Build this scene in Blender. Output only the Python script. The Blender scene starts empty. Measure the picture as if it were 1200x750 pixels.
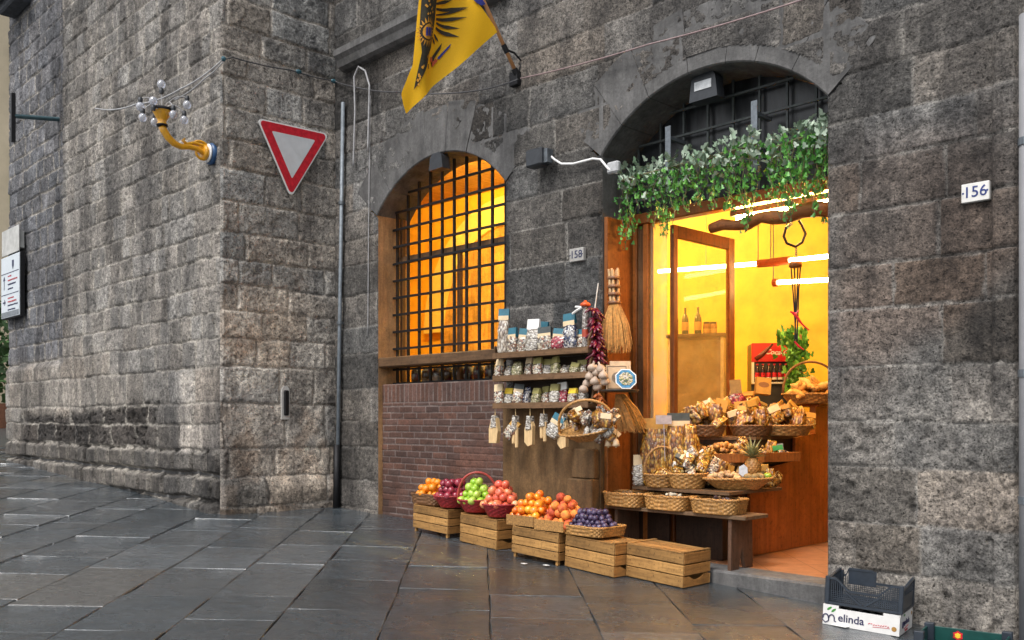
import bpy, math, random
import numpy as np
from mathutils import Vector, Matrix, Euler
R = math.radians
scene = bpy.context.scene
COL = scene.collection
random.seed(7)

# ------------------------------------------------------------------ camera
CAM_H = 1.45
cam_data = bpy.data.cameras.new('camera')
cam = bpy.data.objects.new('camera', cam_data)
COL.objects.link(cam)
scene.camera = cam
cam.location = (0, 0, CAM_H)
FY, FX = 1085.0 / 1509.9, 1050.0 / 1509.9
cam.rotation_euler = (R(90), 0, math.asin(FY))
cam_data.sensor_width = 36
cam_data.lens = 1085.0 / 1200.0 * 36
cam_data.shift_y = 115.0 / 1200.0
cam_data.clip_start = 0.05
cam_data.clip_end = 600

# ------------------------------------------------------------------ world, sun, exposure
SUN_EL, SUN_AZ = R(54), R(-7)            # high veiled sun in front of the facades
world = bpy.data.worlds.new('World')
scene.world = world
world.use_nodes = True
nt = world.node_tree
bg = nt.nodes['Background']
sky = nt.nodes.new('ShaderNodeTexSky')
sky.sky_type = 'NISHITA'
sky.sun_disc = False
sky.sun_elevation = SUN_EL
sky.sun_rotation = R(180) + SUN_AZ
sky.dust_density = 4.0
sky.air_density = 1.0
hs = nt.nodes.new('ShaderNodeHueSaturation')
hs.inputs['Saturation'].default_value = 0.30
nt.links.new(sky.outputs[0], hs.inputs['Color'])
nt.links.new(hs.outputs[0], bg.inputs['Color'])
bg.inputs['Strength'].default_value = 0.15
sun_d = bpy.data.lights.new('sun', 'SUN')
sun_d.energy = 1.3
sun_d.angle = R(11)
sun_d.color = (1.0, 0.97, 0.93)
sun = bpy.data.objects.new('sun', sun_d)
COL.objects.link(sun)
sd = Vector((-math.sin(SUN_AZ) * math.cos(SUN_EL), -math.cos(SUN_AZ) * math.cos(SUN_EL), math.sin(SUN_EL)))
sun.rotation_euler = sd.to_track_quat('Z', 'Y').to_euler()
sun.location = sd * 40
vs = scene.view_settings
vs.view_transform = 'Standard'
vs.look = 'None'
vs.exposure = 0.55
vs.gamma = 1.0
vs.use_curve_mapping = False
scene.cycles.use_denoising = True
scene.cycles.max_bounces = 8
scene.cycles.transparent_max_bounces = 12
scene.cycles.sample_clamp_indirect = 6.0

# ------------------------------------------------------------------ helpers
def gz(x):
    """height of the sloping street at x"""
    return -0.045 * (min(max(x, -40.0), 8.0) + 4.1)

def ray(px, py):
    u = (px - 600) / 1085.0
    return Vector((FX * u - FY, FY * u + FX, (490 - py) / 1085.0))

def on_y(px, py, y=6.87):
    """the point of the plane Y = y seen at a pixel of the 1200x750 photograph"""
    r = ray(px, py); d = y / r.y
    return Vector((r.x * d, y, CAM_H + r.z * d))

def on_x(px, py, x):
    r = ray(px, py); d = x / r.x
    return Vector((x, r.y * d, CAM_H + r.z * d))

class MB:
    def __init__(self):
        self.v, self.f = [], []
    def add(self, vs, fs, M=None):
        o = len(self.v)
        for p in vs:
            p = Vector(p)
            self.v.append(M @ p if M else p)
        self.f += [tuple(i + o for i in f) for f in fs]
        return self
    def box(self, lo, hi, M=None, bev=0.0):
        x0, y0, z0 = lo; x1, y1, z1 = hi
        if bev <= 0:
            vs = [(x0,y0,z0),(x1,y0,z0),(x1,y1,z0),(x0,y1,z0),(x0,y0,z1),(x1,y0,z1),(x1,y1,z1),(x0,y1,z1)]
            fs = [(0,3,2,1),(4,5,6,7),(0,1,5,4),(1,2,6,5),(2,3,7,6),(3,0,4,7)]
            return self.add(vs, fs, M)
        b = min(bev, (x1-x0)/2.01, (y1-y0)/2.01, (z1-z0)/2.01)
        vs, idx = [], {}
        for sx in (0, 1):
            for sy in (0, 1):
                for sz in (0, 1):
                    X = (x0, x1)[sx]; Y = (y0, y1)[sy]; Z = (z0, z1)[sz]
                    dx, dy, dz = (b, -b)[sx], (b, -b)[sy], (b, -b)[sz]
                    for a, p in enumerate(((X, Y+dy, Z+dz), (X+dx, Y, Z+dz), (X+dx, Y+dy, Z))):
                        idx[(sx, sy, sz, a)] = len(vs); vs.append(p)
        fs = []
        for s in (0, 1):
            f = [idx[(s,0,0,0)], idx[(s,1,0,0)], idx[(s,1,1,0)], idx[(s,0,1,0)]]; fs.append(f if s else f[::-1])
            f = [idx[(0,s,0,1)], idx[(0,s,1,1)], idx[(1,s,1,1)], idx[(1,s,0,1)]]; fs.append(f if s else f[::-1])
            f = [idx[(0,0,s,2)], idx[(1,0,s,2)], idx[(1,1,s,2)], idx[(0,1,s,2)]]; fs.append(f if s else f[::-1])
        for p in (0, 1):
            for q in (0, 1):
                fs.append([idx[(0,p,q,1)], idx[(1,p,q,1)], idx[(1,p,q,2)], idx[(0,p,q,2)]])
                fs.append([idx[(p,0,q,0)], idx[(p,1,q,0)], idx[(p,1,q,2)], idx[(p,0,q,2)]])
                fs.append([idx[(p,q,0,0)], idx[(p,q,1,0)], idx[(p,q,1,1)], idx[(p,q,0,1)]])
        for sx in (0, 1):
            for sy in (0, 1):
                for sz in (0, 1):
                    fs.append([idx[(sx,sy,sz,a)] for a in range(3)])
        return self.add(vs, fs, M)
    def tube(self, pts, r, n=8, caps=True, closed=False):
        pts = [Vector(p) for p in pts]
        m = len(pts)
        rs = r if isinstance(r, (list, tuple)) else [r] * m
        o = len(self.v)
        prev = None
        for i, p in enumerate(pts):
            if closed:
                t = pts[(i+1) % m] - pts[i-1]
            else:
                t = pts[min(i+1, m-1)] - pts[max(i-1, 0)]
            t = t.normalized() if t.length > 1e-9 else Vector((0, 0, 1))
            if prev is None:
                a = Vector((0, 0, 1)) if abs(t.z) < 0.9 else Vector((1, 0, 0))
                u = t.cross(a).normalized()
            else:
                u = (prev - t * prev.dot(t))
                u = u.normalized() if u.length > 1e-6 else t.orthogonal().normalized()
            prev = u
            w = t.cross(u)
            for k in range(n):
                an = 2 * math.pi * k / n
                self.v.append(p + (u * math.cos(an) + w * math.sin(an)) * rs[i])
        for i in range(m if closed else m - 1):
            j = (i + 1) % m
            for k in range(n):
                l = (k + 1) % n
                self.f.append((o+i*n+k, o+i*n+l, o+j*n+l, o+j*n+k))
        if caps and not closed:
            self.f.append(tuple(o + k for k in range(n))[::-1])
            self.f.append(tuple(o + (m-1)*n + k for k in range(n)))
        return self
    def lathe(self, prof, n=20, M=None, sx=1.0, sy=1.0, power=2.0, caps=True):
        """prof: list of (radius, z); superellipse section of the given power"""
        vs, fs = [], []
        for (r, z) in prof:
            for k in range(n):
                a = 2*math.pi*k/n
                c, s = math.cos(a), math.sin(a)
                e = 2.0/power
                vs.append((r*sx*math.copysign(abs(c)**e, c), r*sy*math.copysign(abs(s)**e, s), z))
        for i in range(len(prof)-1):
            for k in range(n):
                l = (k+1) % n
                fs.append((i*n+k, i*n+l, (i+1)*n+l, (i+1)*n+k))
        if caps:
            fs.append(tuple(range(n))[::-1]); fs.append(tuple((len(prof)-1)*n+k for k in range(n)))
        return self.add(vs, fs, M)
    def prism(self, poly, y0, y1, M=None, plane='xz'):
        n = len(poly)
        def P(a, b, c):
            return (a, c, b) if plane == 'xz' else ((c, a, b) if plane == 'yz' else (a, b, c))
        vs = [P(a, b, y0) for a, b in poly] + [P(a, b, y1) for a, b in poly]
        fs = [tuple(range(n)), tuple(range(2*n-1, n-1, -1))]
        for i in range(n):
            j = (i+1) % n
            fs.append((i, n+i, n+j, j))
        return self.add(vs, fs, M)
    def ball(self, c, r, seg=12, rings=8, s=(1,1,1), M=None):
        prof_v, fs = [], []
        c = Vector(c)
        for i in range(1, rings):
            a = math.pi*i/rings
            for k in range(seg):
                b = 2*math.pi*k/seg
                prof_v.append(c + Vector((r*s[0]*math.sin(a)*math.cos(b), r*s[1]*math.sin(a)*math.sin(b), r*s[2]*math.cos(a))))
        T = len(prof_v); prof_v.append(c + Vector((0, 0, r*s[2]))); prof_v.append(c - Vector((0, 0, r*s[2])))
        for i in range(rings-2):
            for k in range(seg):
                l = (k+1) % seg
                fs.append((i*seg+k, (i+1)*seg+k, (i+1)*seg+l, i*seg+l))
        for k in range(seg):
            l = (k+1) % seg
            fs.append((T, k, l)); fs.append((T+1, (rings-2)*seg+l, (rings-2)*seg+k))
        return self.add(prof_v, fs, M)

def obj(name, mb, mat, parent=None, world=True, smooth=False, shadefix=True):
    me = bpy.data.meshes.new(name)
    off = parent_world(parent) if (parent is not None and world) else Vector((0, 0, 0))
    me.from_pydata([tuple(Vector(p) - off) for p in mb.v], [], mb.f)
    me.validate()
    if shadefix:
        import bmesh
        bm = bmesh.new(); bm.from_mesh(me)
        bmesh.ops.recalc_face_normals(bm, faces=bm.faces)
        bm.to_mesh(me); bm.free()
    me.materials.append(mat)
    if smooth:
        me.polygons.foreach_set('use_smooth', [True]*len(me.polygons))
    o = bpy.data.objects.new(name, me)
    COL.objects.link(o)
    if parent is not None:
        o.parent = parent
    return o

def parent_world(p):
    v = Vector((0, 0, 0))
    while p is not None:
        v += p.location; p = p.parent
    return v

def tag(o, label=None, cat=None, group=None, kind=None):
    if label: o['label'] = label
    if cat: o['category'] = cat
    if group: o['group'] = group
    if kind: o['kind'] = kind
    return o

def thing(name, loc, label, cat, group=None, rz=0.0):
    o = bpy.data.objects.new(name, None)
    o.empty_display_size = 0.1
    COL.objects.link(o)
    o.location = loc
    o.rotation_euler = (0, 0, rz)
    return tag(o, label, cat, group)

def copy_tree(o, parent=None):
    c = o.copy(); COL.objects.link(c)
    if parent is not None: c.parent = parent
    for ch in list(o.children):
        copy_tree(ch, c)
    return c

def text_mb(body, size, M, extrude=0.002, shear=0.0, spacing=1.0, bold=0.0, mb=None):
    """lettering as mesh; M maps text space (x right, y up, z towards the reader) to the world"""
    cu = bpy.data.curves.new('lettering', 'FONT')
    cu.body = body; cu.size = size; cu.extrude = extrude; cu.shear = shear
    cu.space_character = spacing; cu.offset = bold
    cu.align_x = 'CENTER'; cu.align_y = 'CENTER'; cu.resolution_u = 3
    o = bpy.data.objects.new('lettering', cu)
    COL.objects.link(o)
    dg = bpy.context.evaluated_depsgraph_get()
    me = bpy.data.meshes.new_from_object(o.evaluated_get(dg))
    mb = mb or MB()
    mb.add([v.co for v in me.vertices], [tuple(p.vertices) for p in me.polygons], M)
    bpy.data.objects.remove(o); bpy.data.curves.remove(cu); bpy.data.meshes.remove(me)
    return mb

def frame(origin, xdir, updir):
    x = Vector(xdir).normalized(); u = Vector(updir).normalized()
    z = x.cross(u).normalized()
    return Matrix(((x.x, u.x, z.x, origin[0]), (x.y, u.y, z.y, origin[1]), (x.z, u.z, z.z, origin[2]), (0, 0, 0, 1)))

# ------------------------------------------------------------------ materials
def new_mat(name):
    m = bpy.data.materials.new(name)
    m.use_nodes = True
    return m, m.node_tree, m.node_tree.nodes['Principled BSDF']

def N(t, typ, **kw):
    n = t.nodes.new(typ)
    for k, v in kw.items():
        if k in n.inputs.keys(): n.inputs[k].default_value = v
        else: setattr(n, k, v)
    return n

def mixc(t, fac, a, b, mode='MIX'):
    n = t.nodes.new('ShaderNodeMix'); n.data_type = 'RGBA'; n.blend_type = mode
    for sock, val in ((n.inputs[0], fac), (n.inputs[6], a), (n.inputs[7], b)):
        if hasattr(val, 'links'): t.links.new(val, sock)
        elif isinstance(val, (tuple, list)): sock.default_value = tuple(val) + (1,) * (4-len(val))
        else: sock.default_value = val
    return n.outputs[2]

def ramp(t, fac, stops):
    n = t.nodes.new('ShaderNodeValToRGB')
    e = n.color_ramp.elements
    while len(e) < len(stops): e.new(0.5)
    for i, (p, c) in enumerate(stops):
        e[i].position = p
        e[i].color = tuple(c) + (1,) if len(c) == 3 else c
    t.links.new(fac, n.inputs[0])
    return n.outputs[0]

def coords(t, scale=(1, 1, 1), kind='Object'):
    tc = t.nodes.new('ShaderNodeTexCoord')
    mp = t.nodes.new('ShaderNodeMapping')
    mp.inputs['Scale'].default_value = scale
    t.links.new(tc.outputs[kind], mp.inputs[0])
    return mp.outputs[0]

def noise(t, vec, scale, detail=4, rough=0.6):
    n = N(t, 'ShaderNodeTexNoise', Scale=scale, Detail=detail, Roughness=rough)
    t.links.new(vec, n.inputs['Vector'])
    return n.outputs['Fac']

def bump(t, b, height, strength=0.5, dist=0.01, prev=None):
    n = N(t, 'ShaderNodeBump', Strength=strength, Distance=dist)
    t.links.new(height, n.inputs['Height'])
    if prev is not None: t.links.new(prev, n.inputs['Normal'])
    t.links.new(n.outputs[0], b.inputs['Normal'])
    return n.outputs[0]

def simple(name, col, rough=0.6, metal=0.0, var=0.25, nscale=20, bmp=0.2, bdist=0.004, spec=0.5, stretch=(1,1,1), obj_rand=0.0, coat=0.0):
    """a plain material with mottled colour and a little relief"""
    m, t, b = new_mat(name)
    v = coords(t, stretch)
    n1 = noise(t, v, nscale, 5)
    lo = tuple(c * (1-var) for c in col); hi = tuple(min(1, c * (1+var)) for c in col)
    c = ramp(t, n1, [(0.3, lo), (0.7, hi)])
    if obj_rand:
        oi = t.nodes.new('ShaderNodeObjectInfo')
        mr = N(t, 'ShaderNodeMapRange'); mr.inputs[3].default_value = 1-obj_rand; mr.inputs[4].default_value = 1+obj_rand
        t.links.new(oi.outputs['Random'], mr.inputs[0])
        hsv = t.nodes.new('ShaderNodeHueSaturation')
        t.links.new(mr.outputs[0], hsv.inputs['Value']); t.links.new(c, hsv.inputs['Color'])
        c = hsv.outputs[0]
    t.links.new(c, b.inputs['Base Color'])
    b.inputs['Roughness'].default_value = rough
    b.inputs['Metallic'].default_value = metal
    b.inputs['Specular IOR Level'].default_value = spec
    b.inputs['Coat Weight'].default_value = coat
    if bmp: bump(t, b, noise(t, v, nscale*2.5, 4), bmp, bdist)
    return m

def wood(name, col, rough=0.6, axis=0, scale=6, var=0.45, bmp=0.35, obj_rand=0.15, spec=0.3):
    m, t, b = new_mat(name)
    st = [14, 14, 14]; st[axis] = 0.9
    v = coords(t, tuple(st))
    g = noise(t, v, scale*0.5, 6, 0.7)
    v2 = coords(t, (1, 1, 1))
    p = noise(t, v2, 3.0, 3)
    lo = tuple(c*(1-var) for c in col); hi = tuple(min(1, c*(1+var*0.7)) for c in col)
    c = ramp(t, g, [(0.28, lo), (0.72, hi)])
    c = mixc(t, 0.55, c, ramp(t, p, [(0.35, (0.45, 0.42, 0.4)), (0.65, (1, 1, 1))]), 'MULTIPLY')
    gi = t.nodes.new('ShaderNodeNewGeometry')
    mr = N(t, 'ShaderNodeMapRange'); mr.inputs[3].default_value = 1-obj_rand*2.2; mr.inputs[4].default_value = 1+obj_rand*1.8
    t.links.new(gi.outputs['Random Per Island'], mr.inputs[0])
    hsv = t.nodes.new('ShaderNodeHueSaturation')
    t.links.new(mr.outputs[0], hsv.inputs['Value']); t.links.new(c, hsv.inputs['Color'])
    st_ = noise(t, coords(t, (1, 1, 1)), 26, 5, 0.75)
    t.links.new(mixc(t, 0.6, hsv.outputs[0], ramp(t, st_, [(0.34, (0.35, 0.32, 0.30)), (0.48, (1, 1, 1))]), 'MULTIPLY'), b.inputs['Base Color'])
    b.inputs['Roughness'].default_value = rough
    b.inputs['Specular IOR Level'].default_value = spec
    bump(t, b, g, bmp, 0.004)
    return m

def stone_attr(name, rough=0.85, fine=1.0):
    """weathered ashlar: block colours come with the mesh; pores, grit and grains from noise"""
    m, t, b = new_mat(name)
    at = t.nodes.new('ShaderNodeAttribute'); at.attribute_name = 'Col'
    v = coords(t)
    n1 = noise(t, v, 24, 7, 0.72)
    n2 = noise(t, v, 4.5, 5, 0.65)
    n3 = noise(t, v, 62, 5, 0.7)
    n4 = noise(t, coords(t, (1, 1, 2.2)), 17, 4, 0.6)
    c = mixc(t, 1.0, at.outputs['Color'], ramp(t, n1, [(0.34, (0.50, 0.49, 0.48)), (0.5, (1.0, 1.0, 1.0)), (0.66, (1.5, 1.48, 1.45))]), 'MULTIPLY')
    c = mixc(t, 0.75, c, ramp(t, n2, [(0.34, (0.48, 0.48, 0.49)), (0.60, (1.25, 1.23, 1.2))]), 'MULTIPLY')
    c = mixc(t, 0.9, c, ramp(t, n3, [(0.36, (0.36, 0.35, 0.34)), (0.47, (1.0, 1.0, 1.0)), (0.60, (1.5, 1.48, 1.45))]), 'MULTIPLY')
    n5 = noise(t, v, 40, 3, 0.6)
    pit = mixc(t, 1.0, ramp(t, n4, [(0.31, (0.22, 0.21, 0.20)), (0.38, (1, 1, 1))]), ramp(t, n5, [(0.33, (0.15, 0.15, 0.15)), (0.385, (1, 1, 1))]), 'MULTIPLY')
    c = mixc(t, 0.9, c, pit, 'MULTIPLY')
    n6 = noise(t, coords(t, (1.5, 1.5, 0.28)), 1.0, 6, 0.7)
    c = mixc(t, 0.85, c, ramp(t, n6, [(0.40, (0.42, 0.41, 0.41)), (0.54, (1.08, 1.06, 1.03))]), 'MULTIPLY')
    t.links.new(c, b.inputs['Base Color'])
    b.inputs['Roughness'].default_value = rough
    b.inputs['Specular IOR Level'].default_value = 0.35
    k = bump(t, b, n1, 0.75*fine, 0.035)
    k = bump(t, b, pit, 0.6*fine, 0.015, prev=k)
    bump(t, b, n3, 0.8*fine, 0.014, prev=k)
    return m

def smooth_stone(name, col, rough=0.75, var=0.35):
    m, t, b = new_mat(name)
    v = coords(t)
    n1 = noise(t, v, 2.6, 6, 0.7); n2 = noise(t, v, 35, 6, 0.75); n3 = noise(t, coords(t, (6, 6, 0.7)), 1.6, 5, 0.7)
    c = ramp(t, n1, [(0.3, tuple(q*(1-var) for q in col)), (0.7, tuple(q*(1+var) for q in col))])
    c = mixc(t, 0.7, c, ramp(t, n2, [(0.3, (0.6, 0.6, 0.6)), (0.7, (1.25, 1.25, 1.25))]), 'MULTIPLY')
    c = mixc(t, 0.7, c, ramp(t, n3, [(0.35, (0.55, 0.55, 0.57)), (0.6, (1.1, 1.1, 1.1))]), 'MULTIPLY')
    t.links.new(c, b.inputs['Base Color'])
    b.inputs['Roughness'].default_value = rough
    b.inputs['Specular IOR Level'].default_value = 0.35
    bump(t, b, n2, 0.55, 0.01)
    return m

def emit(name, col, strength):
    m, t, b = new_mat(name)
    b.inputs['Base Color'].default_value = tuple(col) + (1,)
    b.inputs['Emission Color'].default_value = tuple(col) + (1,)
    b.inputs['Emission Strength'].default_value = strength
    return m

def glass(name, tint=(1, 1, 1), dirt=0.08, dirt_col=(0.6, 0.5, 0.3), gloss=0.12):
    """thin window pane: mostly clear, a little mirror, a film of dirt"""
    m = bpy.data.materials.new(name); m.use_nodes = True
    t = m.node_tree; t.nodes.clear()
    out = t.nodes.new('ShaderNodeOutputMaterial')
    tr = t.nodes.new('ShaderNodeBsdfTransparent'); tr.inputs[0].default_value = tuple(tint) + (1,)
    gl = t.nodes.new('ShaderNodeBsdfGlossy'); gl.inputs['Roughness'].default_value = 0.03
    df = t.nodes.new('ShaderNodeBsdfDiffuse'); df.inputs[0].default_value = tuple(dirt_col) + (1,)
    fr = t.nodes.new('ShaderNodeFresnel'); fr.inputs[0].default_value = 1.45
    m1 = t.nodes.new('ShaderNodeMixShader'); m2 = t.nodes.new('ShaderNodeMixShader')
    v = coords(t); n = noise(t, v, 5, 4)
    mr = N(t, 'ShaderNodeMapRange'); mr.inputs[1].default_value = 0.3; mr.inputs[2].default_value = 0.75
    mr.inputs[3].default_value = dirt*0.5; mr.inputs[4].default_value = dirt*1.6
    t.links.new(n, mr.inputs[0])
    mm = t.nodes.new('ShaderNodeMath'); mm.operation = 'MULTIPLY'; mm.inputs[1].default_value = gloss*8
    t.links.new(fr.outputs[0], mm.inputs[0])
    t.links.new(mr.outputs[0], m1.inputs[0]); t.links.new(tr.outputs[0], m1.inputs[1]); t.links.new(df.outputs[0], m1.inputs[2])
    t.links.new(mm.outputs[0], m2.inputs[0]); t.links.new(m1.outputs[0], m2.inputs[1]); t.links.new(gl.outputs[0], m2.inputs[2])
    t.links.new(m2.outputs[0], out.inputs[0])
    return m

def speckle(name, cols, scale=60, rough=0.25, stretch=(1, 1, 1), bmp=0.8, bdist=0.01, coat=0.35):
    """loose contents behind cellophane: cells of several colours with relief"""
    m, t, b = new_mat(name)
    v = coords(t, stretch)
    vo = N(t, 'ShaderNodeTexVoronoi', Scale=scale); t.links.new(v, vo.inputs['Vector'])
    sep = t.nodes.new('ShaderNodeSeparateColor'); t.links.new(vo.outputs['Color'], sep.inputs[0])
    n = len(cols)
    c = ramp(t, sep.outputs[0], [(i/n, c) for i, c in enumerate(cols)])
    c.node.color_ramp.interpolation = 'CONSTANT'
    t.links.new(mixc(t, 0.85, c, ramp(t, vo.outputs['Distance'], [(0.1, (1, 1, 1)), (0.75, (0.25, 0.22, 0.2))]), 'MULTIPLY'), b.inputs['Base Color'])
    b.inputs['Roughness'].default_value = rough
    b.inputs['Coat Weight'].default_value = coat
    b.inputs['Coat Roughness'].default_value = 0.08
    inv = t.nodes.new('ShaderNodeMath'); inv.operation = 'SUBTRACT'; inv.inputs[0].default_value = 1
    t.links.new(vo.outputs['Distance'], inv.inputs[1])
    bump(t, b, inv.outputs[0], bmp, bdist)
    return m

M = {}
M['stone'] = stone_attr('weathered_stone')
M['arch_stone'] = smooth_stone('dressed_stone', (0.112, 0.110, 0.108), var=0.5)
M['shade_wood'] = wood('shade_brown_wood', (0.045, 0.022, 0.012), 0.6, 2)  # brown darkened to hold the shade of the void under the bench
M['reveal'] = smooth_stone('reveal_stone', (0.26, 0.20, 0.15))
M['plaster'] = smooth_stone('ochre_plaster', (0.15, 0.085, 0.035))
M['iron'] = simple('black_iron', (0.018, 0.018, 0.02), 0.55, 0.6, bmp=0.3)
M['grey_metal'] = simple('grey_metal', (0.16, 0.18, 0.2), 0.45, 0.6)
M['dark_plastic'] = simple('dark_plastic', (0.03, 0.034, 0.04), 0.4)
M['cable'] = simple('grey_cable', (0.35, 0.35, 0.36), 0.6)
M['dark_cable'] = simple('dark_cable', (0.06, 0.06, 0.065), 0.6)
M['white'] = simple('white_paint', (0.78, 0.78, 0.77), 0.45, var=0.06, bmp=0.05)
M['marble'] = simple('marble_plate', (0.66, 0.65, 0.62), 0.35, var=0.1, bmp=0.05)
M['red'] = simple('red_paint', (0.55, 0.015, 0.03), 0.4, var=0.25, bmp=0.05)
M['ink'] = simple('dark_ink', (0.015, 0.02, 0.07), 0.5, var=0.05, bmp=0)
M['crate'] = wood('crate_wood', (0.44, 0.235, 0.075), 0.7, 0)
M['crate_y'] = wood('crate_wood_side', (0.44, 0.21, 0.06), 0.7, 1)
M['oldwood'] = wood('old_brown_wood', (0.16, 0.09, 0.045), 0.6, 0)
M['oldwood_z'] = wood('old_brown_upright', (0.14, 0.075, 0.035), 0.55, 2)
M['orange_wood'] = wood('orange_wood', (0.33, 0.11, 0.024), 0.4, 2, var=0.35)
M['orange_wood_y'] = wood('orange_wood_flat', (0.42, 0.13, 0.03), 0.42, 2, var=0.4, scale=3)
M['wicker'] = simple('wicker', (0.36, 0.185, 0.055), 0.5, var=0.6, nscale=55, bmp=0.5, obj_rand=0.2)
M['dark_wicker'] = simple('dark_wicker', (0.16, 0.075, 0.03), 0.5, var=0.5, nscale=55, bmp=0.5)
M['red_wicker'] = simple('red_wicker', (0.30, 0.018, 0.022), 0.45, var=0.45, nscale=50, bmp=0.5)
M['gold'] = simple('yellow_enamel', (0.75, 0.36, 0.012), 0.3, var=0.15, bmp=0.1, coat=0.5)
# ------------------------------------------------------------------ numpy noise
def vnoise(U, V, s, seed):
    rng = np.random.RandomState(seed)
    a, b = U / s, V / s
    a = a - np.floor(a.min()); b = b - np.floor(b.min())
    g = rng.rand(int(a.max()) + 3, int(b.max()) + 3)
    i, j = a.astype(int), b.astype(int)
    fa, fb = a - i, b - j
    fa = fa*fa*(3-2*fa); fb = fb*fb*(3-2*fb)
    return (g[i, j]*(1-fa)*(1-fb) + g[i+1, j]*fa*(1-fb) + g[i, j+1]*(1-fa)*fb + g[i+1, j+1]*fa*fb)

def fbm(U, V, s, seed, octs=4, gain=0.55):
    out, amp, tot = 0, 1.0, 0
    for k in range(octs):
        out = out + amp*vnoise(U + 13.7*k, V + 7.1*k, s/(2**k), seed+k*17); tot += amp; amp *= gain
    return out / tot

def sstep(x, a, b):
    t = np.clip((x-a)/(b-a), 0, 1)
    return t*t*(3-2*t)

def masonry(name, ucoords, zcoords, place, rows, wr, seed, style, cut=None, parent=None, mat=None, floor=None):
    """a wall face as a relief of coursed blocks: joints, tilted and worn block faces, pits"""
    rng = np.random.RandomState(seed)
    u, z = np.asarray(ucoords), np.asarray(zcoords)
    U, Z = np.meshgrid(u, z, indexing='ij')
    wob = style.get('wobble', 0.03)
    Uw = U + (fbm(U, Z, 0.5, seed+1, 3)-0.5)*wob*2 + (fbm(U, Z, 0.09, seed+51, 2)-0.5)*wob*0.8
    Zw = Z + (fbm(U, Z, 0.6, seed+2, 3)-0.5)*wob*1.6 + (fbm(U, Z, 0.08, seed+52, 2)-0.5)*wob*0.8
    rows = np.asarray(rows)
    ri = np.clip(np.searchsorted(rows, Zw) - 1, 0, len(rows)-2)
    dz = np.minimum(Zw - rows[ri], rows[ri+1] - Zw)
    zl = (Zw - rows[ri]) / (rows[ri+1]-rows[ri]) - 0.5
    du = np.zeros_like(U); ul = np.zeros_like(U)
    tint = np.zeros(U.shape); off = np.zeros(U.shape); tx = np.zeros(U.shape); ty = np.zeros(U.shape); hue = np.zeros(U.shape)
    for r in range(len(rows)-1):
        m = ri == r
        if not m.any(): continue
        w0, w1 = wr(0.5*(rows[r]+rows[r+1]), rows[r+1]-rows[r])
        e = [u[0] - rng.rand()*w1]
        while e[-1] < u[-1] + 1: e.append(e[-1] + w0 + (w1-w0)*rng.rand())
        e = np.asarray(e)
        if style.get('edge') is not None: e = np.unique(np.append(e[e < style['edge'] - w0*0.6], [style['edge'], style['edge']+2]))
        uu = Uw[m]
        bi = np.clip(np.searchsorted(e, uu) - 1, 0, len(e)-2)
        du[m] = np.minimum(uu - e[bi], e[bi+1] - uu)
        ul[m] = (uu - e[bi])/(e[bi+1]-e[bi]) - 0.5
        k = len(e)
        tint[m] = (rng.rand(k)-0.5)[bi]; off[m] = (rng.rand(k)-0.5)[bi]
        tx[m] = (rng.rand(k)-0.5)[bi]; ty[m] = (rng.rand(k)-0.5)[bi]; hue[m] = (rng.rand(k)-0.5)[bi]
    d = np.minimum(dz, du)
    J = style['joint'](U, Z) if callable(style['joint']) else style['joint']
    prof = sstep(d, J*0.3, J*1.15)
    round_ = 1 - np.clip(1 - d/style.get('round', 0.06), 0, 1)**2
    rough = style['rough'](U, Z)
    n_big = fbm(U, Z, 0.28, seed+3, 4)-0.5
    n_mid = fbm(U, Z, 0.07, seed+4, 4, 0.65)-0.5
    pitn = fbm(U, Z, 0.055, seed+5, 2); pit2 = fbm(U, Z, 0.16, seed+6, 3)
    pits = sstep(pitn, 0.56, 0.72)*sstep(pit2, 0.40, 0.58)
    jd = style['depth'](U, Z) if callable(style['depth']) else style['depth']
    J = style['joint'](U, Z) if callable(style['joint']) else style['joint']
    h = prof*jd + round_*(style['pillow'](U, Z) if callable(style.get('pillow')) else style.get('pillow', 0.008)) + prof*(off*style['offset'] + (tx*ul + ty*zl)*style['tilt']) \
        + rough*(n_big*0.036 + n_mid*0.030)*(0.35+0.65*prof) - pits*rough*0.018*prof
    if style.get('extra'): h = h + style['extra'](U, Z)
    for ue in style.get('fade', ()):            # worn arris: fall back to the plane at a corner
        f = sstep(np.abs(U-ue), 0.0, 0.028); h = h*f - 0.004*(1-f)
    # block, patch and joint colours, with the pits darkened
    base = style['color'](U, Z)
    t = 1 + tint*style['tint']
    pat = fbm(U, Z, 0.9, seed+8, 4)-0.5; gr = fbm(U, Z, 0.05, seed+9, 3)-0.5
    t = t*(1 + pat*style.get('patch', 0.5))*(1 + gr*0.5)
    jc = np.asarray(style['mortar'])
    jm = (1-sstep(d, J*0.6, J*1.4)) * sstep(fbm(U, Z, 0.5, seed+10, 3), 0.30, 0.5)*style.get('mortar_amt', 0.8)
    if style.get('mortar_low') is not None:
        k_ = style['mortar_mask'](U, Z)[..., None]; jc = jc*k_ + np.asarray(style['mortar_low'])*(1-k_); jm = np.maximum(jm, (1-sstep(d, J*0.55, J*1.1))*(1-k_[..., 0])*0.9)
    rgb = base * t[..., None]
    rgb[..., 0] *= 1 + hue*style.get('hue', 0.12); rgb[..., 2] *= 1 - hue*style.get('hue', 0.12)
    dark = (pits*0.30*np.clip(rough, 0, 1))[..., None]
    rgb = rgb*(1-dark)
    rgb = rgb*(1-jm[..., None]) + jc*jm[..., None]
    rgb = np.clip(rgb, 0.01, 0.7)
    nu, nz = U.shape
    P = place(U, h, Z).reshape(-1, 3)
    a = (np.arange(nu-1)[:, None]*nz + np.arange(nz-1)[None, :])
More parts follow.
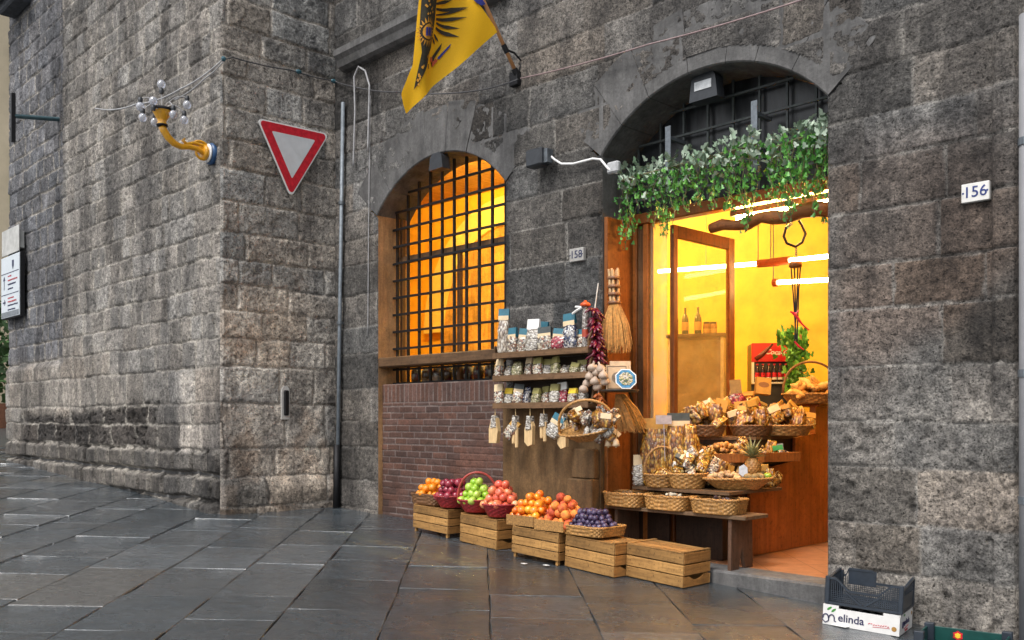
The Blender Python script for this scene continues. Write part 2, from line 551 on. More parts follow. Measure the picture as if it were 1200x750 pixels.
    uc = 0.5*(u[:-1]+u[1:])[:, None] + 0*z[None, :-1]; zc = 0.5*(z[:-1]+z[1:])[None, :] + 0*u[:-1, None]
    keep = np.ones(a.shape, bool)
    if cut is not None: keep &= ~cut(uc, zc)
    q = a[keep]
    F = np.stack([q, q+nz, q+nz+1, q+1], 1)
    used = np.zeros(len(P), bool); used[F.ravel()] = True
    remap = np.cumsum(used)-1
    P = P[used]; F = remap[F]; C = rgb.reshape(-1, 3)[used]
    if parent is not None: P = P - np.array(parent_world(parent))
    me = bpy.data.meshes.new(name)
    me.vertices.add(len(P)); me.loops.add(F.size); me.polygons.add(len(F))
    me.vertices.foreach_set('co', P.astype(np.float32).ravel())
    me.loops.foreach_set('vertex_index', F.astype(np.int32).ravel())
    me.polygons.foreach_set('loop_start', (np.arange(len(F))*4).astype(np.int32))
    me.polygons.foreach_set('use_smooth', np.ones(len(F), bool))
    me.update(calc_edges=True)
    at = me.color_attributes.new('Col', 'FLOAT_COLOR', 'POINT')
    at.data.foreach_set('color', np.concatenate([C, np.ones((len(C), 1))], 1).astype(np.float32).ravel())
    me.materials.append(mat or M['stone'])
    o = bpy.data.objects.new(name, me); COL.objects.link(o)
    if parent is not None: o.parent = parent
    return o

def seg_coords(breaks, res):
    out = [breaks[0]]
    for a, b in zip(breaks[:-1], breaks[1:]):
        n = max(1, int(round((b-a)/res)))
        out += list(a + (b-a)*np.arange(1, n+1)/n)
    return np.asarray(out)

WALL_Y, TOW_X, TOW_Y = 6.87, -10.48, 5.24
WX0, WX1, DX0, DX1 = -9.516, -7.191, -5.84, -3.517
ARC_R, ARC_T = 1.537, 0.58
WCX, DCX, ACZ, SPRING = -8.353, -4.678, 2.985, 3.985

# ------------------------------------------------------------------ the street
def street():
    m, t, b = new_mat('wet_flagstone')
    at = t.nodes.new('ShaderNodeAttribute'); at.attribute_name = 'Col'
    v = coords(t)
    n1 = noise(t, v, 1.1, 5, 0.6); n2 = noise(t, v, 14, 7, 0.72); n3 = noise(t, v, 55, 6, 0.75)
    c = mixc(t, 1.0, at.outputs['Color'], ramp(t, n2, [(0.3, (0.62, 0.62, 0.62)), (0.7, (1.35, 1.35, 1.35))]), 'MULTIPLY')
    c = mixc(t, 0.8, c, ramp(t, n3, [(0.34, (0.6, 0.6, 0.6)), (0.7, (1.3, 1.3, 1.3))]), 'MULTIPLY')
    t.links.new(c, b.inputs['Base Color'])
    rr = ramp(t, n1, [(0.36, (0.14,)*3), (0.52, (0.28,)*3), (0.68, (0.48,)*3)])
    t.links.new(rr, b.inputs['Roughness'])
    b.inputs['Specular IOR Level'].default_value = 0.6
    b.inputs['Coat Roughness'].default_value = 0.08; b.inputs['Coat IOR'].default_value = 1.4
    # chiselled, worn faces: long shallow grooves and pores, all filled with a film of water
    def along(sc):
        tc = t.nodes.new('ShaderNodeTexCoord'); m1 = t.nodes.new('ShaderNodeMapping'); m2 = t.nodes.new('ShaderNodeMapping')
        m1.inputs['Rotation'].default_value = (0, 0, -math.asin(FY)); m2.inputs['Scale'].default_value = sc
        t.links.new(tc.outputs['Object'], m1.inputs[0]); t.links.new(m1.outputs[0], m2.inputs[0]); return m2.outputs[0]
    w = noise(t, along((3.0, 13, 6)), 1.0, 6, 0.72)
    sx = t.nodes.new('ShaderNodeSeparateXYZ'); t.links.new(v, sx.inputs[0])
    mr = N(t, 'ShaderNodeMapRange'); mr.inputs[1].default_value = -4.5; mr.inputs[2].default_value = -9.5; mr.inputs[3].default_value = 0.12; mr.inputs[4].default_value = 1.0
    t.links.new(sx.outputs[0], mr.inputs[0])
    pm = ramp(t, noise(t, v, 0.9, 4, 0.6), [(0.42, (0.25,)*3), (0.6, (1,)*3)])
    t.links.new(ramp(t, noise(t, along((1.3, 2.6, 2)), 1.0, 6, 0.7), [(0.36, (0.3,)*3), (0.58, (1.0,)*3)]), b.inputs['Coat Weight'])
    mk = t.nodes.new('ShaderNodeMath'); mk.operation = 'MULTIPLY'; t.links.new(mr.outputs[0], mk.inputs[0]); t.links.new(pm, mk.inputs[1])
    chip = ramp(t, noise(t, along((5, 17, 9)), 1.0, 5, 0.65), [(0.47, (0,)*3), (0.70, (1,)*3)])
    hm = t.nodes.new('ShaderNodeMath'); hm.operation = 'MULTIPLY'; t.links.new(chip, hm.inputs[0]); t.links.new(mk.outputs[0], hm.inputs[1])
    k = bump(t, b, w, 0.42, 0.03)
    k = bump(t, b, n2, 0.42, 0.02, prev=k)
    k = bump(t, b, hm.outputs[0], 1.0, 0.010, prev=k)
    k = bump(t, b, n3, 0.3, 0.006, prev=k)
    cn = bump(t, b, w, 0.16, 0.03); cn = bump(t, b, n2, 0.34, 0.02, prev=cn); cn = bump(t, b, n3, 0.30, 0.006, prev=cn); cn = bump(t, b, hm.outputs[0], 1.0, 0.016, prev=cn)
    t.links.new(cn, b.inputs['Coat Normal']); t.links.new(k, b.inputs['Normal'])
    # one big base sheet out to the horizon
    xs = [-200, -80, -40] + list(range(-38, 9, 2)) + [30, 120, 200]
    mb = MB(); ys = [-200, -60, -20, 0, 10, 20, 60, 200]
    for x in xs:
        for y in ys: mb.v.append(Vector((x, y, gz(x)-0.022)))
    for i in range(len(xs)-1):
        for j in range(len(ys)-1):
            a = i*len(ys)+j; mb.f.append((a, a+len(ys), a+len(ys)+1, a+1))
    g = obj('ground', mb, simple('wet_joint_filling', (0.06, 0.062, 0.062), 0.35, var=0.4, nscale=9, bmp=0.6, bdist=0.01))
    tag(g, kind='structure')
    # flagstones laid in courses running away from the corner of the square
    rng = np.random.RandomState(5)
    u0 = -0.035
    p = Vector((FX*u0 - FY, FY*u0 + FX, 0)).normalized(); q = Vector((p.y, -p.x, 0))
    V, F, Cc = [], [], []
    qq = -19.0 + 0.31
    while qq < 9:
        w_ = 0.62 + 0.16*rng.rand()
        pp = -3 + rng.rand()
        while pp < 34:
            l_ = 0.65 + 0.75*rng.rand()
            cx = p*(pp+l_/2) + q*(qq+w_/2)
            if cx.y < 7.3 and cx.x > -36 and cx.x < 5 and not (cx.x < -10.9 and cx.y > 5.9):
                g_ = 0.003
                t_ = rng.rand()
                if t_ < 0.74: col = np.array([0.046, 0.058, 0.068])*(0.8+0.45*rng.rand())
                elif t_ < 0.93: col = np.array([0.070, 0.082, 0.092])*(0.85+0.4*rng.rand())
                else: col = np.array([0.10, 0.102, 0.10])*(0.75+0.4*rng.rand())
                zz = (rng.rand(4)-0.5)*0.008 + (rng.rand()-0.5)*0.006
                nn = max(2, int(l_/0.16)); mm = max(2, int(w_/0.16))
                base = len(V)
                sag = (rng.rand()-0.3)*0.006
                for i in range(nn+3):
                    for j in range(mm+3):
                        a = 0 if i <= 1 else (1 if i >= nn+1 else (i-1)/nn)
                        bq = 0 if j <= 1 else (1 if j >= mm+1 else (j-1)/mm)
                        edge = i == 0 or j == 0 or i == nn+2 or j == mm+2
                        s_ = min(1.0, max(0.0, (-6.0-cx.x)/3.5)); ins = 0.005+0.014*s_*rng.rand()
                        A = pp+g_+ (0 if i == 0 else (l_-2*g_ if i == nn+2 else ins + a*(l_-2*g_-2*ins)))
                        B = qq+g_+ (0 if j == 0 else (w_-2*g_ if j == mm+2 else ins + bq*(w_-2*g_-2*ins)))
                        wob = 0.004*math.sin(A*7.3+qq*5)+0.003*math.sin(B*9.1+pp*3)
                        pt = p*(A + (wob if not edge else wob)) + q*(B + wob)
                        hz = (zz[0]*(1-a)*(1-bq)+zz[1]*a*(1-bq)+zz[2]*(1-a)*bq+zz[3]*a*bq) - sag*math.sin(a*math.pi)*math.sin(bq*math.pi)
                        V.append((pt.x, pt.y, gz(pt.x) + hz - ((0.005+0.009*s_) if edge else 0.0))); Cc.append(col)
                W = mm+3
                for i in range(nn+2):
                    for j in range(mm+2):
                        a0 = base+i*W+j
                        F.append((a0, a0+1, a0+W+1, a0+W))
            pp += l_
        qq += w_
    me = bpy.data.meshes.new('street'); me.from_pydata(V, [], F)
    import bmesh
    bm = bmesh.new(); bm.from_mesh(me); bmesh.ops.recalc_face_normals(bm, faces=bm.faces)
    up = sum(f.normal.z for f in bm.faces)
    if up < 0: bmesh.ops.reverse_faces(bm, faces=bm.faces)
    bm.to_mesh(me); bm.free()
    at = me.color_attributes.new('Col', 'FLOAT_COLOR', 'POINT')
    C = np.array(Cc); at.data.foreach_set('color', np.concatenate([C, np.ones((len(C), 1))], 1).astype(np.float32).ravel())
    me.materials.append(m)
    o = bpy.data.objects.new('street', me); COL.objects.link(o); tag(o, kind='structure')
street()

# ------------------------------------------------------------------ the corner tower house on the left
tower = thing('stone_tower', (-14.7, 7.0, gz(-14.7)), 'rough grey stone corner house with lamp and yield sign on it, left of the shop', 'building')
rowsB = [-0.3, 0.42, 0.74, 1.05, 1.36, 1.63, 2.08, 2.42, 2.74]
rg = np.random.RandomState(3)
while rowsB[-1] < 10.6: rowsB.append(rowsB[-1] + 0.27 + 0.10*rg.rand())
def colB(U, Z):
    c = np.ones(U.shape + (3,))*np.array([0.218, 0.210, 0.200])
    n = fbm(U, Z, 2.2, 91, 3)
    warm = sstep(2.9 - Z + (n-0.5)*2, 0, 1.2)*sstep(n, 0.3, 0.7)
    c = c*(1-warm[..., None]*0.75) + np.array([0.30, 0.272, 0.24])*warm[..., None]*0.75
    ero = sstep(Z, 0.98, 1.08)*(1-sstep(Z + (n-0.5)*0.5, 1.52, 1.72))*sstep(U, -18.3, -17.6)*(1-sstep(U, -12.6, -11.8))
    c = c*(1-ero[..., None]) + np.array([0.055, 0.050, 0.047])*ero[..., None]
    low = 1-sstep(Z, 0.98, 1.06)
    c = c*(1-low[..., None]*0.8) + np.array([0.075, 0.071, 0.067])*low[..., None]*0.8
    far = 1-sstep(U, -16.0, -15.9); far = far*sstep(Z, 2.2, 2.6)
    c = c*(1-far[..., None]) + np.array([0.13, 0.135, 0.15])*far[..., None]
    quoin = sstep(U, -11.7, -11.4)*sstep(Z, 1.0, 1.1)*(1-sstep(Z, 2.0, 2.1))
    return c*(1-quoin[..., None]*0.6) + np.array([0.42, 0.385, 0.35])*quoin[..., None]*0.6
def roughB(U, Z):
    n = fbm(U, Z, 2.2, 91, 3)
    ero = sstep(Z, 0.98, 1.08)*(1-sstep(Z + (n-0.5)*0.5, 1.52, 1.72))*sstep(U, -18.3, -17.6)*(1-sstep(U, -12.6, -11.8))
    return 0.6 + 2.2*ero - 0.25*sstep(2.9-Z, 0, 0.6)
def extraB(U, Z):
    low = (1-sstep(Z, 1.0, 1.06)); n = fbm(U, Z, 0.5, 93, 3)
    foot = (1-sstep(Z, 0.3, 0.6))*sstep(U, -12.2, -11)
    return low*(0.035*n - 0.095) + foot*0.07*n - 0.05*(1-sstep(U, -15.95, -15.9))*sstep(Z, 2.3, 2.4)
masonry('wall', seg_coords([-18.95, TOW_X], 0.014), seg_coords([0.0, 10.3], 0.017),
        lambda U, h, Z: np.stack([U, TOW_Y - h, Z], -1), rowsB,
        lambda zc, hh: (0.32, 0.55) if zc < 1.05 else ((0.5, 1.0) if zc < 1.9 else (0.24, 0.50)), 21,
        dict(joint=lambda U, Z: 0.019+0.034*(1-sstep(Z, 1.0, 1.06)), depth=lambda U, Z: 0.017+0.055*(1-sstep(Z, 1.0, 1.06)), offset=0.018, tilt=0.02, rough=roughB, color=colB, mortar=(0.33, 0.315, 0.29), mortar_amt=0.85,
             tint=0.55, patch=0.7, wobble=0.035, pillow=lambda U, Z: 0.005+0.040*(1-sstep(Z, 1.0, 1.06)), round=0.07, hue=0.05, extra=extraB, mortar_mask=lambda U, Z: sstep(Z, 1.0, 1.1), fade=(TOW_X,)), parent=tower)
rowsC = [-0.3, 0.36, 0.72, 1.07, 1.63, 2.08, 2.42, 2.76]
while rowsC[-1] < 10.6: rowsC.append(rowsC[-1] + 0.29 + 0.10*rg.rand())
def colC(U, Z):
    c = np.ones(U.shape + (3,))*np.array([0.285, 0.278, 0.266])
    n = fbm(U, Z, 1.0, 95, 3); n2 = fbm(U, Z, 0.4, 97, 3)
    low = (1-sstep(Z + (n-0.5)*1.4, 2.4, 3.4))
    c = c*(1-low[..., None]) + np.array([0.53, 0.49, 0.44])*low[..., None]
    rust = sstep(n2, 0.52, 0.7)*low
    c = c*(1-rust[..., None]*0.45) + np.array([0.34, 0.23, 0.15])*rust[..., None]*0.45
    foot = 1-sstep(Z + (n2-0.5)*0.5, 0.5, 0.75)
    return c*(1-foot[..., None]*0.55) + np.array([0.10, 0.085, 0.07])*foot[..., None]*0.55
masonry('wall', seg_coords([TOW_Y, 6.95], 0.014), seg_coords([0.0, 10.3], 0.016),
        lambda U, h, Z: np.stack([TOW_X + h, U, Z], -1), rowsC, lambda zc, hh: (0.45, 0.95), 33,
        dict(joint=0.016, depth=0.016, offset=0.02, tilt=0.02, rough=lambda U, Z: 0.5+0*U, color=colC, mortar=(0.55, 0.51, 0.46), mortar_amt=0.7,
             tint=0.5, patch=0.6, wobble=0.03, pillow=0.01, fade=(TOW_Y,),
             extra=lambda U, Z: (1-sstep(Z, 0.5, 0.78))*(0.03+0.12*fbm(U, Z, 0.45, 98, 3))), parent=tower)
mb = MB(); mb.box((-18.93, TOW_Y+0.06, -0.2), (TOW_X-0.06, 7.30, 10.28)); obj('core', mb, M['arch_stone'], tower)
mb = MB()   # corbel high on the left end
for k, (a, y) in enumerate(((0.0, 0.62), (0.22, 0.45), (0.42, 0.25))):
    mb.box((-18.7+0.05*k, TOW_Y-y, 9.12-a*0.8), (-17.45-0.1*k, TOW_Y+0.05, 9.40-a*0.8), bev=0.03)
obj('corbel', mb, simple('dark_corbel_stone', (0.05, 0.055, 0.065), 0.8, var=0.4, nscale=12, bmp=0.6, bdist=0.02), tower)

# ------------------------------------------------------------------ the shop building
shop = thing('shop_building', (-5.0, 7.2, 0), 'dark stone palace front with barred window and open greengrocer doorway', 'building')
def ring(cx):
    return lambda U, Z: np.hypot(U-cx, Z-ACZ)
def cutA(U, Z):
    k = np.zeros(U.shape, bool)
    for cx, a, b in ((WCX, WX0, WX1), (DCX, DX0, DX1)):
        inx = (U > a) & (U < b)
        rr = np.hypot(U-cx, Z-ACZ)
        k |= inx & (Z < SPRING)
        k |= (rr < ARC_R + 0.14) & (Z >= SPRING-0.03) & (np.arctan2(Z-ACZ, np.abs(U-cx)) > R(40.0)) 
        k |= inx & (rr < ARC_R+0.14) & (Z > ACZ)
    return k
rowsA = [-0.4, 0.30, 0.66, 1.08, 1.42, 1.83, 2.28, 2.62, 3.03, 3.42, 3.75]
while rowsA[-1] < 9: rowsA.append(rowsA[-1] + 0.34 + 0.14*rg.rand())
def colA(U, Z):
    n = fbm(U, Z, 1.6, 71, 3)
    c = np.ones(U.shape + (3,))*np.array([0.128, 0.123, 0.118])
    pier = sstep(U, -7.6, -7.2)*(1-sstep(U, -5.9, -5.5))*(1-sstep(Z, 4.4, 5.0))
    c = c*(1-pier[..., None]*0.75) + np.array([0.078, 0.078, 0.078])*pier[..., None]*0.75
    brown = sstep(n, 0.5, 0.72)*sstep(U, -3.6, -3.3)*(1-sstep(Z, 3.2, 3.8))
    c = c*(1-brown[..., None]*0.7) + np.array([0.19, 0.145, 0.12])*brown[..., None]*0.7
    lowr = (1-sstep(Z, 1.3, 2.0))*sstep(U, -3.6, -3.3)
    c = c*(1-lowr[..., None]*0.7) + np.array([0.215, 0.206, 0.194])*lowr[..., None]*0.7
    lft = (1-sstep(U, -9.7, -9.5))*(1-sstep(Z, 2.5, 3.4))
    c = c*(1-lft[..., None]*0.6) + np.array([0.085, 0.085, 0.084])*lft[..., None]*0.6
    return c
def roughA(U, Z):
    right = sstep(U, -3.6, -3.3)
    pier = sstep(U, -7.3, -7.1)*(1-sstep(U, -5.9, -5.7))
    return 0.45 - 0.25*pier + right*(0.75*(1-sstep(Z, 1.2, 2.2)) + 0.0)
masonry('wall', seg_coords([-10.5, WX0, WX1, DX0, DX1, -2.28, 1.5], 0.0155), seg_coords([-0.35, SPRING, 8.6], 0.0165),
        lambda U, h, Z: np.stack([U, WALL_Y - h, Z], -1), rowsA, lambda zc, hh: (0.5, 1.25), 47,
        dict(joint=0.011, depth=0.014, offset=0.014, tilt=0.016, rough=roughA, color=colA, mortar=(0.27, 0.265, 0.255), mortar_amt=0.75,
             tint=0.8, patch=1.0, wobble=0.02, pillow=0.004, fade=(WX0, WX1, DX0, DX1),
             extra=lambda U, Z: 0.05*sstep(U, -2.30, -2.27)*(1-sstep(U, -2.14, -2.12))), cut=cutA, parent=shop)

def arch_ring(cx, seed):
    rng = random.Random(seed)
    mb = MB()
    a0, a1 = math.asin((SPRING-ACZ)/ARC_R), math.pi - math.asin((SPRING-ACZ)/ARC_R)
    n = 7
    cuts = [a0 + (a1-a0)*(k/n) + (rng.uniform(-0.03, 0.03) if 0 < k < n else 0) for k in range(n+1)]
    for k in range(n):
        s, e = cuts[k]+0.0018, cuts[k+1]-0.0018
        y = WALL_Y - 0.012 - rng.uniform(0, 0.010); out = ARC_R+ARC_T+rng.uniform(-0.03, 0.03)
        m = 10
        sect = [(ARC_R, y+0.012), (ARC_R+0.012, y), (out-0.012, y), (out, y+0.012), (out, WALL_Y+0.1), (ARC_R+0.14, WALL_Y+0.1), (ARC_R+0.14, WALL_Y+0.508), (ARC_R, WALL_Y+0.508)]
        o = len(mb.v)
        for i in range(m+1):
            a = s + (e-s)*i/m
            for (r, yy) in sect: mb.v.append(Vector((cx + r*math.cos(a), yy, ACZ + r*math.sin(a))))
        q = len(sect)
        for i in range(m):
            for j in range(q):
                l = (j+1) % q
                mb.f.append((o+i*q+j, o+i*q+l, o+(i+1)*q+l, o+(i+1)*q+j))
        mb.f.append(tuple(o+j for j in range(q))); mb.f.append(tuple(o+m*q+j for j in range(q))[::-1])
    return mb
obj('arch', arch_ring(WCX, 1), M['arch_stone'], shop)
obj('arch', arch_ring(DCX, 2), M['arch_stone'], shop)
# stone reveals of both openings
rev_m = smooth_stone('glow_orange_reveal', (0.42, 0.24, 0.11))  # orange-brown stone, made more saturated to carry the lamp glow
for x0, x1, m_ in ((WX0-0.14, WX0, rev_m), (WX1, WX1+0.14, rev_m), (DX0-0.14, DX0, M['arch_stone']), (DX1, DX1+0.14, M['arch_stone'])):
    mb = MB(); mb.box((x0, WALL_Y+0.004, -0.2), (x1, WALL_Y+0.505, SPRING+0.02)); obj('reveal', mb, m_, shop)
# ledge with a moulded underside high on the left
mb = MB()
mb.prism([(6.66, 6.20), (6.66, 6.12), (6.70, 6.07), (6.73, 5.99), (6.78, 5.96), (6.9, 5.94), (6.9, 6.24)], -10.20, -7.1, plane='yz')
mb2 = MB(); mb2.v = [Vector((p.x, p.y, p.z)) for p in mb.v]; mb2.f = mb.f
obj('ledge', mb2, M['arch_stone'], shop)

# brick infill below the window
def brick_wall():
    m, t, b = new_mat('brown_brick')
    v = t.nodes.new('ShaderNodeTexCoord').outputs['Object']
    n2 = noise(t, v, 2.0, 5, 0.65); n3 = noise(t, v, 45, 5, 0.7)
    oi = t.nodes.new('ShaderNodeAttribute'); oi.attribute_name = 'Col'
    c = mixc(t, 1.0, oi.outputs['Color'], ramp(t, n3, [(0.3, (0.6, 0.6, 0.6)), (0.7, (1.3, 1.3, 1.3))]), 'MULTIPLY')
    c = mixc(t, 0.7, c, ramp(t, n2, [(0.35, (0.6, 0.55, 0.55)), (0.65, (1.15, 1.15, 1.15))]), 'MULTIPLY')
    t.links.new(c, b.inputs['Base Color']); b.inputs['Roughness'].default_value = 0.75
    bump(t, b, n3, 0.5, 0.008)
    return m
brick_mat = brick_wall()
rowsK = [-0.2]
while rowsK[-1] < 1.62: rowsK.append(rowsK[-1] + 0.078)
rowsK[-1] = 1.64; rowsK.append(1.872)
wK = lambda zc, hh: (0.075, 0.085) if hh > 0.15 else (0.235, 0.27)
masonry('brick_infill', seg_coords([WX0+0.004, WX1-0.004], 0.0085), seg_coords([-0.1, 1.872], 0.0085),
        lambda U, h, Z: np.stack([U, WALL_Y + 0.075 - h, Z], -1), rowsK, wK, 61,
        dict(joint=0.006, depth=0.007, offset=0.006, tilt=0.004, rough=lambda U, Z: 0.16+0*U,
             color=lambda U, Z: np.ones(U.shape+(3,))*np.array([0.088, 0.043, 0.031]), mortar=(0.20, 0.165, 0.15), mortar_amt=0.75,
             tint=0.6, patch=0.7, wobble=0.006, pillow=0.002, round=0.02, hue=0.2), parent=shop, mat=brick_mat)
mb = MB(); mb.box((WX0, WALL_Y+0.10, -0.1), (WX1, WALL_Y+0.34, 1.868)); obj('brick_backing', mb, M['plaster'], shop)
mb = MB(); mb.box((WX0+0.003, WALL_Y-0.005, 2.085), (WX1+0.02, WALL_Y+0.31, 2.205), bev=0.012)
obj('window_sill', mb, M['oldwood'], shop)

# iron grille of the window
mb = MB()
gx = np.linspace(-9.455, -7.24, 11)
for x in gx:
    top = ACZ + math.sqrt(max(0.01, (ARC_R-0.0)**2 - (x-WCX)**2))
    mb.box((x-0.014, 7.115, 1.88), (x+0.014, 7.143, top-0.005))
for k in range(12):
    z = 2.325 + 0.2155*k
    if z > 4.47: break
    hw = (WX1-WX0)/2 - 0.003 if z < SPRING else math.sqrt((ARC_R-0.004)**2 - (z-ACZ)**2)
    mb.box((WCX-hw, 7.094, z-0.013), (WCX+hw, 7.118, z+0.013))
mb.box((WX0+0.004, 7.094, 2.05), (WX1-0.004, 7.118, 2.076)); mb.box((WX0+0.004, 7.094, 1.882), (WX1-0.004, 7.118, 1.90))
gr = obj('window_grille', mb, M['iron'], shop)
mb = MB()
mb.box((WX0+0.004, 7.19, 3.42), (WX1-0.004, 7.25, 3.50)); 
for x in (WX0+0.03, WCX-0.02, WX1-0.07): mb.box((x, 7.195, 1.88), (x+0.045, 7.245, 3.42 if x != WX0+0.03 and x != WX1-0.07 else SPRING))
wf = obj('window_frame', mb, M['oldwood_z'], shop)
# goods standing on the inner sill, seen as dark jars through the lower bars
mb = MB()
for k, x in enumerate(np.arange(-9.3, -7.3, 0.20)):
    mb.lathe([(0.07, 1.88), (0.075, 2.0), (0.07, 2.05), (0.045, 2.075), (0.045, 2.09)], 12, Matrix.Translation((x+0.02*math.sin(k*7), 7.32, 0)))
obj('jar_row', mb, speckle('preserve_jars', [(0.08, 0.06, 0.05), (0.25, 0.24, 0.2), (0.12, 0.04, 0.05), (0.3, 0.3, 0.28)], 12, 0.2), shop, smooth=True)

# ------------------------------------------------------------------ inside
def paint(name, col, rough=0.6):
    return smooth_stone(name, col, rough, 0.12)
M['yellow_wall'] = simple('yellow_wall_paint', (0.75, 0.40, 0.03), 0.55, var=0.2, nscale=2.5, bmp=0.25)
M['ceiling'] = wood('ceiling_boards', (0.50, 0.25, 0.06), 0.6, 1, scale=4)
ZF = 0.13
def tiles():
    m, t, b = new_mat('terracotta_tiles')
    tc = t.nodes.new('ShaderNodeTexCoord'); mp = t.nodes.new('ShaderNodeMapping')
    mp.inputs['Rotation'].default_value = (0, 0, R(45)); t.links.new(tc.outputs['Object'], mp.inputs[0])
    br = N(t, 'ShaderNodeTexBrick', Scale=1.0); br.offset = 0.0
    br.inputs['Brick Width'].default_value = 0.42; br.inputs['Row Height'].default_value = 0.42
    br.inputs['Mortar Size'].default_value = 0.004; br.inputs['Mortar Smooth'].default_value = 0.1
    br.inputs['Color1'].default_value = (0.42, 0.20, 0.10, 1); br.inputs['Color2'].default_value = (0.36, 0.17, 0.085, 1); br.inputs['Mortar'].default_value = (0.12, 0.07, 0.04, 1)
    t.links.new(mp.outputs[0], br.inputs['Vector'])
    n = noise(t, coords(t), 9, 6, 0.7)
    t.links.new(mixc(t, 0.7, br.outputs['Color'], ramp(t, n, [(0.3, (0.6, 0.58, 0.55)), (0.65, (1.15, 1.15, 1.15))]), 'MULTIPLY'), b.inputs['Base Color'])
    b.inputs['Roughness'].default_value = 0.35
    bump(t, b, br.outputs['Fac'], -0.4, 0.004)
    return m
mb = MB(); mb.box((-14.5, 7.18, -0.1), (-2.9, 11.2, ZF)); fl = obj('floor', mb, tiles()); tag(fl, kind='structure')
mb = MB(); mb.box((DX0+0.003, WALL_Y-0.015, -0.25), (DX1-0.003, 7.18, ZF+0.003), bev=0.018)
st = obj('doorstep', mb, M['arch_stone'], shop)
mb = MB()
mb.box((-14.6, 11.2, -0.1), (-2.8, 11.35, 5.6)); mb.box((-14.75, 7.42, -0.1), (-14.6, 11.2, 5.6)); mb.box((-2.9, 7.38, -0.1), (-2.75, 11.2, 5.6))
# inner face of the street wall, pierced by the two openings
mb.box((-14.6, 7.38, -0.1), (WX0-0.14, 7.45, 5.6)); mb.box((WX1+0.14, 7.38, -0.1), (DX0-0.14, 7.45, 5.6)); mb.box((DX1+0.14, 7.38, -0.1), (-2.9, 7.45, 5.6))
mb.box((WX0-0.14, 7.38, 4.56), (WX1+0.14, 7.45, 5.6)); mb.box((DX0-0.14, 7.38, 4.56), (DX1+0.14, 7.45, 5.6)); mb.box((WX0-0.14, 7.38, -0.1), (WX1+0.14, 7.45, 1.87))
obj('room_wall', mb, M['yellow_wall'], shop)
mb = MB(); mb.box((-14.7, 6.95, 5.6), (1.4, 12.2, 8.55)); mb.box((DX1+0.15, 6.95, -0.3), (1.4, 12.2, 5.6)); obj('upper_floors', mb, M['arch_stone'], shop)
mb = MB(); mb.box((-14.6, 7.3, 5.5), (-2.9, 11.2, 5.58)); obj('ceiling', mb, M['ceiling'], shop)
for x in np.arange(-8.4, -3, 0.85):
    mb = MB(); mb.box((x, 7.46, 5.30), (x+0.14, 11.19, 5.498)); obj('ceiling_beam', mb, M['oldwood'], shop)
# vaulted stone niche seen through the window
mb = MB(); n = 24; cx, cz, r0, r1 = -11.55, 3.05, 1.75, 2.25
for i in range(n):
    a, b = math.pi*i/n, math.pi*(i+1)/n
    o = len(mb.v)
    for (r, y) in ((r0, 11.02), (r1, 11.02), (r1, 11.2), (r0, 11.2)):
        for an in (a, b): mb.v.append(Vector((cx+r*math.cos(an), y, cz+r*math.sin(an))))
    mb.f += [(o, o+1, o+3, o+2), (o+2, o+3, o+5, o+4), (o+6, o+7, o+1, o)]
obj('niche_arch', mb, simple('pale_yellow_band', (0.75, 0.55, 0.16), 0.5, var=0.06, bmp=0.1), shop)
mb = MB(); pts = [(cx+r0*math.cos(math.pi*i/n), cz+r0*math.sin(math.pi*i/n)) for i in range(n+1)]
mb.prism([(cx+r0, ZF)] + pts + [(cx-r0, ZF)], 11.1, 11.19)
obj('niche_wall', mb, smooth_stone('niche_brick', (0.52, 0.27, 0.06), 0.8, 0.5), shop)
mb = MB(); mb.box((-13.4, 10.55, 1.9), (-9.8, 10.95, 1.95)); mb.box((-13.4, 10.55, 0.13), (-13.34, 10.95, 1.9)); mb.box((-9.86, 10.55, 0.13), (-9.8, 10.95, 1.9))
inner = thing('wall_shelf', (-11.6, 10.7, ZF), 'brown shelf along the back wall seen through the barred window', 'shelf')
obj('board', mb, M['oldwood'], inner)
for k in range(11):
    mb = MB(); x = -13.1 + k*0.29
    mb.lathe([(0.04, 1.955), (0.045, 2.12), (0.04, 2.17), (0.016, 2.23), (0.016, 2.3)], 12, Matrix.Translation((x, 10.75, 0)))
    o = obj('oil_bottle', mb, simple('amber_bottle', (0.16, 0.06, 0.015), 0.15, var=0.2, bmp=0), smooth=True)
    tag(o, 'small amber bottle in the row on the back shelf seen through the barred window', 'bottle', 'bottles on the back shelf')

# plaster dado between window and door
mb = MB(); mb.box((WX1-0.02, WALL_Y-0.035, -0.2), (DX0+0.002, WALL_Y+0.05, 1.62), bev=0.008)
obj('plaster_dado', mb, M['plaster'], shop)
mb = MB(); mb.box((-6.16, WALL_Y-0.16, 0.0), (DX0+0.0, WALL_Y-0.037, 0.86), bev=0.012); mb.box((-6.13, WALL_Y-0.13, 0.863), (DX0-0.0, WALL_Y-0.039, 1.15), bev=0.012)
obj('plinth_block', mb, M['plaster'], shop)

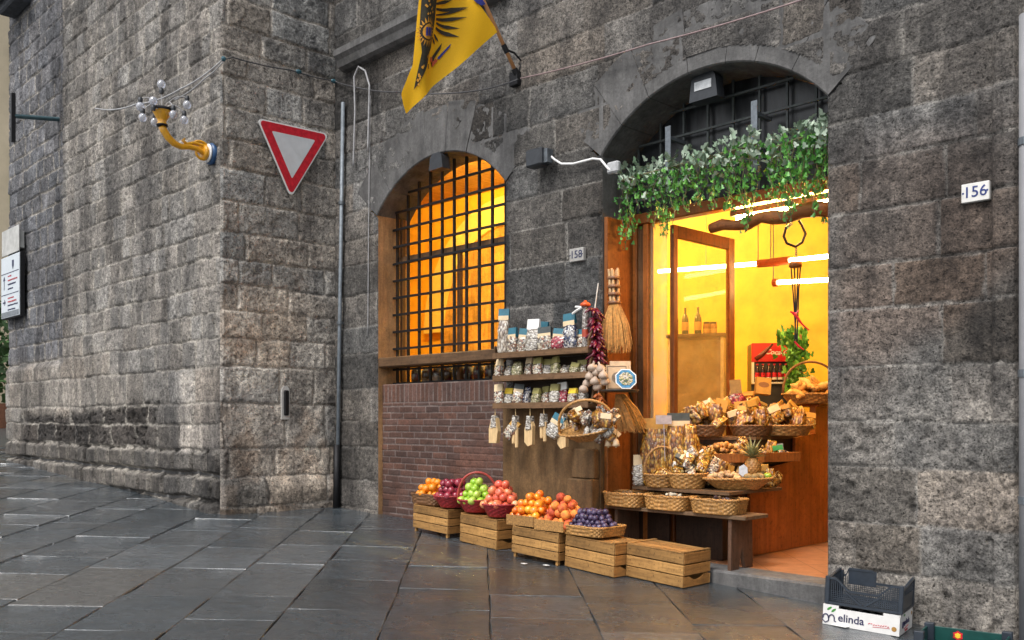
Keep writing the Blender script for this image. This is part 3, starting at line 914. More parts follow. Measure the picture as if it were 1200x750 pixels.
# door: boards on the left jamb, posts, header, lunette
mb = MB(); mb.box((DX0+0.003, WALL_Y+0.02, ZF+0.005), (DX0+0.045, WALL_Y+0.42, 3.40), bev=0.006)
obj('jamb_board', mb, M['orange_wood'], shop)
mb = MB(); mb.box((DX0+0.05, 7.27, ZF+0.005), (DX0+0.10, 7.36, 3.36), bev=0.006); mb.box((-5.66, 7.27, ZF+0.005), (-5.60, 7.37, 3.36), bev=0.006)
obj('door_post', mb, M['orange_wood'], shop)
mb = MB(); mb.box((DX0+0.10, 7.30, ZF+0.005), (-5.66, 7.34, 3.36)); obj('door_infill', mb, M['oldwood_z'], shop)
mb = MB(); mb.box((DX0+0.003, 7.26, 3.361), (DX1-0.003, 7.38, 3.47), bev=0.01); obj('door_header', mb, M['orange_wood'], shop)
mb = MB(); mb.box((-5.597, 7.315, ZF+0.01), (-5.40, 7.323, 3.355)); mb2 = MB()
M['shop_glass'] = glass('dusty_shop_glass', (0.95, 0.93, 0.88), 0.22, (0.75, 0.6, 0.35), 0.10)
obj('side_pane', mb, M['shop_glass'], shop)
pts = [(DX0+0.003, 3.472)] + [(DCX + (ARC_R-0.004)*math.cos(a), ACZ + (ARC_R-0.004)*math.sin(a)) for a in np.linspace(math.pi-0.71, 0.71, 25)] + [(DX1-0.003, 3.472)]
mb = MB(); mb.prism(pts, 7.335, 7.37)
obj('lunette_panel', mb, simple('dark_lunette_board', (0.022, 0.024, 0.027), 0.32, var=0.6, nscale=6, bmp=0.3, stretch=(3, 1, 0.5)), shop)  # streaky dark panel closing the lunette
mb = MB()
for x in np.arange(DX0+0.12, DX1, 0.27):
    d = x-DCX
    mb.box((x-0.010, 7.275, 3.48), (x+0.010, 7.295, ACZ+math.sqrt(ARC_R**2-d*d)-0.004))
for z in (3.60, 3.865, 4.13, 4.37):
    hw = (DX1-DX0)/2-0.004 if z < SPRING else math.sqrt((ARC_R-0.006)**2-(z-ACZ)**2)
    mb.box((DCX-hw, 7.255, z-0.010), (DCX+hw, 7.274, z+0.010))
obj('lunette_grille', mb, simple('old_grey_iron', (0.075, 0.085, 0.085), 0.6, 0.3), shop)
# two iron straps that carry the greenery
for px, ty, by in ((783, 148, 200), (884, 118, 200)):
    a, b = on_y(px, ty, 7.0), on_y(px, by, 7.0)
    mb = MB(); mb.box((a.x-0.03, 6.995, b.z), (a.x+0.03, 7.005, a.z)); mb.box((a.x-0.02, 7.005, a.z-0.12), (a.x+0.02, 7.255, a.z-0.09))
    obj('iron_strap', mb, M['grey_metal'], shop)

# the glazed door leaf, standing open into the shop
leaf = thing('glass_door', (-5.355, 7.32, ZF), 'orange wooden glazed door standing open inward into the shop', 'door')
mb = MB(); X0, X1, Y0, Y1, Z1 = -5.38, -5.33, 7.33, 8.40, 3.32
mb.box((X0, Y0, ZF+0.01), (X1, Y0+0.07, Z1), bev=0.006); mb.box((X0, Y1-0.10, ZF+0.01), (X1, Y1, Z1), bev=0.006)
mb.box((X0, Y0+0.071, Z1-0.12), (X1, Y1-0.101, Z1), bev=0.006); mb.box((X0, Y0+0.071, ZF+0.01), (X1, Y1-0.101, ZF+0.28), bev=0.006)
obj('leaf_frame', mb, wood('leaf_wood', (0.20, 0.062, 0.014), 0.4, 2), leaf)
mb = MB(); mb.box((-5.358, Y0+0.07, ZF+0.28), (-5.352, Y1-0.1, Z1-0.12)); obj('pane', mb, glass('door_glass', (0.97, 0.93, 0.85), 0.10, (0.75, 0.6, 0.3), 0.004), leaf)
mb = MB(); mb.tube([(-5.33, Y1-0.05, 1.25), (-5.28, Y1-0.05, 1.25), (-5.28, Y1-0.16, 1.25)], 0.011); obj('handle', mb, M['grey_metal'], leaf)
# rough pole lintel
mb = MB(); a, b = on_y(833, 268, 7.15), on_y(972, 243, 7.15)
pts = [a.lerp(b, k/9) + Vector((0, 0, 0.02*math.sin(k*1.9))) for k in range(10)]; pts.append(b + (b-a)*0.1)
pts = [p for p in pts if p.x < DX1-0.03]
mb.tube(pts, [0.045 + 0.022*k/9 + 0.008*math.sin(k*2.7) for k in range(len(pts))], 10)
lp = obj('rough_pole', mb, wood('bark_brown', (0.28, 0.10, 0.03), 0.5, 0), smooth=True)
tag(lp, 'rough orange brown branch hung across the top of the shop doorway', 'branch')

# ------------------------------------------------------------------ a house far down the street
far_house = thing('pale_house', (-36, 9, gz(-36)), 'pale cream house far down the street at the left edge', 'building')
mb = MB(); mb.box((-46, 3.0, gz(-36)-0.3), (-33, 16, 17)); obj('wall', mb, simple('cream_render', (0.62, 0.52, 0.36), 0.8, var=0.1, nscale=1.5), far_house)
mb = MB(); mb.box((-47, 2.4, 17), (-32.4, 16.5, 17.5)); obj('roof', mb, simple('roof_tile_brown', (0.25, 0.12, 0.07), 0.8), far_house)
for z in (4.5, 8.2, 12):
    for y in (6.0, 9.2, 12.4):
        mb = MB(); mb.box((-33.0, y, z), (-32.95, y+1.2, z+2.0)); obj('window', mb, simple('green_shutter', (0.05, 0.09, 0.06), 0.6), far_house)
bush = thing('street_shrub', (-30.5, 8.0, gz(-30.5)), 'small green shrub in a tub far down the street at the left edge', 'shrub')
mb = MB(); rr = random.Random(4)
for k in range(700):
    a, b, r = rr.uniform(0, 6.28), rr.uniform(-1.2, 1.5), 1.25*rr.random()**0.4
    c = Vector((-30.5 + r*math.cos(a)*math.cos(b), 8.0 + r*math.sin(a)*math.cos(b), gz(-30)+2.3 + 1.3*r*math.sin(b)))
    d1 = Vector((rr.uniform(-1, 1), rr.uniform(-1, 1), rr.uniform(-1, 1)))*0.16; d2 = Vector((rr.uniform(-1, 1), rr.uniform(-1, 1), rr.uniform(-1, 1)))*0.12
    mb.add([c-d1, c+d2, c+d1, c-d2], [(0, 1, 2, 3)])
obj('foliage', mb, simple('shrub_green', (0.05, 0.11, 0.03), 0.6, var=0.5, nscale=2), bush, shadefix=False)
mb = MB(); mb.lathe([(0.45, gz(-30.5)-0.05), (0.6, gz(-30.5)+0.7)], 16, Matrix.Translation((-30.5, 8, 0))); mb.tube([(-30.5, 8, gz(-30)+0.6), (-30.5, 8, gz(-30)+2.2)], 0.06)
obj('tub', mb, simple('terracotta_tub', (0.3, 0.13, 0.07), 0.7), bush)
# ------------------------------------------------------------------ signs, lamps and cables on the walls
def rtri(pts, r, n=6):
    """triangle with rounded corners, 2-d"""
    out = []
    m = len(pts)
    for i in range(m):
        p, a, b = Vector(pts[i]), Vector(pts[i-1]), Vector(pts[(i+1) % m])
        da, db = (a-p).normalized(), (b-p).normalized()
        half = da.angle(db)/2
        c = p + (da+db).normalized()*(r/math.sin(half)); t = r/math.tan(half)
        s, e = p+da*t-c, p+db*t-c
        a0, a1 = math.atan2(s.y, s.x), math.atan2(e.y, e.x)
        d = (a1-a0+math.pi) % (2*math.pi) - math.pi
        for k in range(n+1):
            an = a0+d*k/n; out.append((c.x+r*math.cos(an), c.y+r*math.sin(an)))
    return out

SX = -10.385
tri = [on_x(px, py, SX) for px, py in ((301, 138), (386, 157), (341, 232))]
cen = (tri[0]+tri[1]+tri[2])/3
ys = thing('yield_sign', (SX, cen.y, cen.z), 'white triangular yield sign with red border on the corner house', 'road sign')
def tri_at(s): return [((cen.y + (p.y-cen.y)*s), (cen.z + (p.z-cen.z)*s)) for p in tri]
mb = MB(); mb.prism(rtri(tri_at(1.0), 0.045), SX-0.012, SX, plane='yz'); obj('plate', mb, M['white'], ys)
mb = MB(); mb.prism(rtri(tri_at(0.945), 0.04), SX+0.0005, SX+0.003, plane='yz'); obj('red_border', mb, M['red'], ys)
mb = MB(); mb.prism(rtri(tri_at(0.60), 0.012), SX+0.0035, SX+0.005, plane='yz')
obj('white_field', mb, simple('reflective_white', (0.62, 0.64, 0.66), 0.35, var=0.08, nscale=8, bmp=0), ys)
mb = MB(); mb.box((TOW_X-0.03, cen.y-0.2, cen.z+0.1), (SX-0.013, cen.y+0.2, cen.z+0.14)); obj('bracket', mb, M['grey_metal'], ys)

# golden lamp arm with its spray of bare bulbs
LX = -10.66
base = on_y(248, 180, TOW_Y-0.03)
lamp = thing('wall_lamp', (LX, TOW_Y, base.z), 'golden scrolled lamp arm with a spray of clear bulbs at the house corner', 'wall lamp')
def disc(c, r, t, prof=None):
    m_ = MB(); m_.lathe(prof or [(r*0.9, 0), (r, t*0.5), (r*0.9, t)], 24, Matrix.Translation(c) @ Matrix.Rotation(R(90), 4, 'X')); return m_
obj('back_plate', disc((LX, TOW_Y+0.02, base.z), 0.135, 0.08), simple('blue_enamel', (0.012, 0.06, 0.16), 0.35), lamp, smooth=True)
obj('white_ring', disc((LX, TOW_Y-0.061, base.z), 0.115, 0.025), M['white'], lamp, smooth=True)
obj('rosette', disc((LX, TOW_Y-0.087, base.z), 0.09, 0.045), M['gold'], lamp, smooth=True)
arm_px = [(245, 181), (238, 179), (230, 174), (221, 172), (212, 172), (204, 168), (197, 161), (192, 153), (190, 148)]
ap = [on_x(px, py, LX) for px, py in arm_px]
mb = MB(); mb.tube(ap, [0.035, 0.032, 0.034, 0.034, 0.036, 0.04, 0.043, 0.044, 0.045], 12); obj('arm', mb, M['gold'], lamp, smooth=True)
mb = MB()
sc = on_x(236, 178, LX)
mb.tube([sc + Vector((0, math.cos(a)*(0.03+0.012*a), math.sin(a)*(0.03+0.012*a)))*1.0 for a in np.linspace(0, 8.5, 34)], 0.017, 8)
a_, b_ = on_x(214, 164, LX), on_x(240, 171, LX)
mb.tube([a_+Vector((0, 0.03, 0.02)), a_, a_+Vector((0, 0.05, -0.04)), (a_+b_)/2+Vector((0, 0, 0.0)), b_, b_+Vector((0, 0.06, -0.06))], [0.014, 0.02, 0.022, 0.022, 0.02, 0.014], 8)
obj('scroll', mb, M['gold'], lamp, smooth=True)
ct = on_x(190, 147, LX)
mb = MB(); mb.lathe([(0.055, 0), (0.06, 0.02), (0.045, 0.035), (0.06, 0.07), (0.10, 0.14), (0.115, 0.17), (0.118, 0.19), (0.10, 0.19)], 24, Matrix.Translation(ct)); obj('cup', mb, M['gold'], lamp, smooth=True)
mb = MB(); mb.lathe([(0.119, 0.165), (0.122, 0.175), (0.122, 0.197), (0.104, 0.198)], 24, Matrix.Translation(ct), caps=False); mb.lathe([(0.062, -0.012), (0.066, 0.0), (0.062, 0.012)], 20, Matrix.Translation(ct)); obj('rim', mb, M['iron'], lamp, smooth=True)
bulb_mat = simple('clear_bulb', (0.85, 0.88, 1.0), 0.04, var=0.05, bmp=0, coat=1.0); bulb_mat.node_tree.nodes['Principled BSDF'].inputs['Transmission Weight'].default_value = 0.75
bulbs = [(245, 118, 0, 1), (185, 240, .1, 1), (90, 280, -.05, -1), (108, 362, .05, -1), (197, 395, -.14, -1), (433, 268, .02, -1), (412, 380, .1, -1), (332, 340, .16, -1)]
for bx, by, dx, dirn in bulbs:
    p = on_x(150+bx/6.25, 80+by/6.25, LX+dx)
    sgn = -1 if dirn > 0 else 1
    sock = p + Vector((0, 0, 0.075*sgn)) if dirn < 0 else p + Vector((0, 0, -0.075))
    top = ct + Vector((dx*0.3, 0, 0.17))
    mid = (top+sock)/2 + Vector((0, 0, 0.16 if dirn < 0 else 0.0))
    pts = [top]
    for k in range(1, 9):
        t_ = k/8; pts.append(top.lerp(mid, t_).lerp(mid.lerp(sock, t_), t_))
    mb = MB(); mb.tube(pts, 0.007, 6); obj('wire', mb, M['cable'], lamp)
    mb = MB(); mb.ball(p, 0.048, 14, 10, (1, 1, 1.1)); bo = obj('bulb', mb, bulb_mat, lamp, smooth=True)
    mb = MB(); z0, z1 = sorted((sock.z+0.03, sock.z-0.035)); mb.lathe([(0.024, z0), (0.028, (z0+z1)/2), (0.022, z1)], 12, Matrix.Translation((sock.x, sock.y, 0))); obj('socket', mb, M['dark_plastic'], bo)

def cable(name, pts, r, mat, label, sag=0.0, grp=None):
    out = []
    for a, b in zip(pts[:-1], pts[1:]):
        for k in range(8):
            t_ = k/8; p = a.lerp(b, t_); p.z -= sag*4*t_*(1-t_)*(b-a).length; out.append(p)
    out.append(pts[-1])
    mb = MB(); mb.tube(out, r, 6)
    return tag(obj(name, mb, mat, smooth=True), label, 'cable', grp)
yb = TOW_Y-0.10
cable('power_cable', [on_y(112, 127, yb), on_y(160, 122, yb), on_y(212, 104, yb), on_y(263, 68, yb)], 0.010, M['cable'], 'pale cable sagging above the lamp bulbs across the stone wall', 0.03)
cable('power_cable', [on_y(205, 117, yb), on_y(240, 92, yb), on_y(262, 72, yb)], 0.008, M['cable'], 'short thin cable just below the sagging cable, running to the house corner', 0.03)
cx_ = TOW_X+0.07
cable('power_cable', [on_y(263, 69, yb), on_x(272, 67, cx_), on_x(340, 82, cx_), on_x(392, 95, cx_), on_y(412, 101, 6.80), on_y(470, 108, 6.78), on_y(560, 106, 6.78), on_y(607, 93, 6.76)], 0.008, M['dark_cable'], 'dark cable running from the house corner behind the yellow flag', 0.02)
cable('power_cable', [on_y(610, 92, 6.76), on_y(760, 52, 6.76), on_y(945, -2, 6.76)], 0.007, simple('pink_cable', (0.28, 0.2, 0.2), 0.6), 'thin pinkish cable rising from the flag bracket to the top right', 0.01)
cable('power_cable', [on_y(414, 195, 6.81), on_y(416, 130, 6.8), on_y(415, 90, 6.79), on_y(420, 78, 6.79), on_y(428, 83, 6.79), on_y(433, 100, 6.79), on_y(431, 178, 6.8)], 0.012, M['cable'], 'grey cable looping over itself under the stone ledge')
cable('power_cable', [on_y(434, 112, 6.82), on_y(432, 260, 6.83), on_y(431, 395, 6.84)], 0.006, M['cable'], 'thin straight cable hanging down left of the barred window')
mb = MB()
for px, py in ((262, 69), ):
    p = on_y(px, py, yb); mb.ball(p, 0.03, 8, 6)
for px, py in ((350, 84), (391, 95)):
    p = on_x(px, py, cx_); mb.ball(p, 0.028, 8, 6, (1, 1.6, 1))
tag(obj('cable_tie', mb, simple('teal_tape', (0.03, 0.10, 0.13), 0.5)), 'teal tape wrapped round the dark cable on the corner house', 'tape')

# downpipe in the inner corner, and the pale pipe at the right edge
dp = thing('drain_pipe', (-10.36, 6.8, gz(-10.36)), 'blue grey downpipe in the corner between house and shop', 'pipe')
mb = MB(); t_, b_ = on_y(402, 120, 6.80), on_y(395, 588, 6.80)
mb.tube([t_, t_.lerp(b_, 0.5), b_], 0.025, 12); obj('pipe', mb, simple('blue_grey_pipe', (0.20, 0.23, 0.26), 0.5, 0.2), dp, smooth=True)
mb = MB(); mb.tube([b_+Vector((0, 0, 0.75)), b_+Vector((0.0, -0.01, -0.2))], 0.046, 12); obj('foot_sleeve', mb, M['iron'], dp, smooth=True)
mb = MB()
for f in (0.25, 0.55):
    p = t_.lerp(b_, f); mb.lathe([(0.040, -0.02), (0.040, 0.02)], 12, Matrix.Translation(p)); mb.box((p.x-0.01, p.y+0.04, p.z-0.015), (p.x+0.01, p.y+0.1, p.z+0.015))
obj('clamp', mb, M['grey_metal'], dp)
rp = thing('wall_pipe', (-2.02, 6.8, gz(-2)), 'pale grey pipe standing along the right edge of the shop wall', 'pipe')
mb = MB(); mb.tube([(-2.045, 6.79, gz(-2)-0.02), (-2.045, 6.79, 2.0), (-2.045, 6.79, 4.15)], 0.06, 14); obj('pipe', mb, simple('pale_pipe', (0.24, 0.24, 0.25), 0.5, var=0.15, nscale=4), rp, smooth=True)
mb = MB()
for z in (0.9, 1.75, 3.3): mb.lathe([(0.067, -0.025), (0.067, 0.025)], 14, Matrix.Translation((-2.045, 6.79, z)))
obj('clamp', mb, M['grey_metal'], rp)

# bracket arm with hanging rod, far left
p0 = on_y(65, 139, TOW_Y-0.03)
ba = thing('sign_bracket', (p0.x, TOW_Y, p0.z), 'dark bracket arm with an upright rod high on the left wall', 'bracket')
e = on_x(17, 136, p0.x)
mb = MB(); mb.tube([p0+Vector((0, 0.06, 0)), e], 0.035, 10); obj('arm', mb, simple('teal_metal', (0.04, 0.085, 0.10), 0.5), ba)
mb = MB(); e2 = e + Vector((0, -0.02, 0)); mb.box((e2.x-0.03, e2.y-0.03, e2.z-0.42), (e2.x+0.03, e2.y+0.03, e2.z+0.36)); obj('rod', mb, M['iron'], ba)

# street direction plates, far left
dsn = thing('direction_sign', (-18.4, 5.05, 3.8), 'white street direction plates with arrows at the left edge', 'street sign')
xa, xb = -18.93, -17.87
mb = MB(); mb.box((xa, 5.135, 3.285), (xb, 5.155, 4.40), bev=0.006); obj('lower_plate', mb, simple('pale_blue_plate', (0.55, 0.60, 0.64), 0.4, var=0.05, bmp=0), dsn)
mb = MB(); mb.box((xa, 5.156, 3.27), (xb+0.025, 5.22, 4.41)); obj('backing', mb, M['iron'], dsn)
mb = MB(); mb.box((xa, 5.145, 4.43), (xb-0.06, 5.165, 4.90), bev=0.006); mb.box((xa+0.05, 5.166, 4.5), (xb-0.1, 5.25, 4.8)); obj('upper_plate', mb, simple('worn_white_plate', (0.45, 0.45, 0.43), 0.5, var=0.25, nscale=5, bmp=0), dsn)
yt = 5.131
mb = MB(); rr = random.Random(2)
for z in (4.085, 3.70): mb.box((xa+0.02, yt, z), (xb-0.02, yt+0.003, z+0.012))
mb.box((xa+0.18, yt, 3.80), (xa+0.205, yt+0.003, 3.98)); mb.prism([(xa+0.13, 3.97), (xa+0.255, 3.97), (xa+0.1925, 4.05)], yt, yt+0.003)
mb.box((xa+0.11, yt, 3.555), (xa+0.22, yt+0.003, 3.58)); mb.prism([(xa+0.21, 3.51), (xa+0.21, 3.625), (xa+0.28, 3.5675)], yt, yt+0.003)
mb.prism([(-18.27, 4.30), (-18.27, 4.20), (-18.22, 4.13), (-18.17, 4.20), (-18.17, 4.30)], yt, yt+0.003)
def script_line(x0, x1, z, h):
    x = x0
    while x < x1:
        w = rr.uniform(0.015, 0.05); 
        mb.box((x, yt, z-h*rr.uniform(0.5, 1)), (min(x1, x+w*0.8), yt+0.003, z+h*rr.uniform(0.5, 1))); x += w
for z, w in ((3.80, .28), (3.88, .42), (3.50, .52), (3.42, .40)): script_line(-18.52, -18.52+w*1.1, z, 0.016)
obj('dark_lettering', mb, M['ink'], dsn)
mb = MB()
for z, w in ((4.03, .20), (3.955, .55), (3.63, .34), (3.565, .50)): script_line(-18.52, -18.52+w, z, 0.016)
obj('red_lettering', mb, simple('red_ink', (0.4, 0.05, 0.06), 0.5, bmp=0), dsn)
mb = MB(); mb.box((xa+0.02, yt, 3.30), (xb-0.02, yt+0.002, 3.39)); obj('grey_strip', mb, simple('grey_strip', (0.16, 0.18, 0.2), 0.5, bmp=0), dsn)

# house number plates
def number_plate(px0, py0, px1, py1, txt, label, ink, mat):
    a, b = on_y(px0, py0, WALL_Y-0.06), on_y(px1, py1, WALL_Y-0.06)
    c = (a+b)/2; w, h = abs(b.x-a.x)*0.97, abs(a.z-b.z)*0.86
    th = thing('number_plate', (c.x, WALL_Y, c.z), label, 'house number')
    mb = MB(); mb.box((c.x-w/2, WALL_Y-0.062, c.z-h/2), (c.x+w/2, WALL_Y-0.02, c.z+h/2), bev=0.004); obj('plate', mb, mat, th)
    T = frame((c.x, WALL_Y-0.0635, c.z), (1, 0, 0), (0, 0, 1))
    mb = text_mb(txt, h*0.82, T, 0.0012, bold=0.0006); 
    for s in (-1, 1): mb.box((c.x+s*w*0.43-0.006, WALL_Y-0.0645, c.z-0.006), (c.x+s*w*0.43+0.006, WALL_Y-0.0622, c.z+0.006))
    obj('numerals', mb, ink, th, shadefix=False)
number_plate(1126, 215, 1160, 235, '156', 'white house number plate 156 on the right wall', simple('blue_ink', (0.012, 0.03, 0.16), 0.4, bmp=0), M['marble'])
number_plate(667, 291, 684, 306, '158', 'weathered grey house number plate 158 left of the doorway', M['ink'], simple('grey_marble', (0.34, 0.33, 0.31), 0.5, var=0.2))

# white rimmed slot with an iron bar on the corner house
c = on_x(335, 473, TOW_X+0.05)
hs_ = thing('iron_bar', (c.x, c.y, c.z), 'upright iron bar in a white rimmed slot low on the corner house', 'iron bar')
pts = [(-0.065, -0.20), (0.065, -0.20), (0.065, 0.15), (0.05, 0.20), (0.02, 0.225), (-0.02, 0.225), (-0.05, 0.20), (-0.065, 0.15)]
mb = MB(); mb.prism([(c.y+a*0.9, c.z+b) for a, b in pts], c.x-0.08, c.x-0.005, plane='yz'); obj('white_rim', mb, simple('flaking_white', (0.55, 0.53, 0.5), 0.7, var=0.2), hs_)
mb = MB(); mb.box((c.x-0.004, c.y-0.035, c.z-0.15), (c.x+0.03, c.y+0.035, c.z+0.17), bev=0.012); obj('bar', mb, M['iron'], hs_)

# floodlights
def flood(px0, py0, px1, py1, y, label, lens=True, mat='dark_plastic'):
    a, b = on_y(px0, py0, y), on_y(px1, py1, y)
    w, h = b.x-a.x, a.z-b.z; c = (a+b)/2
    th = thing('flood_light', (c.x, y, c.z), label, 'floodlight')
    mb = MB()
    prof = [(-0.5, -0.5), (0.5, -0.5), (0.42, 0.25), (0.25, 0.5), (-0.25, 0.5), (-0.42, 0.25)]
    mb.prism([(c.x+u*w, c.z+v*h) for u, v in prof], y-0.02, y+0.10); obj('housing', mb, M[mat], th)
    if lens:
        mb = MB(); mb.box((c.x-w*0.30, y-0.026, c.z-h*0.16), (c.x+w*0.30, y-0.0205, c.z+h*0.14)); obj('lens', mb, simple('frosted_lens', (0.55, 0.57, 0.58), 0.3, bmp=0), th)
    mb = MB(); mb.box((c.x-0.012, y+0.03, c.z+h*0.5), (c.x+0.012, y+0.055, c.z+h*0.5+0.12)); mb.box((c.x-w*0.5-0.008, y+0.03, c.z-0.012), (c.x-w*0.5+0.001, y+0.055, c.z+h*0.5)); obj('yoke', mb, M['grey_metal'], th)
flood(504, 182, 520, 196, 6.84, 'small grey floodlight hung at the top of the barred window arch', False, 'dark_plastic')
flood(809, 88, 842, 112, 6.98, 'grey floodlight with pale lens under the top of the door arch')
a, b = on_y(620, 178, 6.72), on_y(643, 192, 6.72)
fl2 = thing('flood_light', (a.x, 6.8, a.z), 'small dark floodlight with white cable on the wall between window and door', 'floodlight')
mb = MB(); mb.box((a.x, 6.66, b.z), (b.x-0.05, 6.79, a.z), bev=0.015); obj('housing', mb, M['dark_plastic'], fl2)
mb = MB(); mb.box((b.x-0.05, 6.70, b.z+0.02), (b.x, 6.78, a.z-0.02)); obj('end_cap', mb, M['grey_metal'], fl2); mb = MB(); mb.box((a.x+0.06, 6.79, b.z+0.03), (a.x+0.1, WALL_Y, a.z-0.03)); obj('mount', mb, M['grey_metal'], fl2)
cable('power_cable', [on_y(643, 181, 6.76), on_y(650, 187, 6.77), on_y(658, 192, 6.79), on_y(672, 192, 6.8), on_y(695, 186, 6.8), on_y(704, 187, 6.8), on_y(713, 198, 6.8), on_y(724, 203, 6.84)], 0.012, M['white'], 'white cable curving from the small floodlight to the doorway')
a = on_y(720, 196, 6.84); mb = MB(); mb.box((a.x-0.07, 6.80, a.z-0.06), (a.x+0.07, 6.86, a.z+0.05), bev=0.015)
tag(obj('junction_box', mb, simple('grey_box', (0.4, 0.41, 0.42), 0.5)), 'small grey junction box at the left of the door arch', 'junction box')

# ------------------------------------------------------------------ flag
FX0 = on_y(607, 90, 6.87).x
p_base = on_y(607, 90, 6.84); p_up = on_x(583, 37, FX0)
pd = (p_up - p_base).normalized(); tip = p_base + pd*2.25
flag = thing('flag', (FX0, 6.84, p_base.z), 'yellow flag with a black eagle hanging from a slanted wall pole', 'flag')
mb = MB(); mb.tube([p_base, p_base+pd*1.1, tip], 0.020, 10); obj('pole', mb, simple('orange_pole', (0.62, 0.30, 0.12), 0.45, var=0.1), flag, smooth=True)
mb = MB(); mb.tube([p_base+pd*-0.06, p_base+pd*0.09], 0.034, 10); mb.box((FX0-0.06, 6.80, p_base.z-0.09), (FX0+0.06, 6.86, p_base.z+0.05))
q = p_base+pd*0.30; mb.tube([q+pd*-0.04, q+pd*0.05], 0.028, 10); mb.tube([q, q+Vector((0.03, 0.10, -0.02)), p_base+Vector((0.03, 0.03, 0.16)), p_base+Vector((0.0, 0.0, 0.02))], 0.011, 6); obj('holder', mb, M['iron'], flag)
Lpx = [(-70, 496), (-30, 492), (0, 490), (30, 489), (55, 488), (75, 487), (92, 481), (108, 475), (120, 477), (131, 480)]
Rpx = [(-70, 514), (-30, 540), (0, 559), (18, 571), (37, 583), (60, 556), (80, 534), (100, 511), (118, 493), (131, 481)]
def lerp_tab(tab, v):
    for (a, x), (b, y) in zip(tab[:-1], tab[1:]):
        if a <= v <= b: return x + (y-x)*(v-a)/(b-a)
    return tab[-1][1] if v > tab[-1][0] else tab[0][1]
def ripple(Y, Z):
    return (0.085*math.sin((Y*0.75 - Z*0.45)*5.2 + 0.6) + 0.028*math.sin((Y*0.9 - Z*0.3)*13.0)) * min(1.0, max(0.0, (6.75-Y)*1.2)) + 0.07*math.exp(-((Y-5.62)/0.10)**2)
def cloth_pt(px, py, lift=0.0):
    p = on_x(px, py, FX0); p.x += ripple(p.y, p.z) + lift; return p
mb = MB(); nr, nc = 56, 40
for side in (0.0, -0.006):
    o = len(mb.v)
    for i in range(nr+1):
        py = -70 + 201*i/nr
        l, r_ = lerp_tab(Lpx, py), lerp_tab(Rpx, py)
        for j in range(nc+1): mb.v.append(cloth_pt(l+(r_-l)*j/nc, py, side))
    for i in range(nr):
        for j in range(nc):
            a = o+i*(nc+1)+j; mb.f.append((a, a+1, a+nc+2, a+nc+1))
M['flag'] = simple('yellow_cloth', (0.93, 0.57, 0.01), 0.75, var=0.06, nscale=120, bmp=0.15)
_t = M['flag'].node_tree; _b = _t.nodes['Principled BSDF']; _o = [n for n in _t.nodes if n.type == 'OUTPUT_MATERIAL'][0]
_tr = _t.nodes.new('ShaderNodeBsdfTranslucent'); _mx = _t.nodes.new('ShaderNodeMixShader'); _mx.inputs[0].default_value = 0.30
_src = _b.inputs['Base Color'].links[0].from_socket; _t.links.new(_src, _tr.inputs['Color'])
_t.links.new(_b.outputs[0], _mx.inputs[1]); _t.links.new(_tr.outputs[0], _mx.inputs[2]); _t.links.new(_mx.outputs[0], _o.inputs[0])
obj('cloth', mb, M['flag'], flag, smooth=True, shadefix=False)
def decal(mb, pts, lift, sub=5):
    """a printed patch lying on the rippled cloth; pts in photo pixels, convex"""
    c = (sum(p[0] for p in pts)/len(pts), sum(p[1] for p in pts)/len(pts))
    n = len(pts); o = len(mb.v); rings = []
    for k in range(sub+1):
        s = k/sub; ring_ = []
        for i in range(n):
            a, b = pts[i], pts[(i+1) % n]
            for m_ in range(4):
                t_ = m_/4; x, y = a[0]+(b[0]-a[0])*t_, a[1]+(b[1]-a[1])*t_
                ring_.append((c[0]+(x-c[0])*s, c[1]+(y-c[1])*s))
        for x, y in ring_: mb.v.append(cloth_pt(x, y, lift))
    m_ = 4*n
    for k in range(sub):
        for i in range(m_):
            l = (i+1) % m_
            mb.f.append((o+k*m_+i, o+k*m_+l, o+(k+1)*m_+l, o+(k+1)*m_+i))
mb = MB()
Z = lambda x, y: (470+x/5.36, y/5.36)
# body of the eagle along the fold, feathers of one wing, legs
decal(mb, [Z(118, -330), Z(215, -330), Z(235, 120), Z(215, 290), Z(160, 380), Z(128, 330), Z(112, 200)], 0.008)
decal(mb, [Z(128, 330), Z(200, 310), Z(165, 420), Z(118, 520), Z(95, 560), Z(108, 470)], 0.008)
for a, b, w in (((230, 20), (362, -20), 11), ((235, 50), (435, 38), 12), ((240, 85), (438, 42), 8), ((245, 108), (425, 103), 13), ((250, 130), (385, 172), 11), ((250, 160), (378, 228), 13), ((240, 200), (275, 245), 8), ((225, 220), (250, 265), 7), ((232, -10), (400, -80), 14), ((228, -50), (360, -160), 14), ((225, -100), (320, -230), 14)):
    dx, dy = b[0]-a[0], b[1]-a[1]; L = math.hypot(dx, dy); nx, ny = -dy/L*w, dx/L*w
    decal(mb, [Z(a[0]+nx*.6, a[1]+ny*.6), Z(a[0]+dx*.6+nx, a[1]+dy*.6+ny), Z(*b), Z(a[0]+dx*.6-nx, a[1]+dy*.6-ny), Z(a[0]-nx*.6, a[1]-ny*.6)], 0.010)
decal(mb, [Z(180, 400), Z(192, 392), Z(196, 425), Z(186, 425)], 0.010); decal(mb, [Z(215, 360), Z(295, 252), Z(285, 290), Z(240, 360), Z(225, 410)], 0.009)
obj('eagle', mb, simple('black_print', (0.028, 0.024, 0.012), 0.75, var=0.4, nscale=40, bmp=0.1), flag, shadefix=False)
mb = MB()
cxm, cym = 160, 205
for k in range(22):
    a = 2*math.pi*k/22; ca, sa = math.cos(a), math.sin(a)
    decal(mb, [Z(cxm+46*ca-6*sa, cym+56*sa+6*ca), Z(cxm+66*ca, cym+96*sa), Z(cxm+46*ca+6*sa, cym+56*sa-6*ca)], 0.014, 2)
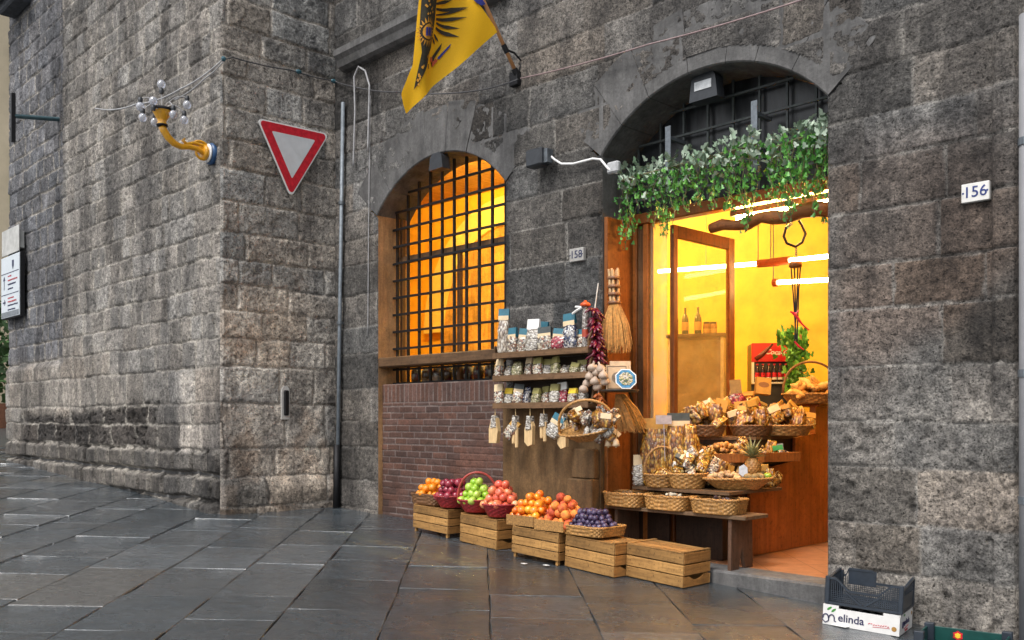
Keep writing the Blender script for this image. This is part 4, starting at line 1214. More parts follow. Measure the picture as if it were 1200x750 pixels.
decal(mb, [Z(cxm+36*math.cos(a), cym+48*math.sin(a)) for a in np.linspace(0, 2*math.pi, 16, endpoint=False)], 0.016)
rr = random.Random(9)
for k in range(46):
    x, y = rr.uniform(120, 225), rr.uniform(-320, 100)
    decal(mb, [Z(x-6, y), Z(x, y-9), Z(x+6, y), Z(x, y+9)], 0.013, 1)
for k in range(16):
    t_ = rr.random(); x, y = 165-55*t_+rr.uniform(-18, 22), 340+190*t_
    decal(mb, [Z(x-6, y), Z(x, y-11), Z(x+5, y), Z(x, y+11)], 0.013, 1)
obj('gold_print', mb, simple('gold_print', (0.60, 0.27, 0.02), 0.7, bmp=0.1), flag, shadefix=False)
mb = MB()
for x in (144, 160, 176): decal(mb, [Z(x-6, 180), Z(x+6, 180), Z(x+6, 232), Z(x-6, 232)], 0.022, 2)
decal(mb, [Z(258, 352), Z(335, 264), Z(328, 285), Z(270, 360)], 0.015, 3); decal(mb, [Z(458, -10), Z(500, -20), Z(528, 28), Z(505, 36), Z(478, 18)], 0.012, 3)
obj('blue_print', mb, simple('blue_print', (0.02, 0.03, 0.22), 0.7, bmp=0.1), flag, shadefix=False)
mb = MB(); decal(mb, [Z(205, 350), Z(225, 345), Z(228, 385), Z(208, 370)], 0.015, 2); decal(mb, [Z(225, 380), Z(250, 352), Z(262, 368), Z(225, 410)], 0.015, 2)
obj('red_print', mb, simple('red_print', (0.55, 0.09, 0.03), 0.7, bmp=0.1), flag, shadefix=False)

# ------------------------------------------------------------------ greenery over the door
def leaf_mesh(mb, c, s, rng, droop):
    out2 = [(0, 0), (0.34, -0.12), (0.5, 0.22), (0.27, 0.34), (0.3, 0.68), (0, 1.0), (-0.3, 0.68), (-0.27, 0.34), (-0.5, 0.22), (-0.34, -0.12)]
    E_ = Euler((R(rng.uniform(35, 125)) if droop else R(rng.uniform(-40, 70)), R(rng.uniform(-35, 35)), R(rng.uniform(-75, 75)+ (180 if droop else rng.uniform(0, 360))))).to_matrix()
    vs = [Vector(c) + E_ @ Vector((x*s, y*s, abs(x)*s*0.35 - y*y*s*0.18)) for x, y in out2]
    mb.add(vs, [(0, 1, 2, 3), (0, 3, 4, 5), (0, 5, 6, 7), (0, 7, 8, 9)])
def leafmat(name, lo, hi, rough=0.45):
    m, t, b = new_mat(name)
    g = t.nodes.new('ShaderNodeNewGeometry')
    c = ramp(t, g.outputs['Random Per Island'], [(0.0, lo), (0.6, tuple((a+b_)/2 for a, b_ in zip(lo, hi))), (1.0, hi)])
    t.links.new(c, b.inputs['Base Color']); b.inputs['Roughness'].default_value = rough
    b.inputs['Transmission Weight'].default_value = 0.0
    b.inputs['Subsurface Weight'].default_value = 0.0
    return m
M['ivy'] = leafmat('ivy_leaf', (0.026, 0.15, 0.026), (0.18, 0.48, 0.08))
M['dusty'] = leafmat('dusty_leaf', (0.12, 0.20, 0.12), (0.42, 0.50, 0.40), 0.6)
topT = [(724, 200), (728, 198), (804, 180), (846, 168), (880, 152), (892, 158), (905, 162), (932, 146), (964, 138), (972, 136)]
botT = [(724, 285), (735, 299), (744, 290), (752, 266), (764, 262), (777, 294), (786, 270), (794, 252), (828, 252), (846, 246), (863, 259), (877, 282), (884, 250), (890, 205), (898, 210), (901, 240), (912, 258), (922, 271), (930, 248), (939, 238), (952, 240), (964, 268), (972, 262)]
def garland(x0, x1, seed, label, n_str, n_dusty):
    rng = random.Random(seed)
    c = on_y((x0+x1)/2, lerp_tab(topT, (x0+x1)/2), 7.0)
    th = thing('ivy_garland', c, label, 'ivy')
    lf, du, st_ = MB(), MB(), MB()
    xmax = DX1 - 0.02
    for k in range(n_str):
        px = x0 + (x1-x0)*(k+0.5)/n_str + rng.uniform(-3, 3)
        t0, b0 = lerp_tab(topT, px)+16, lerp_tab(botT, px) - rng.uniform(0, 12) 
        if rng.random() < 0.28: b0 = t0 + (b0-t0)*rng.uniform(0.35, 0.9)
        yd = rng.uniform(6.84, 7.16)
        a, b = on_y(px, t0, yd), on_y(px+rng.uniform(-4, 4), b0, yd+rng.uniform(-0.03, 0.03))
        L = (b-a).length; pts = []
        for i in range(9):
            p = a.lerp(b, i/8); p.x += 0.025*math.sin(i*1.3+k); p.x = min(p.x, xmax); pts.append(p)
        st_.tube(pts, 0.004, 5)
        n = int(L/0.0165)
        for i in range(n):
            t_ = rng.random(); p = a.lerp(b, t_); sp = 0.07*(1-0.5*t_)
            p += Vector((rng.gauss(0, sp*0.6), rng.gauss(0, sp*0.6), rng.uniform(-0.03, 0.03))); p.x = min(p.x, xmax)
            leaf_mesh(lf, p, rng.uniform(0.026, 0.052)*(1.1-0.3*t_), rng, True)
    for k in range(n_dusty):
        px = rng.uniform(x0-2, x1+1); ty = lerp_tab(topT, px)
        p = on_y(px, ty + rng.triangular(-6, 44, 8), rng.uniform(6.80, 7.16)); p.x = min(p.x, xmax)
        leaf_mesh(du, p, rng.uniform(0.035, 0.075), rng, rng.random() < 0.6)
    a, b = on_y(x0+2, lerp_tab(topT, x0+2)+14, 7.0), on_y(x1-1, lerp_tab(topT, x1-1)+14, 7.0); b.x = min(b.x, xmax)
    st_.tube([a, a.lerp(b, 0.5), b], 0.015, 6)
    obj('stems', st_, simple('ivy_stem', (0.10, 0.09, 0.04), 0.7), th)
    obj('green_leaves', lf, M['ivy'], th, shadefix=False)
    obj('dusty_leaves', du, M['dusty'], th, shadefix=False)
garland(727, 888, 3, 'long green ivy garland trailing over the left of the shop doorway', 34, 400)
garland(901, 971, 5, 'shorter green ivy clump trailing over the right of the shop doorway', 19, 150)

# ------------------------------------------------------------------ lamps inside
TUBE = emit('fluorescent_tube', (1.0, 0.68, 0.26), 38)
def strip(pa, pb, y, label, housing):
    a, b = on_y(*pa, y), on_y(*pb, y)
    th = thing('tube_lamp', (a+b)/2, label, 'lamp')
    mb = MB(); mb.tube([a, b], 0.024, 12); obj('tube', mb, TUBE, th)
    ha, hb = housing
    d = (b-a).normalized()
    p, q = (a - d*ha, a - d*0.004) if ha else (b + d*0.004, b + d*hb)
    mb = MB(); mb.tube([p, q], 0.045, 8); obj('housing', mb, simple('red_brown_housing', (0.28, 0.05, 0.02), 0.4), th)
    mb = MB(); mb.tube([p+Vector((0, 0, 0.03)), Vector((p.x, p.y, 5.3))], 0.006, 5); mb.tube([(a+b)/2+Vector((0, 0, 0.026)), Vector(((a.x+b.x)/2, y, 5.3))], 0.004, 5); obj('hanger', mb, M['grey_metal'], th)
strip((772, 318), (888, 309), 9.3, 'long white fluorescent tube seen through the glass door leaf', (0, 0.26))
strip((926, 305), (1040, 293), 9.3, 'white fluorescent tube behind the hanging scale, the upper one', (0.24, 0))
strip((912, 331), (1040, 324), 9.3, 'white fluorescent tube behind the hanging scale, the lower one', (0.06, 0))
th = thing('tube_lamp', (-9.6, 8.6, 5.12), 'fluorescent tube high under the ceiling behind the barred window', 'lamp')
mb = MB(); mb.tube([(-11.2, 8.3, 5.12), (-8.4, 8.3, 5.12)], 0.026, 12); obj('tube', mb, emit('added_window_tube', (1.0, 0.76, 0.22), 640), th)  # added tube, hidden above the arch, lights the window room
mb = MB(); mb.box((-11.3, 8.26, 5.16), (-8.3, 8.34, 5.22)); mb.box((-11.3, 8.19, 4.93), (-8.3, 8.20, 5.22)); mb.box((-11.25, 8.28, 5.22), (-11.2, 8.32, 5.5)); mb.box((-8.4, 8.28, 5.22), (-8.35, 8.32, 5.5)); obj('housing', mb, M['grey_metal'], th)  # housing with an added plate that keeps the light off the street

th = thing('tube_lamp', (-7.2, 8.3, 3.6), 'fluorescent tube inside behind the pier between window and door', 'lamp')
mb = MB(); mb.tube([(-7.9, 8.25, 3.6), (-6.75, 8.25, 3.6)], 0.026, 12); obj('tube', mb, emit('added_low_tube', (1.0, 0.66, 0.18), 190), th)  # added out of view to brighten the lower part of the window room
mb = MB(); mb.box((-7.95, 8.21, 3.63), (-6.7, 8.29, 3.69)); mb.box((-7.95, 8.20, 3.50), (-6.7, 8.208, 3.69)); mb.tube([(-7.3, 8.25, 3.69), (-7.3, 8.25, 5.3)], 0.008, 6); obj('housing', mb, M['grey_metal'], th)  # housing of the added tube, with a plate screening the street side
th = thing('tube_lamp', (-4.5, 7.52, 3.36), 'warm lamp tube just inside the door head, glowing above the rough branch', 'lamp')
mb = MB(); mb.tube([(-4.75, 7.52, 3.31), (-3.7, 7.52, 3.31)], 0.022, 12); obj('tube', mb, emit('warm_tube_door', (1.0, 0.50, 0.12), 330), th)
mb = MB(); mb.box((-4.8, 7.48, 3.335), (-3.65, 7.56, 3.39)); mb.box((-4.75, 7.381, 3.39), (-3.7, 7.56, 3.42)); obj('housing', mb, M['grey_metal'], th)
# ------------------------------------------------------------------ baskets and crates
def weave(a, b, h, flare=0.25, power=2.0, nw=26, rows=None, amp=0.006, wall=0.012, rim=0.012):
    """a woven basket, origin at the middle of its bottom: body and rim"""
    rows = rows or max(4, int(h/0.017))
    n = nw*4
    def pt(rx, ry, k):
        an = 2*math.pi*k/n; c, s = math.cos(an), math.sin(an); e = 2.0/power
        return math.copysign(abs(c)**e, c)*rx, math.copysign(abs(s)**e, s)*ry
    body = MB(); prof = []
    for j in range(rows*2+1):
        t_ = j/(rows*2); f = 1 + flare*(t_-1)
        for k in range(n):
            wv = amp*math.sin(2*math.pi*nw*k/n/1.0*0.5 + math.pi*(j//2))*(1 if j % 2 else 0.25)
            x, y = pt(a*f + wv, b*f + wv, k); body.v.append(Vector((x, y, t_*h)))
    m = rows*2+1
    o2 = len(body.v)
    for t_ in (1.0, 0.5, 0.06):
        f = 1 + flare*(t_-1)
        for k in range(n):
            x, y = pt(a*f-wall, b*f-wall, k); body.v.append(Vector((x, y, t_*h)))
    for j in range(m-1):
        for k in range(n):
            l = (k+1) % n; body.f.append((j*n+k, j*n+l, (j+1)*n+l, (j+1)*n+k))
    for k in range(n):
        l = (k+1) % n
        body.f.append(((m-1)*n+k, (m-1)*n+l, o2+l, o2+k))
        for q in range(2): body.f.append((o2+q*n+k, o2+q*n+l, o2+(q+1)*n+l, o2+(q+1)*n+k))
    body.f.append(tuple(o2+2*n+k for k in range(n))); body.f.append(tuple(range(n))[::-1])
    rm = MB(); m2 = 72
    for ph in (0, math.pi):
        pts = []
        for k in range(m2):
            an = 2*math.pi*k/m2; c, s = math.cos(an), math.sin(an); e = 2.0/power
            w = 0.55*rim*math.sin(an*18+ph); z = 0.45*rim*math.cos(an*18+ph)
            pts.append((math.copysign(abs(c)**e, c)*(a-wall/2+w), math.copysign(abs(s)**e, s)*(b-wall/2+w), h+z))
        rm.tube(pts, rim*0.62, 6, closed=True)
    return body, rm

def basket(name, loc, label, a, b, h, mat, rz=0.0, flare=0.25, power=2.0, nw=26, hoop=0.0, grp=None, hoop_axis=0, hoop_mat=None, rim=0.012, tilt=(0, 0)):
    th = thing(name, loc, label, 'basket', grp, rz)
    th.rotation_euler = (tilt[0], tilt[1], rz)
    bd, rm = weave(a, b, h, flare, power, nw, rim=rim)
    obj('basket_body', bd, mat, th, world=False, smooth=True); obj('rim', rm, mat, th, world=False, smooth=True)
    if hoop:
        mb = MB()
        pts = []
        for k in range(25):
            t_ = math.pi*k/24
            u = -math.cos(t_)*(a if hoop_axis == 0 else b)*0.97; z = h*0.8 + (hoop)*math.sin(t_)**0.75
            pts.append((u, 0, z) if hoop_axis == 0 else (0, u, z))
        mb.tube(pts, 0.013, 8)
        obj('handle', mb, hoop_mat or mat, th, world=False, smooth=True)
    return th

def make_crate(feet, label):
    """slatted fruit crate standing upside down: boards on top, three slats on every side"""
    L, D, H = 0.615, 0.39, 0.30
    th = thing('wooden_crate', (0, 0, 0), label, 'crate', 'slatted wooden crates along the wall')
    rng = random.Random(8)
    z0 = 0.045 if feet else 0.006
    hs = (H-0.012-z0-0.024)/3
    for s, nm in ((-1, 'front_slats'), (1, 'back_slats')):
        mb = MB()
        for k in range(3):
            za = z0+k*(hs+0.012); w = rng.uniform(-0.004, 0.003)
            y0 = s*D/2
            mb.box((-L/2, min(y0, y0-s*0.012), za), (L/2+w, max(y0, y0-s*0.012), za+hs+rng.uniform(-0.004, 0.004)), bev=0.0025)
        obj(nm, mb, M['crate'], th, world=False)
    for s in (-1, 1):
        mb = MB()
        for k in range(3):
            za = z0+k*(hs+0.012); x0 = s*(L/2-0.0005)
            xa, xb = min(x0, x0-s*0.014), max(x0, x0-s*0.014)
            if k == 0 and s == 1 and not feet:       # a grip notch in the lowest end board
                n = 10; ys = np.linspace(-D/2+0.0125, D/2-0.0125, n+1)
                top = [(y, za+hs - 0.035*max(0, math.cos((y)/0.11*math.pi/2)) if abs(y) < 0.11 else za+hs) for y in ys]
                mb.prism([(ys[0], za)] + [(ys[-1], za)] + top[::-1], xa, xb, plane='yz')
            else:
                mb.box((xa, -D/2+0.0125, za), (xb, D/2-0.0125, za+hs), bev=0.0025)
        obj('end_slats', mb, M['crate_y'], th, world=False)
    for sx in (-1, 1):
        for sy in (-1, 1):
            mb = MB(); x, y = sx*(L/2-0.030), sy*(D/2-0.030)
            mb.box((x-0.014, y-0.014, 0), (x+0.014, y+0.014, H-0.014)); obj('corner_post', mb, M['crate'], th, world=False)
    mb = MB(); n = 5; w = D/n
    for k in range(n):
        mb.box((-L/2+0.002, -D/2+k*w+0.003, H-0.012), (L/2-0.002+rng.uniform(-0.004, 0.002), -D/2+(k+1)*w-0.003, H-0.002+rng.uniform(-0.0015, 0.0015)), bev=0.002)
    for x in (-L/2+0.02, L/2-0.02): mb.box((x-0.018, -D/2+0.001, H-0.0005), (x+0.018, D/2-0.001, H+0.006), bev=0.002)
    obj('top_boards', mb, M['crate'], th, world=False)
    mb = MB()
    for k in range(3):
        for x in (-L/2+0.03, -L/2+0.045, L/2-0.03, L/2-0.045, 0.0):
            z = z0+k*(hs+0.012)+hs*0.6; mb.box((x-0.002, -D/2-0.0012, z-0.006), (x+0.002, -D/2+0.001, z+0.006))
    obj('staples', mb, M['iron'], th, world=False)
    return th

SL = math.atan(0.045)
crA = make_crate(True, 'footed wooden crate farthest left, under the oranges'); crB = make_crate(False, 'wooden crate under the red basket of green apples')
def put(o, x, y, rz=0.0, label=None, dz=0.0):
    o.location = (x, y, gz(x)+dz); o.rotation_euler = (0, SL, rz)
    if label: o['label'] = label
    return o
put(crA, -7.925, 6.61, R(-1)); put(crB, -7.09, 6.575, R(-4))
put(copy_tree(crA), -6.17, 6.455, R(0.5), 'footed wooden crate under the tray of peaches and nectarines')
put(copy_tree(crB), -5.50, 6.485, R(-3), 'wooden crate under the woven basket of plums')
put(copy_tree(crB), -4.88, 6.615, R(-0.5), 'empty topped wooden crate on the right end of the row beside the doorstep')
def ctop(x): return gz(x) + 0.306

# ------------------------------------------------------------------ fruit
def fruit_mat(name, cols, rough=0.3, bmp=0.05, nscale=3.0, coat=0.3, speck=None):
    m, t, b = new_mat(name)
    v = coords(t)
    oi = t.nodes.new('ShaderNodeObjectInfo')
    ad = t.nodes.new('ShaderNodeVectorMath'); ad.operation = 'ADD'
    sc = t.nodes.new('ShaderNodeVectorMath'); sc.operation = 'SCALE'; sc.inputs[0].default_value = (31, 17, 23)
    t.links.new(oi.outputs['Random'], sc.inputs['Scale']); t.links.new(v, ad.inputs[0]); t.links.new(sc.outputs[0], ad.inputs[1])
    n = N(t, 'ShaderNodeTexNoise', Scale=nscale*8, Detail=3, Roughness=0.5); t.links.new(ad.outputs[0], n.inputs['Vector'])
    mm = t.nodes.new('ShaderNodeMath'); mm.operation = 'MULTIPLY_ADD'; mm.inputs[1].default_value = 0.45
    t.links.new(oi.outputs['Random'], mm.inputs[0]); 
    m3 = t.nodes.new('ShaderNodeMath'); m3.operation = 'MULTIPLY'; m3.inputs[1].default_value = 0.75; t.links.new(n.outputs['Fac'], m3.inputs[0]); t.links.new(m3.outputs[0], mm.inputs[2])
    k = len(cols)
    c = ramp(t, mm.outputs[0], [(0.22+0.6*i/(k-1), c) for i, c in enumerate(cols)])
    if speck is not None:
        n2 = N(t, 'ShaderNodeTexNoise', Scale=160.0, Detail=2); t.links.new(ad.outputs[0], n2.inputs['Vector'])
        c = mixc(t, ramp(t, n2.outputs['Fac'], [(0.6, (0, 0, 0)), (0.7, (0.6, 0.6, 0.6))]), c, speck)
    t.links.new(c, b.inputs['Base Color']); b.inputs['Roughness'].default_value = rough; b.inputs['Coat Weight'].default_value = coat; b.inputs['Coat Roughness'].default_value = 0.15
    if bmp:
        n3 = N(t, 'ShaderNodeTexNoise', Scale=230.0, Detail=2); t.links.new(v, n3.inputs['Vector']); bump(t, b, n3.outputs['Fac'], bmp*4, 0.002)
    return m
def fruit_mesh(name, r, dimple, squash, mat, stem=True, crease=0.0):
    mb = MB(); n, rg_ = 16, 11
    mb.ball((0, 0, 0), 1.0, n, rg_)
    for p in mb.v:
        rad = math.hypot(p.x, p.y); z = p.z
        d = dimple*math.exp(-(rad/0.34)**2)
        z2 = z*squash - math.copysign(d, z)*(1.0 if z > 0 else 0.75)
        tap = 1 - 0.10*max(0, -z)
        an = math.atan2(p.y, p.x)
        cr = 1 - crease*math.exp(-(an/0.25)**2)
        p.x, p.y, p.z = p.x*r*tap*cr, p.y*r*tap, z2*r
    if stem: mb.tube([(0, 0, r*(squash-dimple*0.9)), (0.004, 0.002, r*(squash+0.18))], [0.0018, 0.0022], 5)
    o = obj(name, mb, mat, smooth=True)
    return o
FR = {
 'orange': fruit_mesh('orange', 0.045, 0.04, 0.96, fruit_mat('orange_peel', [(0.72, 0.20, 0.005), (0.85, 0.30, 0.01)], 0.4, 0.25), False),
 'red_apple': fruit_mesh('red_apple', 0.045, 0.20, 0.94, fruit_mat('red_apple_skin', [(0.12, 0.005, 0.02), (0.26, 0.012, 0.035), (0.34, 0.03, 0.05)], 0.25, 0, 4, 0.5, (0.55, 0.3, 0.3))),
 'green_apple': fruit_mesh('green_apple', 0.043, 0.20, 0.93, fruit_mat('green_apple_skin', [(0.22, 0.42, 0.02), (0.34, 0.55, 0.04), (0.44, 0.58, 0.09)], 0.28, 0, 3, 0.4)),
 'blush_apple': fruit_mesh('blush_apple', 0.045, 0.19, 0.93, fruit_mat('blush_apple_skin', [(0.55, 0.035, 0.03), (0.72, 0.14, 0.07), (0.80, 0.36, 0.14)], 0.3, 0, 3.2, 0.4)),
 'nectarine': fruit_mesh('nectarine', 0.040, 0.14, 0.95, fruit_mat('nectarine_skin', [(0.62, 0.025, 0.012), (0.78, 0.16, 0.012), (0.88, 0.42, 0.02)], 0.3, 0, 4.5, 0.4), False, 0.08),
 'peach': fruit_mesh('peach', 0.044, 0.14, 0.95, fruit_mat('peach_skin', [(0.24, 0.022, 0.018), (0.55, 0.09, 0.03), (0.80, 0.30, 0.05)], 0.75, 0, 4.0, 0.0), False, 0.10),
 'plum': fruit_mesh('plum', 0.027, 0.10, 1.08, fruit_mat('plum_skin', [(0.012, 0.007, 0.022), (0.035, 0.018, 0.055), (0.10, 0.075, 0.15)], 0.45, 0, 5, 0.2), False, 0.08),
}
FLABEL = {
 'orange': ('bright orange heaped in the dark low basket', 'orange', 'oranges in the dark basket'),
 'red_apple': ('dark red apple heaped between the oranges and the green apples', 'apple', 'dark red apples in the red basket'),
 'green_apple': ('green apple heaped in the red basket with the tall hoop', 'apple', 'green apples in the hooped basket'),
 'blush_apple': ('blushed orange red apple heaped in the rightmost red basket', 'apple', 'blushed apples in the red basket'),
 'nectarine': ('yellow red nectarine heaped in the left half of the wooden tray', 'nectarine', 'nectarines in the wooden tray'),
 'peach': ('fuzzy dull red peach heaped in the right wooden tray', 'peach', 'peaches in the wooden tray'),
 'plum': ('small dark purple plum heaped in the woven plum basket', 'plum', 'plums in the woven basket'),
}
used_kind = set()
def heap(kind, cx, cy, z0, a, b, layers, seed, rz=0.0, power=2.0, skew=(0, 0), jitter=0.26):
    rng = random.Random(seed)
    r = max(abs(v.co.x) for v in FR[kind].data.vertices)
    lab, cat, grp = FLABEL[kind]
    for L in range(layers):
        A, B = a - L*r*0.95, b - L*r*0.95
        if A < r*0.2 or B < r*0.2: break
        st = r*2.02; nj = int(B/st/0.87)+1; ni = int(A/st)+1
        for j in range(-nj, nj+1):
            for i in range(-ni-1, ni+2):
                x = (i + 0.5*((j+L) % 2))*st; y = j*st*0.87
                if (abs(x)/A)**power + (abs(y)/B)**power > 1.0: continue
                x += rng.uniform(-1, 1)*r*jitter; y += rng.uniform(-1, 1)*r*jitter
                z = z0 + L*r*1.5 + rng.uniform(-0.3, 0.3)*r + skew[0]*x + skew[1]*y
                X = cx + x*math.cos(rz) - y*math.sin(rz); Y = cy + x*math.sin(rz) + y*math.cos(rz)
                if kind in used_kind:
                    o = FR[kind].copy(); COL.objects.link(o)
                else:
                    o = FR[kind]; used_kind.add(kind)
                s = rng.uniform(0.86, 1.16)
                o.location = (X, Y, z); o.scale = (s, s, s)
                o.rotation_euler = (rng.uniform(-1.1, 1.1), rng.uniform(-1.1, 1.1), rng.uniform(0, 6.28))
                tag(o, lab, cat, grp)

def at_d(px, d):
    u = (px-600)/1085.0*d
    return (FX*u - FY*d, FY*u + FX*d)
CAMRZ = math.asin(FY)
# dark low basket of oranges, red baskets
x, y = -8.10, 6.62; z = ctop(x)
basket('fruit_basket', (x, y, z), 'dark brown square basket of oranges at the left end of the fruit row', 0.24, 0.19, 0.115, M['dark_wicker'], 0.0, 0.1, 5.0)
heap('orange', x-0.01, y-0.01, z+0.115, 0.20, 0.16, 3, 1, power=3)
x, y = -7.72, 6.565; z = ctop(x)+0.012
basket('fruit_basket', (x, y, z), 'red wicker basket holding dark red apples, left of the green apples', 0.205, 0.205, 0.125, M['red_wicker'], 0.3, 0.38)
heap('red_apple', x, y, z+0.122, 0.185, 0.185, 3, 2)
x, y = -7.30, 6.555; z = ctop(x)+0.012
basket('fruit_basket', (x, y, z), 'red wicker basket with a tall hoop handle holding green apples', 0.215, 0.215, 0.13, M['red_wicker'], R(44), 0.38, hoop=0.31, hoop_mat=simple('red_hoop', (0.33, 0.04, 0.03), 0.4))
heap('green_apple', x, y, z+0.125, 0.195, 0.195, 4, 3)
x, y = -6.90, 6.53; z = ctop(x)+0.012
basket('fruit_basket', (x, y, z), 'red wicker basket of blushed apples, right of the green apples', 0.215, 0.215, 0.13, M['red_wicker'], 0.1, 0.38)
heap('blush_apple', x, y, z+0.125, 0.20, 0.20, 4, 4)
# wooden trays
def tray(x, y, rz, w, d, h, label):
    th = thing('fruit_tray', (x, y, ctop(x)+0.004), label, 'tray', None, rz)
    mb = MB(); t_ = 0.010
    mb.box((-w/2, -d/2, 0), (w/2, -d/2+t_, h), bev=0.002); obj('long_side', mb, M['wicker'], th, world=False); mb = MB(); mb.box((-w/2, d/2-t_, 0), (w/2, d/2, h), bev=0.002)
    obj('long_side', mb, M['wicker'], th, world=False)
    mb = MB(); mb.box((-w/2, -d/2+t_+0.0005, 0), (-w/2+t_, d/2-t_-0.0005, h*0.96), bev=0.002); mb.box((w/2-t_, -d/2+t_+0.0005, 0), (w/2, d/2-t_-0.0005, h*0.96), bev=0.002)
    obj('short_side', mb, M['crate_y'], th, world=False)
    mb = MB(); mb.box((-w/2+t_+0.0005, -d/2+t_+0.0005, 0.002), (w/2-t_-0.0005, d/2-t_-0.0005, 0.010)); obj('base', mb, M['crate'], th, world=False)
tray(-6.365, 6.46, R(0.5), 0.37, 0.40, 0.10, 'shallow wooden tray of yellow red nectarines')
tray(-5.985, 6.46, R(0.5), 0.37, 0.40, 0.10, 'shallow wooden tray of dull red peaches')
heap('nectarine', -6.365, 6.47, ctop(-6.365)+0.10, 0.20, 0.19, 4, 5, power=5, skew=(0.05, 0.12))
heap('peach', -5.97, 6.47, ctop(-5.985)+0.10, 0.20, 0.19, 4, 6, power=5, skew=(-0.05, 0.22))
x, y = -5.60, 6.47; z = ctop(x)+0.007
basket('fruit_basket', (x, y, z), 'low woven brown basket of purple plums', 0.255, 0.20, 0.085, M['wicker'], R(-3), 0.08, 7.0, nw=30)
heap('plum', x-0.01, y, z+0.085, 0.205, 0.165, 4, 7, power=4)

# ------------------------------------------------------------------ bench with three long baskets
bench = thing('bench', (-5.05, 7.06, ZF), 'dark old wooden plank bench with a notched board leg in the doorway', 'bench')
mb = MB(); mb.box((-5.82, 6.885, 0.578), (-4.27, 7.262, 0.612), bev=0.005); obj('plank', mb, wood('bench_plank', (0.24, 0.15, 0.085), 0.55, 0), bench)
lm = wood('bench_leg', (0.12, 0.065, 0.04), 0.55, 2)
for X in (-4.435, -5.70):
    mb = MB(); mb.prism([(6.90, ZF+0.004), (7.02, ZF+0.004), (7.075, ZF+0.19), (7.13, ZF+0.004), (7.25, ZF+0.004), (7.24, 0.577), (6.91, 0.577)], X-0.017, X+0.017, plane='yz'); obj('leg', mb, lm, bench)
long_b = []
M['nutmix'] = speckle('dried_mix', [(0.20, 0.11, 0.06), (0.42, 0.30, 0.16), (0.12, 0.07, 0.06), (0.5, 0.42, 0.3), (0.22, 0.15, 0.16)], 38, 0.5, coat=0.2)
def rubble(name, c, a, b, h, n, cols, seed, label, cat, grp, size=0.03, stretch=2.0, rz=0.0, kindmat=None, power=2.0):
    """loose pieces heaped up, each its own object with one of a few shared meshes"""
    rng = random.Random(seed)
    protos = []
    for i in range(3):
        mb = MB(); mb.ball((0, 0, 0), 1, 9, 6)
        ph = rng.uniform(0, 6)
        for p in mb.v:
            k = 1+0.22*math.sin(3.1*p.x+ph)*math.sin(2.7*p.z+ph*2)
            bend = 0.35*p.x*p.x
            p.x, p.y, p.z = p.x*size*stretch*k*0.5, (p.y*0.5+bend*0.5)*size*k, p.z*size*0.5*k
        me_o = obj(name, mb, kindmat or cols[i % len(cols)], smooth=True)
        protos.append(me_o)
    for i in range(n):
        if i < 3: o = protos[i]
        else: o = protos[i % 3].copy(); COL.objects.link(o)
        r, an = math.sqrt(rng.random()), rng.uniform(0, 6.283)
        cx_, sy_ = math.cos(an), math.sin(an)
        x_, y_ = a*r*math.copysign(abs(cx_)**(2/power), cx_), b*r*math.copysign(abs(sy_)**(2/power), sy_)
        z_ = c[2] + h*(1-r*r) + rng.uniform(-0.4, 0.4)*size
        o.location = (c[0]+x_*math.cos(rz)-y_*math.sin(rz), c[1]+x_*math.sin(rz)+y_*math.cos(rz), z_)
        o.rotation_euler = (rng.uniform(-0.7, 0.7), rng.uniform(-0.7, 0.7), rng.uniform(0, 6.28)); s = rng.uniform(0.75, 1.25); o.scale = (s, s, s)
        tag(o, label, cat, grp)
def filler(c, a, b, h, mat, parent=None, rz=0.0, power=2.0, name='filling'):
    mb = MB(); prof = [(1.0, 0.0), (0.85, h*0.28), (0.6, h*0.62), (0.3, h*0.9), (0.05, h)]
    mb.lathe(prof, 26, Matrix.Translation(c) @ Matrix.Rotation(rz, 4, 'Z'), a, b, power)
    return obj(name, mb, mat, parent, smooth=True)
walnut = [simple('walnut_shell', (0.30, 0.18, 0.09), 0.6, var=0.4, nscale=60, bmp=0.6), simple('almond_shell', (0.42, 0.27, 0.14), 0.6, var=0.3, nscale=60, bmp=0.5), simple('dark_prune', (0.06, 0.035, 0.04), 0.35, var=0.4, nscale=40, bmp=0.4)]
pale = [simple('pale_bean', (0.50, 0.42, 0.30), 0.5, var=0.25, nscale=60), simple('brown_date', (0.25, 0.13, 0.06), 0.35, var=0.3, nscale=50), simple('white_fig', (0.55, 0.48, 0.36), 0.6, var=0.2, nscale=40)]
for k, (x, lab, mats, piece) in enumerate(((-4.60, 'long low woven basket of dark dried fruit at the right end of the bench', [walnut[2], walnut[0], walnut[2]], ('dried_prune', 'dark dried fruit in the right long basket', 'dried fruit')),
                         (-5.10, 'long low woven basket of pale shelled nuts in the middle of the bench', [pale[0], pale[1], pale[2]], ('pale_nut', 'pale nut in the middle long basket', 'nut')),
                         (-5.58, 'long low woven basket of walnuts at the left end of the bench', [walnut[0], walnut[1], walnut[0]], ('walnut', 'brown walnut in the left long basket', 'nut')))):
    y = 6.995 - 0.02*k
    b_ = basket('long_basket', (x, y, 0.613), lab, 0.235, 0.165, 0.125, M['wicker'], R(3-4*k), 0.10, 4.5, nw=30, rim=0.015)
    filler((x, y, 0.66), 0.20, 0.135, 0.03, M['nutmix'], b_, R(3-4*k), 4)
    rubble(piece[0], (x, y, 0.675), 0.185, 0.12, 0.07, 48, mats, 20+k, piece[1], piece[2], piece[1].replace(' in the', 's in the', 1) if k else 'dark dried fruits in the right long basket', 0.034, 1.3, power=3)

